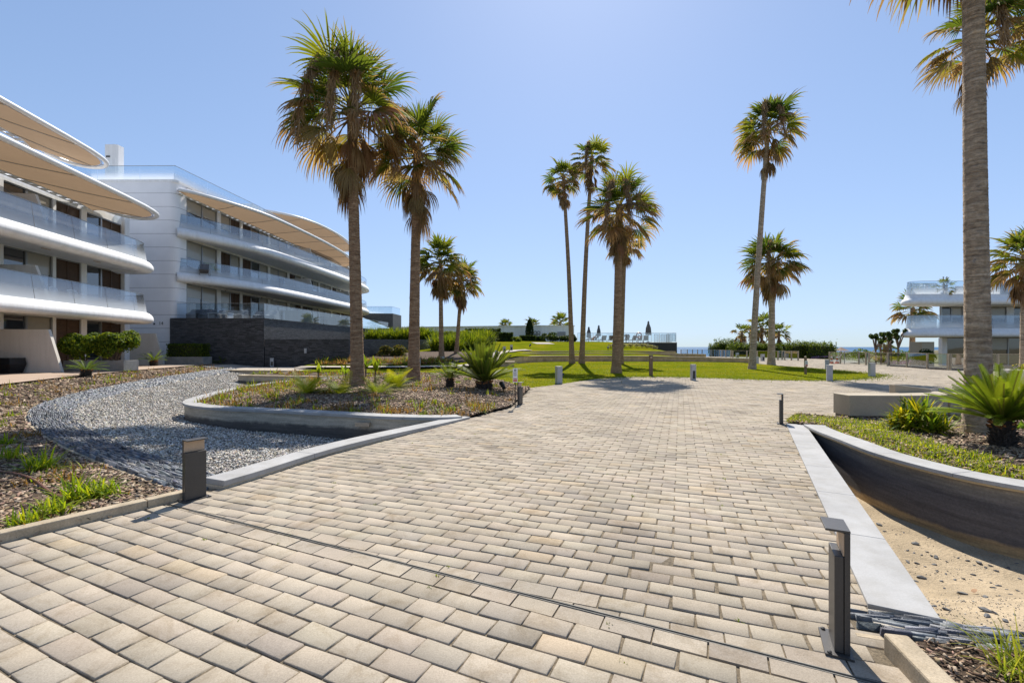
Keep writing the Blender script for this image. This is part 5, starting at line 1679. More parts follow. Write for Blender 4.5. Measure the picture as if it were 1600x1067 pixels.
# ferny clumps round the tall palms
def fern(n, L, rng, cols):
    parts = []
    for i in range(n):
        a = rng.uniform(0, 6.28); el = rng.uniform(.35, 1.2)
        d = np.array([math.cos(a) * math.cos(el), math.sin(a) * math.cos(el), math.sin(el)]); p = np.array([rng.normal(0, .05), rng.normal(0, .05), 0])
        K = 9; l = L * rng.uniform(.7, 1.1); pts = [p]; dirs = [d]
        for k in range(K):
            d = unit(d + DOWN * .10); p = p + d * l / K; pts.append(p); dirs.append(d)
        pts, dirs = np.array(pts), np.array(dirs); s = unit(np.cross(dirs[0], UP + 1e-3))
        t = np.linspace(.12, 1, 26)
        PX = np.stack([np.interp(t * K, np.arange(K + 1), pts[:, k]) for k in range(3)], -1)
        DX = np.stack([np.interp(t * K, np.arange(K + 1), dirs[:, k]) for k in range(3)], -1)
        ll = l * .21 * np.sin(t * 2.7 + .3) + .02
        c = np.array(cols[rng.integers(0, len(cols))]) * rng.uniform(.8, 1.3)
        for sg in (-1, 1):
            dd = unit(DX * .5 + s * sg + UP * .12)
            wv = DX * l * .010
            tip = PX + dd * ll[:, None]
            V = np.stack([PX - wv, PX + wv, tip + wv * .35, tip - wv * .35], 1).reshape(-1, 3)
            parts.append((V, np.arange(len(V)).reshape(-1, 4), np.tile(c, (len(V), 1))))
    return parts
FC = ((.25, .29, .016), (.15, .20, .016), (.34, .33, .02))
for k, (px, py, L, n, lb) in enumerate(((480, 617, .95, 26, "yellow green fern clump left of the tallest palm, nearest the curved coping"), (532, 617, .95, 24, "fern clump against the foot of the tallest palm on its left side"), (588, 616, .85, 20, "fern clump at the right foot of the tallest palm"), (618, 607, .95, 24, "upright fern clump between the two tall palms"))):
    rng = np.random.default_rng(360 + k); x, y = gp(px, py, .15)
    clump("fern", lb, "fern", (x, y, .12), fern(int(n * 1.3), L * 1.0, rng, FC), "ferns under the tall palms")
# young broad leaved plants on short brown stems
def bird_plant(label, px, py, h, leaf, seed, z=.15, n=5):
    rng = np.random.default_rng(seed); x, y = gp(px, py, z)
    t = thing("young_banana_plant", label, "plant", (x, y, z - .04), 0, "young banana plants")
    m = MB(); m.tube([(0, 0, -.05), (.01, 0, h * .5), (.02, .01, h)], [.055, .045, .03], 8); m.build("stem", MAT['wood'], t)
    V, Fq, C = straps(n, leaf, leaf * .13, rng, el=(1.45, .7), droop=.5, spread=.015, cols=((.22, .27, .02), (.15, .22, .02)), K=6, origin=(.02, .01, h * .9))
    mesh_np("leaves", V, Fq, MAT['leaf'], t, C)
bird_plant("young banana plant with brown stem left of the tallest palm", 497, 598, .48, .55, 370)
bird_plant("small young banana plant close to the tallest palm on its left", 540, 590, .25, .6, 371)
bird_plant("taller bright young banana plant hugging the tallest palm's right side", 571, 590, .55, .95, 372)
bird_plant("young banana plant between the two tall palms", 586, 601, .62, .6, 373)

# ---------------------------------------------------------------- shrubs and hedges: many leaf sized faces
def leafmass(pos, nrm, size, cols, rng):
    n = len(pos)
    T = np.array([(-.5, 0, 0), (0, -.28, .06), (.5, 0, 0), (0, .28, .06)])
    z = unit(nrm + rng.normal(0, .65, (n, 3)))
    x = unit(np.cross(z, rng.normal(0, 1, (n, 3)))); y = np.cross(z, x)
    M = np.stack([x, y, z], -1) * (size * rng.uniform(.7, 1.3, n))[:, None, None]
    V, Fo = inst_np(T, [(0, 1, 2, 3)], M, pos)
    return V, Fo, np.repeat(cols, 4, 0)

def bush(name, label, cat, base, size, n, leaf, seed, cols, group=None, lumps=9, boxy=False, stems=True, up=.0, root=None, ragged=0, spread=.42):
    """rounded or clipped shrub from leaf faces spread over lumps, with stems inside"""
    rng = np.random.default_rng(seed)
    sx, sy, sz = size
    t = thing(name, label, cat, base, 0, group) if root is None else root
    if boxy:
        P = rng.uniform(-1, 1, (n, 3))
        ax_ = rng.integers(0, 3, n); sg = np.where(rng.random(n) < .5, -1, 1.)
        sg = np.where(ax_ == 2, 1, sg)
        P[np.arange(n), ax_] = sg * (1 - np.abs(rng.normal(0, .10, n)))
        nr = np.zeros((n, 3)); nr[np.arange(n), ax_] = sg
        k = 1 + .12 * wob(P[:, 0] * 4 * sx, P[:, 1] * 4 + P[:, 2] * 3, 1.0)[:, None]
        P = P * k
        pos = P * np.array([sx, sy, sz / 2]) + np.array([0, 0, sz / 2])
        if ragged: pos[:, 2] *= 1 + ragged * wob(pos[:, 0] * 2.2 + base[0], pos[:, 1] * 3, 1.3) + rng.normal(0, ragged * .35, n)
    else:
        c = rng.normal(0, spread, (lumps, 3)); c[:, 2] = rng.uniform(-.1, .55, lumps); c = np.clip(c, -.75, .75)
        r = rng.uniform(.30, .52, lumps)
        i = rng.integers(0, lumps, n)
        d = unit(rng.normal(0, 1, (n, 3))); d[:, 2] = np.abs(d[:, 2]) * np.where(rng.random(n) < .75, 1, -1)
        rr = r[i] * (1 - np.abs(rng.normal(0, .16, n)))
        P = c[i] + d * rr[:, None]
        nr = d
        pos = P * np.array([sx, sy, sz * .62]) + np.array([0, 0, sz * .42])
        pos[:, 2] = np.maximum(pos[:, 2], .02)
    cols = np.array(cols)
    cc = cols[rng.integers(0, len(cols), n)] * rng.uniform(.7, 1.3, (n, 1))
    nr = nr + UP * up
    V, Fo, C = leafmass(pos, nr, np.full(n, leaf), cc, rng)
    mesh_np("foliage", V, Fo, MAT['leaf'], t, C)
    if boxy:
        m = MB(); m.box((0, 0, sz * .44), (sx * 1.72, sy * 1.72, sz * .84)); m.build("dark_core", MAT['core_shade'], t)  # added solid dark box so the sparse leaves look opaque and shaded inside
    m = MB()
    for k in range(6 if stems else 2):
        a = rng.uniform(0, 6.28); e = rng.uniform(.2, .75)
        m.tube([(.06 * math.cos(a) * sx, .06 * math.sin(a) * sy, -.03), (math.cos(a) * sx * e * .5, math.sin(a) * sy * e * .5, sz * .4), (math.cos(a) * sx * e, math.sin(a) * sy * e, sz * .75)], [.02 * sz + .008, .014 * sz + .005, .006], 5)
    m.build("stems", MAT['wood'], t)
    return t

GRN = ((.14, .20, .016), (.085, .14, .014), (.22, .26, .018), (.05, .09, .012))
DGR = ((.035, .060, .012), (.022, .042, .010), (.06, .09, .016))
LIME = ((.16, .21, .012), (.10, .15, .012), (.22, .25, .018), (.06, .10, .012))
# two rounded shrubs in the long concrete planter
bush("round_shrub", "rounded shrub with lighter sprigs at the left end of the concrete planter", "shrub", (-21.55, 22.95, .75), (1.1, .75, 1.6), 8500, .11, 401, GRN, up=.2, lumps=16, spread=.52)
bush("round_shrub", "fuller rounded shrub at the right end of the concrete planter", "shrub", (-20.1, 22.95, .75), (1.2, .75, 1.7), 9500, .11, 402, GRN, up=.2, lumps=16, spread=.5)
bush("clipped_hedge", "clipped box hedge in the second concrete planter by the dark wall", "hedge", (-22.6, 31.75, .85), (1.22, .45, .95), 5200, .10, 403, ((.07, .11, .014), (.045, .075, .012), (.12, .16, .016)), boxy=True, up=.2)
# reed like hedges on the slope above the dark wall
def reeds(label, c, size, n, seed, cols=LIME, H=1.3, group="reed hedges on the slope"):
    rng = np.random.default_rng(seed)
    sx, sy = size
    orgs = np.stack([rng.uniform(-sx, sx, n // 14), rng.uniform(-sy, sy, n // 14), np.zeros(n // 14)], -1)
    k = 1 - (np.abs(orgs[:, 0]) / sx) ** 4
    V1 = straps(n, H, .035, rng, el=(1.5, .75), droop=1.0, spread=.12, cols=cols, orgs=orgs, K=4)
    V2 = straps(n // 3, H * .75, .03, rng, el=(1.3, .3), droop=1.3, spread=.15, cols=cols[:2], orgs=orgs, K=4)
    return clump("reed_hedge", label, "hedge", c, [V1, V2], group)
reeds("bright reed hedge on top of the dark lower wall, left of the second palm", (-13.9, 52, 2.25), (2.4, 1.6), 2600, 410, H=1.55)
reeds("bright reed hedge on top of the dark lower wall, right of the second palm", (-10.7, 52, 2.3), (1.7, 1.4), 2200, 411, H=1.6)
for k, (px, py, Y, sx, sy, H, lb) in enumerate(((700, 553, 45, 1.3, 1.1, 1.75, "tall reed clump at the end of the dark wall"), (722, 549, 47, 1.2, 1.1, 1.75, "tall reed clump, second from the end of the dark wall"), (738, 545, 50, 1.2, 1.1, 1.75, "tall reed clump third from the dark wall, beside the lawn"), (752, 541, 54, 1.0, 1.1, 1.75, "last tall reed clump, deepest along the lawn"))):
    x = ax(px, Y); reeds(lb, (x, Y, float(H_up(np.array([x]), np.array([Y]))[0])), (sx, sy), 1700, 420 + k, H=H)
for k, (px, Y, z, sx, sz, lb) in enumerate(((700, 58, 2.3, 1.9, 1.5, "loose bright shrub rising behind the reed hedge, left of the thin palm"), (728, 60, 2.5, 1.9, 1.5, "loose bright shrub rising behind the reed hedge, right of the thin palm"), (672, 58, 2.4, 1.4, 1.4, "dark shrub between the reed hedges on the wall top"))):
    bush("loose_shrub", lb, "shrub", (ax(px, Y), Y, z - .2), (sx, 1.2, sz), 1800, .22, 430 + k, LIME if k < 2 else GRN)
bush("low_shrub", "reddish green grass shrub against the dark lower wall", "shrub", (ax(614, 37.2), 37.0, .3), (1.25, .6, 1.5), 2600, .16, 440, ((.09, .10, .016), (.05, .065, .014), (.14, .11, .03)))
for k, (px, Y, zb, sx, h, lb) in enumerate(((755, 66, 2.4, 2.5, 2.0, "long dark clipped hedge highest on the slope before the pool house"), (785, 60, 2.35, 1.3, 1.3, "dark clipped hedge block at the top of the lawn"), (824, 66, 2.45, 1.1, .95, "low dark clipped hedge along the pool house wall, left piece"), (842, 68, 2.5, .9, .8, "low dark clipped hedge along the pool house wall, right piece"))):
    bush("clipped_hedge", lb, "hedge", (ax(px, Y), Y, zb - .2), (sx, .8, h), 4200, .2, 450 + k, DGR, boxy=True, stems=False)
for k, (px, Y, zb, sx, h, lb) in enumerate(((862, 60, 2.25, 1.35, 1.5, "rounded dark shrub at the pool fence, left of its neighbour"), (880, 60, 2.25, 1.1, 1.2, "rounded dark shrub at the pool fence, beside the slender palms"), (896, 61, 2.25, .5, 1.2, "small dark shrub at the pool fence behind the slender palms"), (765, 58, 2.1, .8, 1.2, "dark round shrub before the tall clipped hedge"), (768, 57, 2.1, .45, .95, "bright sprig of a bush before the dark round shrub"), (807, 59, 2.2, .75, .95, "bright loose plant with pale flowers right of the hedge block"))):
    bush("round_shrub", lb, "shrub", (ax(px, Y), Y, zb - .2), (sx, .9, h), 1500, .2, 460 + k, LIME if k in (4, 5) else DGR, stems=False)
# flowering border on the mound
rng = np.random.default_rng(470)
for k, px in enumerate(np.linspace(958, 1020, 8)):
    Y = 51 + .35 * k; x = ax(px, Y)
    bush("flower_cushion", ("pale flowering cushion on the mound, " + ["leftmost of the row", "second from the left", "third from the left", "fourth from the left", "fourth from the right", "third from the right", "second from the right", "rightmost of the row"][k]), "flowers", (x, Y, float(H_up(np.array([x]), np.array([Y]))[0]) - .05), (.5, .4, .55), 420, .11, 471 + k, ((.42, .42, .38), (.30, .30, .22), (.34, .30, .04), (.12, .13, .05)), group="pale flowers on the mound", stems=False)
# cypress by the pool house
rng = np.random.default_rng(480)
n = 2600; h = rng.random(n) ** .9; a = rng.uniform(0, 6.28, n); rr = .62 * np.sin(np.clip(h * 2.6 + .42, 0, math.pi)) ** .8 * (1 - np.abs(rng.normal(0, .12, n)))
t = thing("cypress", "slim dark cypress standing before the white pool house", "tree", (ax(827.5, 70), 70, 2.4))
pos = np.stack([np.cos(a) * rr, np.sin(a) * rr, h * 3.4], -1)
V, Fo, C = leafmass(pos, np.stack([np.cos(a), np.sin(a), .6 + 0 * a], -1), np.full(n, .24), np.array(DGR)[rng.integers(0, 3, n)] * .8, rng)
mesh_np("crown", V, Fo, MAT['leaf'], t, C)
m = MB(); m.tube([(0, 0, -.2), (0, 0, 2.6)], [.09, .03], 6); m.build("trunk", MAT['wood'], t)
# seaside hedges
for k, (px, Y, sx, h, lb) in enumerate(((1124, 84, 1.5, 2.2, "dark bush behind the far fence, leftmost by the sea"), (1139, 84, 2.2, 2.9, "taller tufted bush behind the far fence"), (1149, 80, 1.1, 1.9, "narrow bush beside the far fence opening"), (1168, 78, 2.6, 2.2, "rounded seaside hedge left of the leaning tall palm"), (1192, 78, 2.6, 2.2, "rounded seaside hedge between the two lawn palms"), (1222, 77, 2.6, 2.05, "rounded seaside hedge right of the bushy lawn palm"), (1250, 73, 2.4, 2.4, "dense seaside hedge block, left half, beyond the plaza"), (1276, 72, 2.3, 2.3, "dense seaside hedge block, right half, beyond the plaza"))):
    bush("seaside_hedge", lb, "hedge", (ax(px, Y), Y, -.35), (sx, 1.3, h), 4200, .22, 500 + k, ((.06, .10, .012), (.035, .065, .010), (.12, .165, .014), (.18, .22, .016)), group="hedges by the sea", up=.3, boxy=True, ragged=.22)
# planting behind the right fence
FL = ((.10, .16, .014), (.17, .22, .016), (.06, .10, .014))
for k, (px, Y, sx, h, cset, lb) in enumerate(((1330, 60, 2.4, 1.35, FL, "low green shrub behind the glass fence near the traffic cones"), (1352, 57, 2.0, 1.7, FL, "bright green shrub at the leftmost knobbly tree"), (1376, 50, 1.3, 1.0, ((.3, .24, .02), (.2, .2, .02)), "yellow flowering shrub under the knobbly trees"), (1395, 52, 1.8, 1.7, FL, "leafy shrub under the rightmost knobbly tree"), (1418, 50, 1.9, 1.3, FL, "leafy shrub by the far palm at the right building"), (1443, 42.5, 1.0, 1.75, DGR, "dark potted bush beside the right building's store"))):
    bush("border_shrub", lb, "shrub", (ax(px, Y), Y, -.3), (sx, 1.2, h), 1300, .18, 520 + k, cset, stems=False)
for k, (px, Y, w_, lb) in enumerate(((1398, 47, 1.6, "purple flower patch left of the tall fence post"), (1425, 46, 1.9, "purple flower patch right of the tall fence post"), (1282, 70, 1.4, "pale violet flowers before the seaside hedge"))):
    bush("flower_patch", lb, "flowers", (ax(px, Y), Y, -.3), (w_, .7, .55), 900, .11, 540 + k, ((.30, .14, .42), (.34, .20, .42), (.12, .16, .03)), stems=False)
# knobbly trees: bare forked trunks ending in leaf balls
def knob_tree(label, px, foot, top, Y, seed, n):
    rng = np.random.default_rng(seed)
    x = ax(px, Y); H = az(top, Y) + .3
    t = thing("pollarded_tree", label, "tree", (x, Y, -.3), 0, "knobbly pollarded trees")
    m = MB(); hs = H * .55
    tips = []
    m.tube([(0, 0, -.1), (.05, 0, hs * .5), (0, 0, hs)], [.10, .075, .065], 8)
    for k in range(n):
        a = rng.uniform(0, 6.28); e = rng.uniform(.25, .62)
        tip = np.array([math.cos(a) * e * 1.3, math.sin(a) * .4, hs + (H - hs) * rng.uniform(.35, 1.0)]); tips.append(tip)
        m.tube([(0, 0, hs * rng.uniform(.75, 1)), tuple(tip * np.array([.55, .55, 1]) - np.array([0, 0, .35])), tuple(tip)], [.06, .05, .045], 6)
    m.build("trunk", MAT['wood'], t)
    VS, FS, CS = [], [], []; nb = 0
    for tip in tips:
        k = 160; d = unit(rng.normal(0, 1, (k, 3))); pos = tip + d * np.array([.19, .19, .24]) * rng.uniform(.5, 1, (k, 1))
        V, Fo, C = leafmass(pos, d, np.full(k, .17), np.array(DGR)[rng.integers(0, 3, k)] * 1.3, rng)
        VS.append(V); FS.append(Fo + nb); CS.append(C); nb += len(V)
    mesh_np("crown", np.concatenate(VS), np.concatenate(FS), MAT['leaf'], t, np.concatenate(CS))
for k, (px, top, Y, n, lb) in enumerate(((1368, 519, 46, 6, "leftmost knobbly pollarded tree with forked arms"), (1376, 521, 48, 4, "slim knobbly pollarded tree beside the leftmost one"), (1387.5, 520, 43, 5, "middle knobbly pollarded tree in front of the squat palm"), (1392, 521, 45, 3, "knobbly pollarded tree right behind the middle one"), (1403, 516, 44, 6, "rightmost and tallest knobbly pollarded tree"))):
    knob_tree(lb, px, 565, top, Y, 560 + k, n)

# ---------------------------------------------------------------- ground covers (nobody could count these)
def blades(name, pts, z, L, w, seed, cols, label, cat="ground cover", droop=.8, el=(1.5, .3), K=3, tip=None):
    rng = np.random.default_rng(seed)
    orgs = np.column_stack([pts, z])
    n = len(pts)
    azs = rng.uniform(0, 6.28, n); e = rng.uniform(el[1], el[0], n)
    d = np.stack([np.cos(azs) * np.cos(e), np.sin(azs) * np.cos(e), np.sin(e)], -1)
    LL = np.asarray(L) * rng.uniform(.5, 1.3, n); ww = np.asarray(w) * rng.uniform(.7, 1.3, n)
    s = unit(np.cross(d, UP + 1e-3)); p = orgs; rows = []
    wf = [1, .85, .5, .05]
    for k in range(K + 1):
        rows += [p + s * (ww * wf[k])[:, None], p - s * (ww * wf[k])[:, None]]
        d = unit(d + DOWN * droop / K * (.5 + k / K)); p = p + d * (LL / K)[:, None]
    V = np.stack(rows, 1).reshape(-1, 3)
    f = np.array([(2 * k, 2 * k + 2, 2 * k + 3, 2 * k + 1) for k in range(K)])
    Fq = ((np.arange(n) * (2 * K + 2))[:, None, None] + f[None]).reshape(-1, 4)
    o = mesh_np(name, V, Fq, MAT['leaf'], None, np.repeat(cols, 2 * K + 2, 0))
    return tag(o, label, cat, kind='stuff')
rng = np.random.default_rng(600)
# right bed: yellow green ground cover between coping and shrub
def gdens(x, y):
    d = polydist(RWALL, x, y)
    k = sstep(.26, .40, d) * (1 - sstep(1.0, 1.35, d + .22 * wob(x, y, 2.5)))
    k2 = np.where((y > 8.3) & (x < 8.2), sstep(.3, .5, d) * (1 - sstep(1.2, 2.0, d)), 0)
    return np.clip(np.maximum(k, k2) * (.75 + .35 * wob(x, y, 3.1)), 0, 1)
p = scatter(RBED, 26000, rng, near=7, power=1.2, dens=gdens)
d = polydist(RWALL, p[:, 0], p[:, 1]); n = len(p)
c = np.array(((.32, .38, .016), (.23, .31, .016), (.42, .42, .02), (.14, .22, .014)))[rng.integers(0, 4, n)] * rng.uniform(.75, 1.2, (n, 1))
b = rng.random(n) < np.clip(.50 - .9 * (d - .3), .05, .5); c[b] = np.array([.27, .165, .06]) * rng.uniform(.7, 1.3, (b.sum(), 1))
blades("ground_cover", p, rbed_z(p[:, 0], p[:, 1]) - .01, np.where(b, .05, .085), .0058, 601, c, "yellow green grassy ground cover along the curved coping", droop=1.1)
# tufty cover on the palm bed and the left bed
def tufty(poly, zf, ntuft, per, seed, label, near, L=.10, w=.007, dens=None, rad=.10):
    rng = np.random.default_rng(seed)
    c = scatter(poly, ntuft, rng, near=near, power=.8, dens=dens)
    r = rng.uniform(.5, 1.4, len(c))
    P = np.repeat(c, per, 0) + rng.normal(0, rad, (len(c) * per, 2)) * np.repeat(r, per)[:, None]
    kind = np.repeat(rng.random(len(c)), per)
    n = len(P)
    col = np.array(((.20, .27, .016), (.13, .20, .014), (.27, .31, .02)))[rng.integers(0, 3, n)] * rng.uniform(.7, 1.2, (n, 1))
    b = (kind < .42) | (rng.random(n) < .35)
    col[b] = np.array(((.28, .16, .05), (.22, .14, .06)))[rng.integers(0, 2, b.sum())] * rng.uniform(.6, 1.2, (b.sum(), 1))
    k = inside(poly, P[:, 0], P[:, 1]); P, col, kind, r = P[k], col[k], kind[k], np.repeat(r, per)[k]
    far = 1 + np.hypot(P[:, 0], P[:, 1]) / 30
    blades("ground_cover", P, zf(P[:, 0], P[:, 1]) - .01, L * r * far, w * far, seed + 1, col, label, droop=1.0)
tufty(ibed, ibed_z, 250, 38, 610, "tufty green and rusty ground cover under the tall palms", 13, .14, .009, dens=lambda x, y: np.clip(1.15 - .42 * polydist(ISLE, x, y), .12, 1))
tufty(LBED, lbed_z, 300, 30, 620, "small green and rusty tufts in the left bed", 9, .10, .008, dens=lambda x, y: np.where(np.hypot(x, y) < 7.5, .12, 1.0))
tufty(np.array([(-14, 32.7), (-13.5, 31.0), (-8, 30.9), (-5, 31.4), (-4.2, 33.5), (-8.5, 34.2)]), lambda x, y: H_up(x, y) + .06, 160, 30, 630, "green ground cover along the foot of the dark wall", 40, .16, .012)
tufty(bbed, lambda x, y: .12 + 0 * x, 40, 26, 640, "sparse green tufts in the narrow bed behind the second wall", 40, .13, .01)
# lawn fringe creeping over the pavers and blades on the lawn
rng = np.random.default_rng(650)
lf = offset(LAWN_FRONT, -.35)
P = LAWN_FRONT[rng.integers(4, len(LAWN_FRONT) - 1, 9000)]
q = rng.random((9000, 1)); j = np.minimum(np.searchsorted(np.arange(len(LAWN_FRONT)), np.zeros(1)), 1)
i = rng.integers(2, len(LAWN_FRONT) - 1, 15000); tt = rng.random((15000, 1))
P = LAWN_FRONT[i] * (1 - tt) + LAWN_FRONT[i + 1] * tt if False else LAWN_FRONT[np.minimum(i, len(LAWN_FRONT) - 2)] * (1 - tt) + LAWN_FRONT[np.minimum(i, len(LAWN_FRONT) - 2) + 1] * tt
NN = normals2(LAWN_FRONT)[np.minimum(i, len(LAWN_FRONT) - 2)]
P = P + NN * (rng.exponential(.32, (15000, 1)) * np.where(rng.random((15000, 1)) < .7, -1, 1))
keep = (wob(P[:, 0], P[:, 1], 2.4) > -.45) & (P[:, 0] > 4.3); P = P[keep]; n = len(P)
c = np.array(((.13, .17, .014), (.18, .20, .018), (.10, .14, .012)))[rng.integers(0, 3, n)] * rng.uniform(.8, 1.2, (n, 1))
blades("lawn_fringe", P, np.full(n, -.01), .055, .013, 651, c, "ragged grass creeping between the pavers along the lawn edge", "grass", K=2)
P = scatter(low, 26000, rng, near=22, power=2.0); n = len(P)
c = np.array(((.11, .155, .010), (.15, .19, .012), (.09, .13, .010), (.19, .20, .018)))[rng.integers(0, 4, n)] * rng.uniform(.85, 1.15, (n, 1))
blades("lawn_grass", P, low_z(P[:, 0], P[:, 1]) - .005, .05, .011, 652, c, "short grass blades across the lawn", "grass", K=2)
# weeds in the paver joints
rng = np.random.default_rng(660)
c0 = scatter(PLAZA, 900, rng, near=9, power=.5); c0 = c0[(c0[:, 1] > 2.2) & (c0[:, 1] < 22)]
u_ = np.array([math.cos(R(-20.3)), math.sin(R(-20.3))]); v_ = np.array([-u_[1], u_[0]])
g_ = (c0 - np.array([-1.0, 3.6])) @ np.stack([u_, v_], 1); g_[:, 1] = (np.round(g_[:, 1] / .149 - .5) + .5) * .149
c0 = np.array([-1.0, 3.6]) + g_[:, :1] * u_ + g_[:, 1:] * v_
P = np.repeat(c0, 12, 0) + rng.normal(0, .012, (len(c0) * 12, 2)); n = len(P)
c = np.array(((.12, .18, .014), (.19, .23, .016)))[rng.integers(0, 2, n)]
blades("joint_weeds", P, np.full(n, -.01), .022, .004, 661, c, "tiny weeds sprouting in the paver joints", "weeds", K=2)

# ================================================================== STONE STEPS ON THE LAWN
def step_wall(name, path, z_lo, z_top, th, label, seg):
    mid = path[len(path) // 2]; loc = (mid[0], mid[1], 0)
    t = thing(name, label, "stone step", loc)
    p = resample(path, .4) - np.array(mid)
    k = len(p)
    zt = np.interp(np.linspace(0, 1, k), np.linspace(0, 1, len(z_top)), z_top)
    m = MB(); m.sweep(p, [(.03, -.4), (th - .03, -.4), (th - .03, -.055), (.03, -.055)], closed=True, z=lambda i: zt[i])
    # keep the foot buried
    m.build("riser", MAT['travertine'], t)
    m2 = MB(); m2.sweep(p, [(0, -.05), (th, -.05), (th, .0), (0, .0)], closed=True, z=lambda i: zt[i])
    m2.build("slab", MAT['travertine_top'], t)
    return t
t = step_wall("stone_step", STEP1, 0, [.50, .78, .80, .78, .76, .68, .58], .5, "lowest curved travertine bench wall behind the lawn", 1)
# tall riser of the first wall, down into the lawn
m = MB(); pp = resample(STEP1, .4) - STEP1[len(STEP1) // 2]
zt = np.interp(np.linspace(0, 1, len(pp)), np.linspace(0, 1, 7), [.50, .78, .80, .78, .76, .68, .58])
m.sweep(pp, [(.06, -.95), (.40, -.95), (.40, -.3), (.06, -.3)], closed=True, z=lambda i: zt[i]); m.build("footing", MAT['travertine'], t)
step_wall("stone_step", STEP2, 0, [.98, 1.0, 1.0, .98, .92], .42, "middle travertine step, longest strip below the mound", 1)
step_wall("stone_step", STEP3, 0, [1.14, 1.17, 1.17, 1.15], .42, "topmost short travertine step on the lawn mound", 1)
t = thing("stone_block", "squared travertine block ending the lowest bench wall beside the path", "stone block", (ax(794, 34), 33.9, 0))
m = MB(); m.bx(-.75, .45, -.45, .5, -.2, .46); m.build("base", MAT['travertine'], t, bevel=.015)
m = MB(); m.bx(-.79, .49, -.49, .54, .462, .52); m.build("slab", MAT['travertine_top'], t)

# ================================================================== SANDSTONE BENCH
x0, y0 = gp(1326, 655)
t = thing("stone_bench", "long curved sandstone bench behind the yellow green shrub", "bench", (x0, y0, 0))
arc = catmull([(0.02, .0), (.75, -.03), (1.5, -.02), (2.3, .12), (3.0, .45)], 8)
def bench_piece(a, b, nm):
    q = arc[a:b + 1]
    m = MB(); m.sweep(q, [(0, .07), (.55, .07), (.55, .53), (0, .53)], closed=True); m.build(nm, MAT['bench'], t, bevel=.012)
bench_piece(0, 12, "bench_block"); 
arc2 = arc.copy(); arc2[:, 0] += .012
arc = arc2; bench_piece(12, 24, "bench_block"); bench_piece(25, 32, "bench_block")
m = MB(); m.sweep(arc, [(.06, -.05), (.49, -.05), (.49, .07), (.06, .07)], closed=True); m.build("plinth", MAT['darkmetal'], t)
m = MB(); m.add([(1.55, .62, .0), (2.5, .72, 0), (2.5, .9, 0), (1.55, .8, 0), (1.55, .62, .72), (2.5, .72, .60), (2.5, .9, .60), (1.55, .8, .72)], [(0, 1, 2, 3), (4, 5, 6, 7), (0, 1, 5, 4), (1, 2, 6, 5), (2, 3, 7, 6), (3, 0, 4, 7)]); m.build("backrest", MAT['bench'], t, bevel=.02)

# ================================================================== BOLLARD LIGHTS
def dark_bollard(label, x, y, rz, z=0.0, h=.64, wd=.20):
    """front faces -y before turning: thick front board, set back rear plate, cap plate overhanging the lit gap"""
    t = thing("bollard_light", label, "bollard light", (x, y, z), rz, "dark bronze bollard lights")
    m = MB(); m.bx(-wd / 2, wd / 2, -.006, .034, .012, h * .79); m.build("front_board", MAT['darkmetal'], t, bevel=.004)
    m = MB(); m.bx(-wd / 2, wd / 2, .037, .062, .012, h - .013); m.build("rear_plate", MAT['darkmetal'], t, bevel=.002)
    m = MB(); m.bx(-wd / 2 + .004, wd / 2 - .004, .030, .0365, h * .79 + .003, h - .016); m.build("lamp_panel", MAT['lampface'], t)
    m = MB(); m.bx(-wd / 2, wd / 2, -.046, .063, h - .012, h); m.build("cap", MAT['darkmetal'], t, bevel=.002)
    m = MB(); m.bx(-wd / 2 - .03, wd / 2 + .03, -.05, .075, -.02, .011)
    for sx in (-1, 1): m.lathe([(.011, 0), (.011, .008), (.004, .012)], (sx * (wd / 2 + .016), -.03, .011), 8)
    m.build("base_plate", MAT['darkmetal'], t)
    return t
x, y = gp(306, 780, 0.0)
dark_bollard("dark bollard light at the end of the weathered kerb, its lit gap facing the plaza", x, y, R(58), .0, .635, .20)
x, y = gp(1318, 996, .0)
dark_bollard("nearest dark bollard light beside the white slab coping and slate strip", 1.73, 2.455, R(-117), .0, .65, .19)
x, y = gp(1218, 662, .0)
dark_bollard("dark bollard light at the far tip of the white slab coping", x, y, R(-117), .0, .63, .20)
x, y = gp(814, 632, .0)
dark_bollard("dark bollard light beside the little pole sign at the mulch bed's corner", x, y, R(62), .0, .62, .20)

def on_mound(px, Y):
    x = ax(px, Y); return (x, Y, float(H_up(np.array([x]), np.array([Y]))[0]))
def white_bollard(label, px, py, z=0.0, h=.74, wd=.20, rz=0, at=None):
    x, y = gp(px, py, z) if at is None else at[:2]
    if at is not None: z = at[2]
    t = thing("bollard_light", label, "bollard light", (x, y, z), rz, "grey square bollard lights")
    m = MB(); m.bx(-wd / 2, wd / 2, -.02, wd * .5, 0, h * .97); m.bx(-wd / 2, -wd / 2 + .03, -wd * .5, -.021, 0, h * .97); m.bx(wd / 2 - .03, wd / 2, -wd * .5, -.021, 0, h * .97); m.bx(-wd / 2 + .031, wd / 2 - .031, -wd * .5, -.021, h * .60, h * .97); m.bx(-wd / 2 + .031, wd / 2 - .031, -wd * .5, -.021, -.02, h * .10)
    m.build("post", MAT['greymetal'], t)
    m = MB(); m.bx(-wd / 2 - .008, wd / 2 + .008, -wd / 2 - .008, wd / 2 + .008, h * .97 + .001, h); m.build("cap", MAT['greymetal'], t)
    m = MB(); m.bx(-wd / 2 + .032, wd / 2 - .032, -.03, -.0215, h * .105, h * .595); m.build("louvre", MAT['darkmetal'], t)
    m = MB(); m.bx(-wd / 2 - .02, wd / 2 + .02, -wd / 2 - .02, wd / 2 + .02, -.05, -.001); m.build("foot", MAT['darkmetal'], t)
    return t
white_bollard("grey square bollard light at the lawn's left corner on the pavers", 873, 599, 0, .75, .24, R(200))
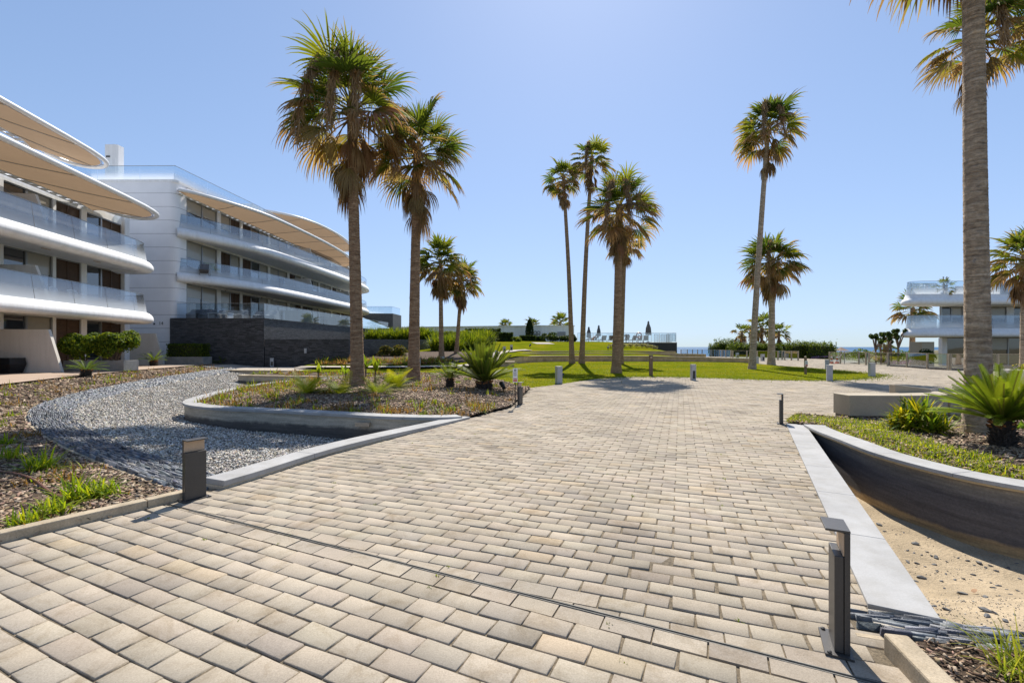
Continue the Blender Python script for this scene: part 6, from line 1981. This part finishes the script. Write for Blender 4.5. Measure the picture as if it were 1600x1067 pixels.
white_bollard("grey square bollard light in the lawn edge, dark slot facing the plaza", 1083, 594, 0, .76, .20, R(5))
white_bollard("grey square bollard light at the lawn's tip, front one of two", 1296, 595, 0, .74, .24, R(60))
white_bollard("grey square bollard light just behind the one at the lawn's rounded tip", 1292, 578, 0, .72, .22, R(150))
white_bollard("grey square bollard light alone on the pavers right of the lawn tip", 1362, 588, 0, .74, .24, R(170))
white_bollard("grey square bollard light by the leaning tall palm's foot", 1182, 571, 0, .75, .26, R(190))
white_bollard("grey square bollard light on the far paving between the lawn palms", 1191.5, 564, 0, .78, .30, R(10))
white_bollard("grey square bollard light at the far fence opening, furthest of all", 1152, 559, 0, .75, .32, R(10))
white_bollard("grey square bollard light on the pale walk before the dark slate wall", 425, 573, .18, .62, .22, R(20))
white_bollard("grey square bollard light half hidden beside the second palm's trunk", 654, 574, .22, .62, .25, R(10))
white_bollard("grey square bollard light on the lawn strip right of the second palm", 691, 571.5, .22, .68, .22, R(40))
white_bollard("low grey bollard light beside the rising path, lowest of three", 776, 555, 1.0, .50, .24, R(10), on_mound(775.5, 36.6))
white_bollard("grey bollard light beside the rising path, middle of three", 788, 549.5, 1.18, .56, .24, R(10), on_mound(788, 42))
white_bollard("grey bollard light beside the rising path, highest of three", 799, 545, 1.42, .58, .24, R(10), on_mound(799, 46))
x, y = gp(1017, 587, .02)
t = thing("wooden_post", "weathered brown post light in the lawn edge by the bushy palm", "post light", (x, y, 0))
m = MB(); m.bx(-.09, .09, -.07, .07, -.1, 1.12); m.build("post", MAT['wood'], t, bevel=.01)
m = MB(); m.bx(-.10, .10, -.08, .08, 1.122, 1.16); m.build("cap", MAT['darkmetal'], t)
m = MB(); m.bx(-.05, .05, -.078, -.0705, .98, 1.08); m.build("lamp_panel", MAT['lampface'], t)

# garden spotlights
def spotlight(label, px, py, z, rz=0, s=1.0, at=None):
    x, y = gp(px, py, z) if at is None else at[:2]
    if at is not None: z = at[2]
    t = thing("garden_spotlight", label, "spotlight", (x, y, z), rz, "black garden spotlights")
    m = MB(); m.tube([(0, 0, -.1), (0, 0, .14 * s)], .012 * s, 6); m.build("spike", MAT['black'], t)
    m = MB(); m.tube([(-.07 * s, 0, .10 * s), (.03 * s, 0, .17 * s), (.10 * s, 0, .22 * s)], [.045 * s, .06 * s, .065 * s], 10); m.build("lamp_head", MAT['black'], t)
    m = MB(); m.tube([(.101 * s, 0, .2205 * s), (.106 * s, 0, .224 * s)], .055 * s, 10); m.build("lens", MAT['steel'], t)
spotlight("black garden spotlight in the mulch left of the pole sign", 786, 612, .12, R(120), 1.25)
spotlight("black spotlight on the mound above the stone steps, left one", 828, 542, 1.62, R(60), 1.5, on_mound(828, 51))
spotlight("black spotlight on the mound above the stone steps, near the bushy palm", 950, 546, 1.35, R(80), 1.5, on_mound(950, 49.5))
spotlight("black spotlight on the lawn at the foot of the lowest bench wall", 1005, 564.5, .26, R(80), 1.2)
spotlight("black spotlight atop the lawn beside the left corner bollard", 878, 592, .03, R(60), 1.1)

# ================================================================== SIGNS
x, y = gp(805, 634, .05)
t = thing("pole_sign", "small white notice with red lower half on a thin black pole", "sign", (x, y, .03))
m = MB(); m.tube([(0, 0, -.1), (0, 0, 1.02)], .012, 8); m.build("pole", MAT['black'], t)
m = MB(); m.bx(-.062, .062, -.022, -.014, .64, 1.01); m.build("panel", MAT['whitemetal'], t)
m = MB(); m.bx(-.050, .050, -.0245, -.0225, .665, .70); m.bx(-.050, .050, -.0245, -.0225, .71, .725); m.bx(-.050, .050, -.0245, -.0225, .735, .75); m.build("red_notice", MAT['red'], t)
m = MB()
m.tube([(.026 * math.cos(a), -.0235, .955 + .026 * math.sin(a)) for a in np.linspace(0, 2 * math.pi, 15)], .004, 5, cap=False)
m.bx(-.02, .02, -.0245, -.0225, .945, .965)
for k in range(4): m.bx(-.045, .045 - .012 * (k % 2), -.0245, -.0225, .895 - k * .028, .905 - k * .028)
m.build("print", MAT['darkmetal'], t)
x, y = gp(1258.5, 586)
t = thing("post_sign", "dark post with white and red notice standing in the lawn tip", "sign", (x, y, 0))
m = MB(); m.bx(-.05, .05, -.05, .05, -.1, .92); m.bx(-.045, .045, -.045, .045, .92, .99); m.build("post", MAT['wood'], t)
m = MB(); m.lathe([(.05, 0), (.055, .06), (.02, .10)], (0, 0, .99), 8); m.build("cap", MAT['lampface'], t)
m = MB(); m.bx(-.075, .095, -.062, -.0515, .50, .81); m.build("panel", MAT['whitemetal'], t)
m = MB(); m.bx(-.045, .085, -.066, -.0635, .515, .585); m.bx(-.055, .075, -.066, -.0635, .60, .615); m.build("red_notice", MAT['red'], t)
m = MB()
for k in range(4): m.bx(-.055, .075, -.066, -.0635, .64 + k * .035, .652 + k * .035)
m.build("print", MAT['darkmetal'], t)

# ================================================================== GLASS FENCES
def glass_fence(label, pts, h, z=0.0, post=.06, rail=True, postmat='kerb'):
    loc = (pts[0][0], pts[0][1], z)
    t = thing("glass_fence", label, "glass fence", loc)
    q = [np.array(p, float) - np.array(pts[0]) for p in pts]
    for i, p in enumerate(q):
        m = MB(); m.bx(p[0] - post / 2, p[0] + post / 2, p[1] - post / 2, p[1] + post / 2, -.3, h); m.build("post", MAT[postmat], t)
    for a, b in zip(q[:-1], q[1:]):
        d = b - a; L = np.linalg.norm(d); u = d / L
        s, e = a + u * (post / 2 + .03), b - u * (post / 2 + .03)
        m = MB(); m.add([(s[0], s[1], .10), (e[0], e[1], .10), (e[0], e[1], h - .04), (s[0], s[1], h - .04)], [(0, 1, 2, 3)])
        m.build("glass_panel", MAT['glass'], t, fix=False)
        if rail:
            m = MB(); c = (s + e) / 2; m.box((c[0], c[1], h - .02), (np.linalg.norm(e - s), .035, .035), math.atan2(u[1], u[0])); m.build("rail", MAT[postmat], t)
    return t
R1 = [gp(px, py) for px, py in ((1296, 568), (1313, 568.3), (1342, 569), (1353, 570.5), (1358, 571), (1387, 572), (1417, 574), (1449, 576.5), (1481, 578.5))]
R1 = [(p[0], p[1]) for p in R1]
glass_fence("glass fence with tan posts between the plaza and the right building", R1, 1.15, post=.10)
R2 = [(ax(1485, 31.3), 31.3), (ax(1520, 30.6), 30.6), (ax(1559, 30), 30.0), (ax(1600, 29.5), 29.5), (ax(1640, 29), 29)]
glass_fence("glass fence run behind the thick palm trunk towards the planter", R2, 1.15, post=.10)
glass_fence("far glass fence with tan posts by the seaside hedges, right run", [(ax(px, Y), Y) for px, Y in ((1145, 61), (1167, 59), (1183, 57), (1201, 56), (1215.5, 55), (1222, 57), (1226, 54.5), (1236.5, 54), (1247, 53.5))], 1.15, -.02, post=.12)
glass_fence("far glass fence by the sea at the foot of the mound, left run", [(ax(px, Y), Y) for px, Y in ((1064, 86), (1074, 85), (1082, 84), (1090, 83), (1097, 82), (1111, 80), (1124, 76), (1128, 73), (1134, 70), (1142, 68))], 1.25, -.12, post=.12)
g = thing("kerb_edge", "dark stone kerb under the right glass fence", "kerb", (R1[0][0], R1[0][1], 0))
m = MB(); kq = np.array([(p[0] - R1[0][0], p[1] - R1[0][1]) for p in R1[5:] + R2])
m.sweep(resample(kq, .8), [(.12, -.3), (.42, -.3), (.42, .16), (.12, .16)], closed=True); m.build("kerb", MAT['cover'], g)

# ================================================================== POOL DECK
DK = 2.22
loc = (ax(1000, 62), 62, DK)
t = thing("pool_deck", "pool deck with dark retaining edge at the top of the lawn mound", "pool deck", loc)
pl = [(ax(902, 61.5), 61.5), (22.3, 61.5), (23.2, 71), (ax(902, 61.5), 71)]
pl = [(p[0] - loc[0], p[1] - loc[1]) for p in pl]
m = MB(); m.prism(pl, -1.9, -.1); m.build("retaining_edge", MAT['black'], t)
m = MB(); m.prism(pl, -.098, 0.0); m.build("paving", MAT['path'], t)
glass_fence("clear glass fence round the pool deck", [(x_, 61.6) for x_ in np.linspace(ax(902, 61.6), 22.2, 13)] + [(22.7, 66), (23.1, 70.9)], 1.28, DK, post=.03, postmat='alu')
def parasol(label, px, Y, top, H, wd, mat='canvas'):
    x = ax(px, Y); zt = az(top, Y)
    t = thing("parasol", label, "parasol", (x, Y, DK), 0, "closed parasols on the pool deck")
    zt -= DK
    m = MB(); m.tube([(0, 0, 0), (0, 0, zt - .1)], .035, 8); m.build("pole", MAT['alu'], t)
    m = MB(); n = 14; vs = []
    prof = [(.05, zt), (.16, zt - H * .12), (.12, zt - H * .16), (wd * .45, zt - H * .5), (wd * .55, zt - H * .95), (wd * .5, zt - H)]
    fs = []
    for i, (r_, z_) in enumerate(prof):
        for j in range(n):
            q = 2 * math.pi * j / n; rr = r_ * (1 if j % 2 else .74)
            vs.append((rr * math.cos(q), rr * math.sin(q), z_))
    for i in range(len(prof) - 1):
        for j in range(n):
            a, b = i * n + j, i * n + (j + 1) % n
            fs.append((a, b, b + n, a + n))
    fs.append(tuple(range(n)))
    m.add(vs, fs); m.build("canopy", MAT[mat], t)
    m = MB(); m.lathe([(.3, 0), (.3, .06), (.06, .1)], n=12); m.build("base", MAT['concrete'], t)
parasol("tall closed brown parasol at the right end of the pool deck", 1013, 63, 501.5, 1.95, .78)
parasol("closed grey parasol in the middle of the pool deck", 935.5, 64, 508, 1.55, .56, 'cover')
parasol("closed grey parasol peeking out behind the slender palm trunk", 920, 64.5, 510.5, 1.55, .62, 'cover')
def lounger(px, Y, label, rz):
    t = thing("sun_lounger", label, "sun lounger", (ax(px, Y), Y, DK), rz, "sun loungers on the pool deck")
    m = MB()
    for sx in (-.3, .3): m.box((sx, 0, .30), (.05, 1.9, .05))
    for yy in (-.9, .9): m.box((0, yy, .301), (.56, .05, .05))
    m.build("frame", MAT['steel'], t)
    for sx in (-.3, .3):
        for yy in (-.75, .75):
            m = MB(); m.box((sx, yy, .135), (.05, .05, .27)); m.build("leg", MAT['steel'], t)
    m = MB(); m.box((0, .3, .35), (.62, 1.25, .05)); m.build("seat", MAT['wicker'], t)
    m = MB(); m.box((0, 0, 0), (1, 1, 1), M=Matrix.Translation((0, -.60, .62)) @ Matrix.Rotation(R(-52), 4, 'X') @ Matrix.Diagonal((.62, .78, .05, 1))); m.build("backrest", MAT['wicker'], t)
lounger(942, 63.2, "tan sun lounger under the middle closed parasol", R(5))
lounger(954, 63.4, "tan sun lounger half hidden by the bushy palm's trunk, left side", R(-6))
lounger(978, 63, "sun lounger with dark towel right of the bushy palm's trunk", R(4))
lounger(988.5, 63.2, "brown sun lounger left of the orange lifebuoy", R(10))
lounger(999, 63.5, "brown sun lounger behind the orange lifebuoy", R(-8))
lounger(1009, 63.1, "reddish sun lounger under the tall brown parasol", R(-14))
lounger(933, 63.6, "pale sun lounger next to the reclining person", R(80))
# towel draped over one lounger
m = MB(); m.box((0, 0, 0), (1, 1, 1), M=Matrix.Translation((0, 0, 0)) @ Matrix.Rotation(R(-52), 4, 'X') @ Matrix.Diagonal((.66, .40, .06, 1)))
tag(m.build("towel", MAT['cover'], loc=None), "dark towel over the lounger back right of the palm trunk", "towel").location = (ax(978, 62.75), 62.28, DK + .93)
# lifebuoy on its stand
x, Y = ax(998, 61.9), 61.9
t = thing("lifebuoy_stand", "orange and white lifebuoy on a post at the pool fence", "lifebuoy", (x, Y, DK))
m = MB(); m.tube([(0, 0, 0), (0, 0, 1.4)], .035, 8); m.build("post", MAT['whitemetal'], t)
m = MB(); Rr, r_ = .34, .085; vs = []; fs = []; ms_ = []
for i in range(24):
    for j in range(8):
        a, b = 2 * math.pi * i / 24, 2 * math.pi * j / 8
        vs.append(((Rr + r_ * math.cos(b)) * math.cos(a), -.12 + r_ * math.sin(b), .95 + (Rr + r_ * math.cos(b)) * math.sin(a)))
for i in range(24):
    for j in range(8):
        m_ = 1 if i % 6 == 0 else 0
        fs.append(((i * 8 + j), ((i + 1) % 24 * 8 + j), ((i + 1) % 24 * 8 + (j + 1) % 8), (i * 8 + (j + 1) % 8))); ms_.append(m_)
m.v = vs; m.f = [list(f) for f in fs]; m.m = ms_
m.build("ring", [MAT['red'], MAT['whitemetal']], t, smooth=True)
# white slatted screens
for k, (px, lb) in enumerate(((1026, "white slatted pool screen nearest the tall parasol"), (1037, "white slatted pool screen, middle one"), (1045, "white slatted pool screen nearest the deck corner"))):
    t = thing("slatted_screen", lb, "screen", (ax(px, 64), 64, DK), 0, "white slatted pool screens")
    m = MB()
    for j in range(4): m.bx(-.33 + j * .2, -.25 + j * .2, -.02, .02, 0, 1.12)
    m.build("slats", MAT['whitemetal'] if k < 2 else MAT['wood'], t)
    m = MB(); m.bx(-.36, .38, -.025, .025, 1.121, 1.17); m.build("top_rail", MAT['whitemetal'], t)
# a reclining person in orange by the slender palm
def person(label, loc, rz):
    me = bpy.data.meshes.new("person"); bm = bmesh.new()
    J = {'pelvis': (0, 0, .48, .13), 'chest': (0, -.34, .74, .15), 'neck': (0, -.47, .92, .055), 'head': (0, -.50, 1.04, .10), 'crown': (0, -.51, 1.13, .08), 'nose': (0, -.40, 1.05, .022),
         'sl': (-.18, -.40, .82, .06), 'el': (-.27, -.22, .62, .042), 'hl': (-.22, .0, .55, .035), 'fl': (-.20, .08, .54, .02), 'sr': (.18, -.40, .82, .06), 'er': (.27, -.22, .62, .042), 'hr': (.22, .0, .55, .035), 'fr': (.20, .08, .54, .02),
         'kl': (-.10, .42, .66, .065), 'al': (-.11, .80, .46, .045), 'tl': (-.12, .90, .53, .03), 'kr': (.10, .46, .56, .065), 'ar': (.11, .88, .45, .045), 'tr': (.12, .98, .52, .03)}
    E = [('pelvis', 'chest'), ('chest', 'neck'), ('neck', 'head'), ('head', 'crown'), ('head', 'nose'), ('chest', 'sl'), ('sl', 'el'), ('el', 'hl'), ('hl', 'fl'), ('chest', 'sr'), ('sr', 'er'), ('er', 'hr'), ('hr', 'fr'), ('pelvis', 'kl'), ('kl', 'al'), ('al', 'tl'), ('pelvis', 'kr'), ('kr', 'ar'), ('ar', 'tr')]
    names = list(J); V = [J[n_][:3] for n_ in names]
    me.from_pydata(V, [(names.index(a), names.index(b)) for a, b in E], [])
    o = bpy.data.objects.new("person", me); COL.objects.link(o); me.materials.append(MAT['skin'])
    o.modifiers.new("skin", 'SKIN')
    for i, n_ in enumerate(names):
        sv = me.skin_vertices[0].data[i]; sv.radius = (J[n_][3], J[n_][3]); sv.use_root = (n_ == 'pelvis')
    sb = o.modifiers.new("sub", 'SUBSURF'); sb.levels = 1; sb.render_levels = 2
    o.location = loc; o.rotation_euler = (0, 0, rz)
    tag(o, label, "person")
    h = MB(); h.lathe([(.0, .13), (.07, .11), (.112, .05), (.118, -.02), (.10, -.08)], (0, -.535, 1.06), 12); h.build("hair", MAT['hair'], o, smooth=True)
    c = MB(); c.tube([(0, .04, .48), (0, -.15, .61), (0, -.32, .74), (0, -.41, .83)], [.155, .15, .17, .13], 12); c.build("swimsuit", MAT['orange'], o, smooth=True)
    return o
person("person with dark hair in orange swimwear reclining on a lounger by the pool", (ax(926, 63), 63, DK - .02), R(60))
lounger(926, 63.05, "sun lounger carrying the person in orange", R(60))

# ================================================================== CONES, TRIPOD SIGN, SEASIDE PARASOL
def cone(px, py, label):
    x, y = gp(px, py)
    t = thing("traffic_cone", label, "traffic cone", (x, y, 0), R(12), "traffic cones by the glass fence")
    m = MB(); m.bx(-.22, .22, -.22, .22, 0, .05); m.build("base", MAT['red'], t, bevel=.01)
    m = MB(); m.lathe([(.16, .05), (.132, .20)], n=14); m.lathe([(.102, .36), (.075, .52)], n=14); m.lathe([(.05, .66), (.03, .78)], n=14); m.build("body", MAT['orange'], t, smooth=True)
    m = MB(); m.lathe([(.132, .201), (.102, .359)], n=14); m.lathe([(.075, .521), (.05, .659)], n=14); m.build("reflective_band", MAT['whitemetal'], t, smooth=True)
cone(1299.5, 567.8, "orange traffic cone half hidden behind the double bollards")
cone(1308, 567.8, "red and white traffic cone in the open beside the fence end")
x, y = gp(1318, 568.5)
t = thing("trestle", "pale leaning trestle of poles beside the traffic cones", "trestle", (x, y, 0))
m = MB(); m.tube([(-.45, 0, .55), (.08, 0, 1.18)], .03, 6); m.tube([(0, -.1, 0), (.05, 0, 1.15)], .03, 6); m.tube([(.15, .1, 0), (.08, 0, 1.15)], .03, 6); m.tube([(.05, .02, 1.1), (.28, .1, .95)], .03, 6); m.build("poles", MAT['path'], t)
x, Y = ax(1314, 75), 75
t = thing("thatched_parasol", "low brown thatched beach parasol beyond the fence", "beach parasol", (x, Y, -.6))
m = MB(); m.tube([(0, 0, 0), (0, 0, 2.0)], .06, 8); m.build("pole", MAT['wood'], t)
m = MB(); m.lathe([(1.25, 1.55), (.6, 1.85), (.06, 2.15)], n=14); m.build("canopy", MAT['wicker'], t)
# low dune behind the planting
q = np.array([(ax(1285, 95), 92), (ax(1420, 95), 88), (ax(1500, 95), 92), (ax(1500, 105), 108), (ax(1290, 105), 108)])
tag(fill("dune_hill", q, lambda x, y: -1.5 + 2.6 * np.exp(-((y - 98) / 6.0) ** 2) * (.75 + .25 * wob(x, y, .12)) * sstep(60, 72, x) , 2.0, MAT['scrub']), "low dry dune before the sea", "dune", kind='structure')

# ================================================================== LEFT SIDE: PLANTERS, BIN, HOSE
t = thing("concrete_planter", "long grey concrete planter holding two rounded shrubs", "planter", (-20.7, 22.95, .4))
m = MB()
m.bx(-1.5, 1.5, -.45, -.37, 0, .52); m.bx(-1.5, 1.5, .37, .45, 0, .52); m.bx(-1.5, -1.42, -.368, .368, 0, .519); m.bx(1.42, 1.5, -.368, .368, 0, .519); m.build("box", MAT['concrete'], t, bevel=.01)
m = MB(); m.bx(-1.41, 1.41, -.365, .365, .05, .43); m.build("soil", MAT['soil'], t)
t = thing("concrete_planter", "grey concrete planter holding the clipped hedge at the dark wall", "planter", (-22.55, 31.75, .4))
m = MB()
m.bx(-1.3, 1.3, -.5, -.42, 0, .52); m.bx(-1.3, 1.3, .42, .5, 0, .52); m.bx(-1.3, -1.22, -.418, .418, 0, .519); m.bx(1.22, 1.3, -.418, .418, 0, .519); m.build("box", MAT['concrete'], t, bevel=.01)
m = MB(); m.bx(-1.21, 1.21, -.41, .41, .05, .43); m.build("soil", MAT['soil'], t)
X0, Y0 = gp(8, 583, .4)
t = thing("storage_tub", "black tapered plastic tub against the white party wall", "tub", (-23.1, 20.75, .4))
m = MB()
vs = []
for z_, hx, hy in ((0, .50, .28), (.42, .60, .36), (.44, .60, .36), (.66, .57, .34), (.70, .57, .34)):
    vs += [(-hx - .3, -hy, z_), (hx, -hy, z_), (hx, hy, z_), (-hx - .3, hy, z_)]
fs = [(4 * k + j, 4 * k + (j + 1) % 4, 4 * k + 4 + (j + 1) % 4, 4 * k + 4 + j) for k in range(4) for j in range(4)] + [(0, 1, 2, 3), (16, 17, 18, 19)]
m.add(vs, fs); m.build("tub", MAT['black'], t, bevel=.015)
m = MB(); m.bx(-.02, .13, -.385, -.362, .395, .425); m.build("badge", MAT['whitemetal'], t)
t = thing("white_planter_box", "white rectangular planter with yellow flowers behind the cycad", "planter", (ax(1600, 20), 19.4, 0))
m = MB(); m.bx(-1.05, 3.0, -.5, .6, 0, .62); m.build("box", MAT['warmwhite'], t, bevel=.02)
bush("flower_patch", "yellow flowers in the white planter box behind the cycad", "flowers", (ax(1594, 20), 19.4, .5), (.95, .4, .38), 500, .09, 700, ((.4, .32, .03), (.14, .18, .02), (.2, .22, .03)), stems=False)
hq = [gp(-30, 728, .06), gp(0, 733, .06), gp(25, 737, .06), gp(55, 748, .06), gp(82, 766, .05), gp(100, 775, .04)]
hose = catmull([(p[0], p[1]) for p in hq], 8)
m = MB(); hz = lbed_z(hose[:, 0], hose[:, 1]) + .035
m.tube([(p[0], p[1], z_) for p, z_ in zip(hose, hz)], .014, 8)
lc = (float(hose[20][0]), float(hose[20][1]), 0.0)
tag(m.build("garden_hose", MAT['hose'], loc=lc, smooth=True), "brown irrigation hose lying across the mulch of the left bed", "hose")

# ================================================================== TERRACE FURNITURE
def chair(label, loc, rz, group="white woven balcony chairs"):
    t = thing("balcony_chair", label, "chair", loc, rz, group)
    m = MB(); m.box((0, 0, .44), (.5, .5, .05)); m.build("seat", MAT['chairwhite'], t, bevel=.02)
    m = MB(); vs = []
    n = 9
    for k in range(n):
        a = (k / (n - 1) - .5) * 2.0
        m.tube([(.27 * math.sin(a), .25 - .06 * abs(a), .46), (.30 * math.sin(a), .30 - .05 * abs(a), .80), (.27 * math.sin(a), .33 - .05 * abs(a), .95 - .06 * abs(a))], .014, 5)
    m.tube([(.28 * math.sin(a), .33 - .05 * abs(a), .95 - .06 * abs(a)) for a in np.linspace(-1, 1, 9)], .02, 6)
    m.build("backrest", MAT['chairwhite'], t)
    for sx in (-.2, .2):
        for sy in (-.2, .2):
            m = MB(); m.tube([(sx, sy, .42), (sx * 1.15, sy * 1.15, 0)], .018, 6); m.build("leg", MAT['chairwhite'], t)
def on1(s, o, z):
    p = O1 + u1 * s + np.array([u1[1], -u1[0]]) * o
    return (p[0], p[1], z)
chair("white woven chair on the lower left balcony, left of its twin", on1(4.3, -1.0, 3.64), R(100))
chair("white woven chair on the lower left balcony, right of its twin", on1(5.4, -1.0, 3.64), R(85))
t = thing("balcony_table", "low white table on the lower left balcony by the rounded end", "table", on1(8.0, -1.2, 3.64), R(10))
m = MB(); m.box((0, 0, .47), (.9, .9, .05)); m.build("table_top", MAT['chairwhite'], t, bevel=.01)
for sx in (-.38, .38):
    for sy in (-.38, .38):
        m = MB(); m.box((sx, sy, .22), (.06, .06, .44)); m.build("leg", MAT['chairwhite'], t)
def covered(label, s, o, w_, seed):
    """garden sofa under a slack grey cover"""
    p = (-24.4 + o, 33 + s, 3.63)
    rng = np.random.default_rng(seed)
    t = thing("covered_sofa", label, "covered sofa", p, R(4), "covered sofas on the second block's terrace")
    m = MB()
    prof = [(-.5, 0), (-.52, .40), (-.15, .46), (.18, .78), (.42, .80), (.48, 0)]
    n = 9; vs = []
    for i in range(n):
        x_ = (i / (n - 1) - .5) * w_
        for (y_, z_) in prof:
            vs.append((x_ + rng.normal(0, .015), y_ + rng.normal(0, .02), max(0, z_ * (1 - .08 * abs(i / (n - 1) - .5)) + (rng.normal(0, .02) if z_ else 0))))
    k = len(prof)
    m.add(vs, [(i * k + j, i * k + j + 1, (i + 1) * k + j + 1, (i + 1) * k + j) for i in range(n - 1) for j in range(k - 1)] + [tuple(range(k)), tuple((n - 1) * k + j for j in range(k))])
    m.build("cover", MAT['cover'], t)
    m = MB()
    for sx in (-1, 1):
        for sy in (-.45, .42): m.box((sx * (w_ / 2 - .08), sy, -.0), (.06, .06, .05))
    m.build("feet", MAT['alu'], t)
covered("covered grey sofa on the terrace of the dark wall, leftmost", .9, 1.3, 1.6, 710)
covered("covered grey sofa on the terrace of the dark wall, middle and largest", 1.6, 3.1, 2.0, 711)
covered("covered grey sofa on the terrace of the dark wall, right of the low table", 2.4, 5.3, 1.6, 712)
t = thing("terrace_table", "white framed low table between the covered sofas", "table", (-24.4 + 2.9, 33.6, 3.63))
m = MB(); m.box((0, 0, .45), (1.5, .7, .05)); m.build("table_top", MAT['whitemetal'], t)
for sx in (-.7, .7):
    m = MB(); m.box((sx, 0, .21), (.05, .68, .42)); m.build("leg", MAT['whitemetal'], t)
t = thing("folding_chair", "dark slanted deck chair on the second block's middle balcony", "deck chair", (-23.2, 34.3, 6.98), R(30))
m = MB(); m.box((0, 0, 0), (1, 1, 1), M=Matrix.Translation((0, .28, .55)) @ Matrix.Rotation(R(62), 4, 'X') @ Matrix.Diagonal((.55, .85, .04, 1))); m.build("backrest", MAT['cover'], t)
m = MB(); m.box((0, 0, 0), (1, 1, 1), M=Matrix.Translation((0, -.22, .32)) @ Matrix.Rotation(R(-10), 4, 'X') @ Matrix.Diagonal((.55, .65, .04, 1))); m.build("seat", MAT['cover'], t)
for sx in (-.29, .29):
    m = MB(); m.tube([(sx, -.5, .0), (sx, .35, .6)], .018, 6); m.tube([(sx, .35, .0), (sx, -.4, .42)], .018, 6); m.build("leg", MAT['alu'], t)

# ================================================================== STONES, LEAF ON THE SAND
rng = np.random.default_rng(720)
protos = []
for k in range(6):
    bm = bmesh.new(); bmesh.ops.create_icosphere(bm, subdivisions=1, radius=1)
    for v in bm.verts: v.co = Vector((v.co.x * 1.0, v.co.y * rng.uniform(.4, .6), v.co.z * rng.uniform(.25, .4))) * (1 + rng.normal(0, .16))
    me = bpy.data.meshes.new("slate_chip"); bm.to_mesh(me); bm.free(); me.materials.append(MAT['slateplain' if False else 'slatechip'] if 'slatechip' in MAT else MAT.setdefault('slatechip', surf("loose slate chip", (.12, .12, .12), .7, .3, 20, .2, 90, .4, 90, .005)))
    protos.append(me)
spots = [(1373, 820), (1382, 830), (1400, 835), (1412, 832), (1418, 860), (1428, 864), (1440, 867), (1448, 862), (1455, 868), (1462, 871), (1418, 878), (1432, 880), (1445, 885), (1460, 882), (1480, 878), (1497, 872), (1512, 876), (1522, 883), (1530, 880), (1540, 887), (1548, 884), (1556, 892), (1464, 893), (1478, 897), (1492, 906), (1505, 904), (1470, 908), (1440, 903), (1430, 908), (1476, 918), (1520, 898), (1532, 906), (1548, 910), (1560, 915), (1552, 918), (1573, 920), (1505, 928), (1540, 935), (1562, 930), (1578, 928), (1590, 922), (1474, 952), (1460, 957), (1478, 962), (1530, 958), (1538, 963), (1548, 965), (1542, 970), (1556, 967), (1570, 975), (1585, 968), (1594, 905), (1588, 880), (1575, 888), (1430, 850), (1505, 862), (1568, 865), (1450, 840)]
for k, (px, py) in enumerate(spots):
    z = -.55 if py < 900 else -.48
    for _ in range(4):
        x, y = gp(px, py, z); z = float(sand_z(np.array([x]), np.array([y]))[0])
    o = bpy.data.objects.new("slate_chip", protos[k % 6]); COL.objects.link(o)
    s = rng.uniform(.013, .030) if k % 9 else .045
    o.location = (x, y, z + s * .2); o.scale = (s, s, s); o.rotation_euler = (rng.normal(0, .2), rng.normal(0, .2), rng.uniform(0, 6.28))
    tag(o, "loose dark slate chip lying on the dry sand of the right basin", "stone", "slate chips on the sand")
x, y = gp(1520, 925, -.5)
V, Fq, C = straps(1, .13, .018, np.random.default_rng(3), el=(.5, .3), droop=.8, spread=0, cols=((.45, .30, .20),), K=5)
o = mesh_np("dry_leaf", V, Fq, MAT['dryleaf'], None, C); o.location = (x, y, -.50); tag(o, "curled pale dry leaf on the sand among the slate chips", "leaf")
for k, (px, py, lb) in enumerate(((118, 704, "rusty fallen leaf on the gravel nearest the slate border"), (262, 711, "rusty fallen leaf on the gravel near the dark bollard"), (350, 716, "pale fallen leaf on the gravel by the white coping"))):
    x, y = gp(px, py, -.43)
    V, Fq, C = straps(3, .14, .03, np.random.default_rng(20 + k), el=(.35, .05), droop=.5, spread=.01, cols=((.30, .11, .03), (.25, .13, .06)), K=4)
    o = mesh_np("dry_leaf", V, Fq, MAT['dryleaf'], None, C); o.location = (x, y, -.41); tag(o, lb, "leaf")
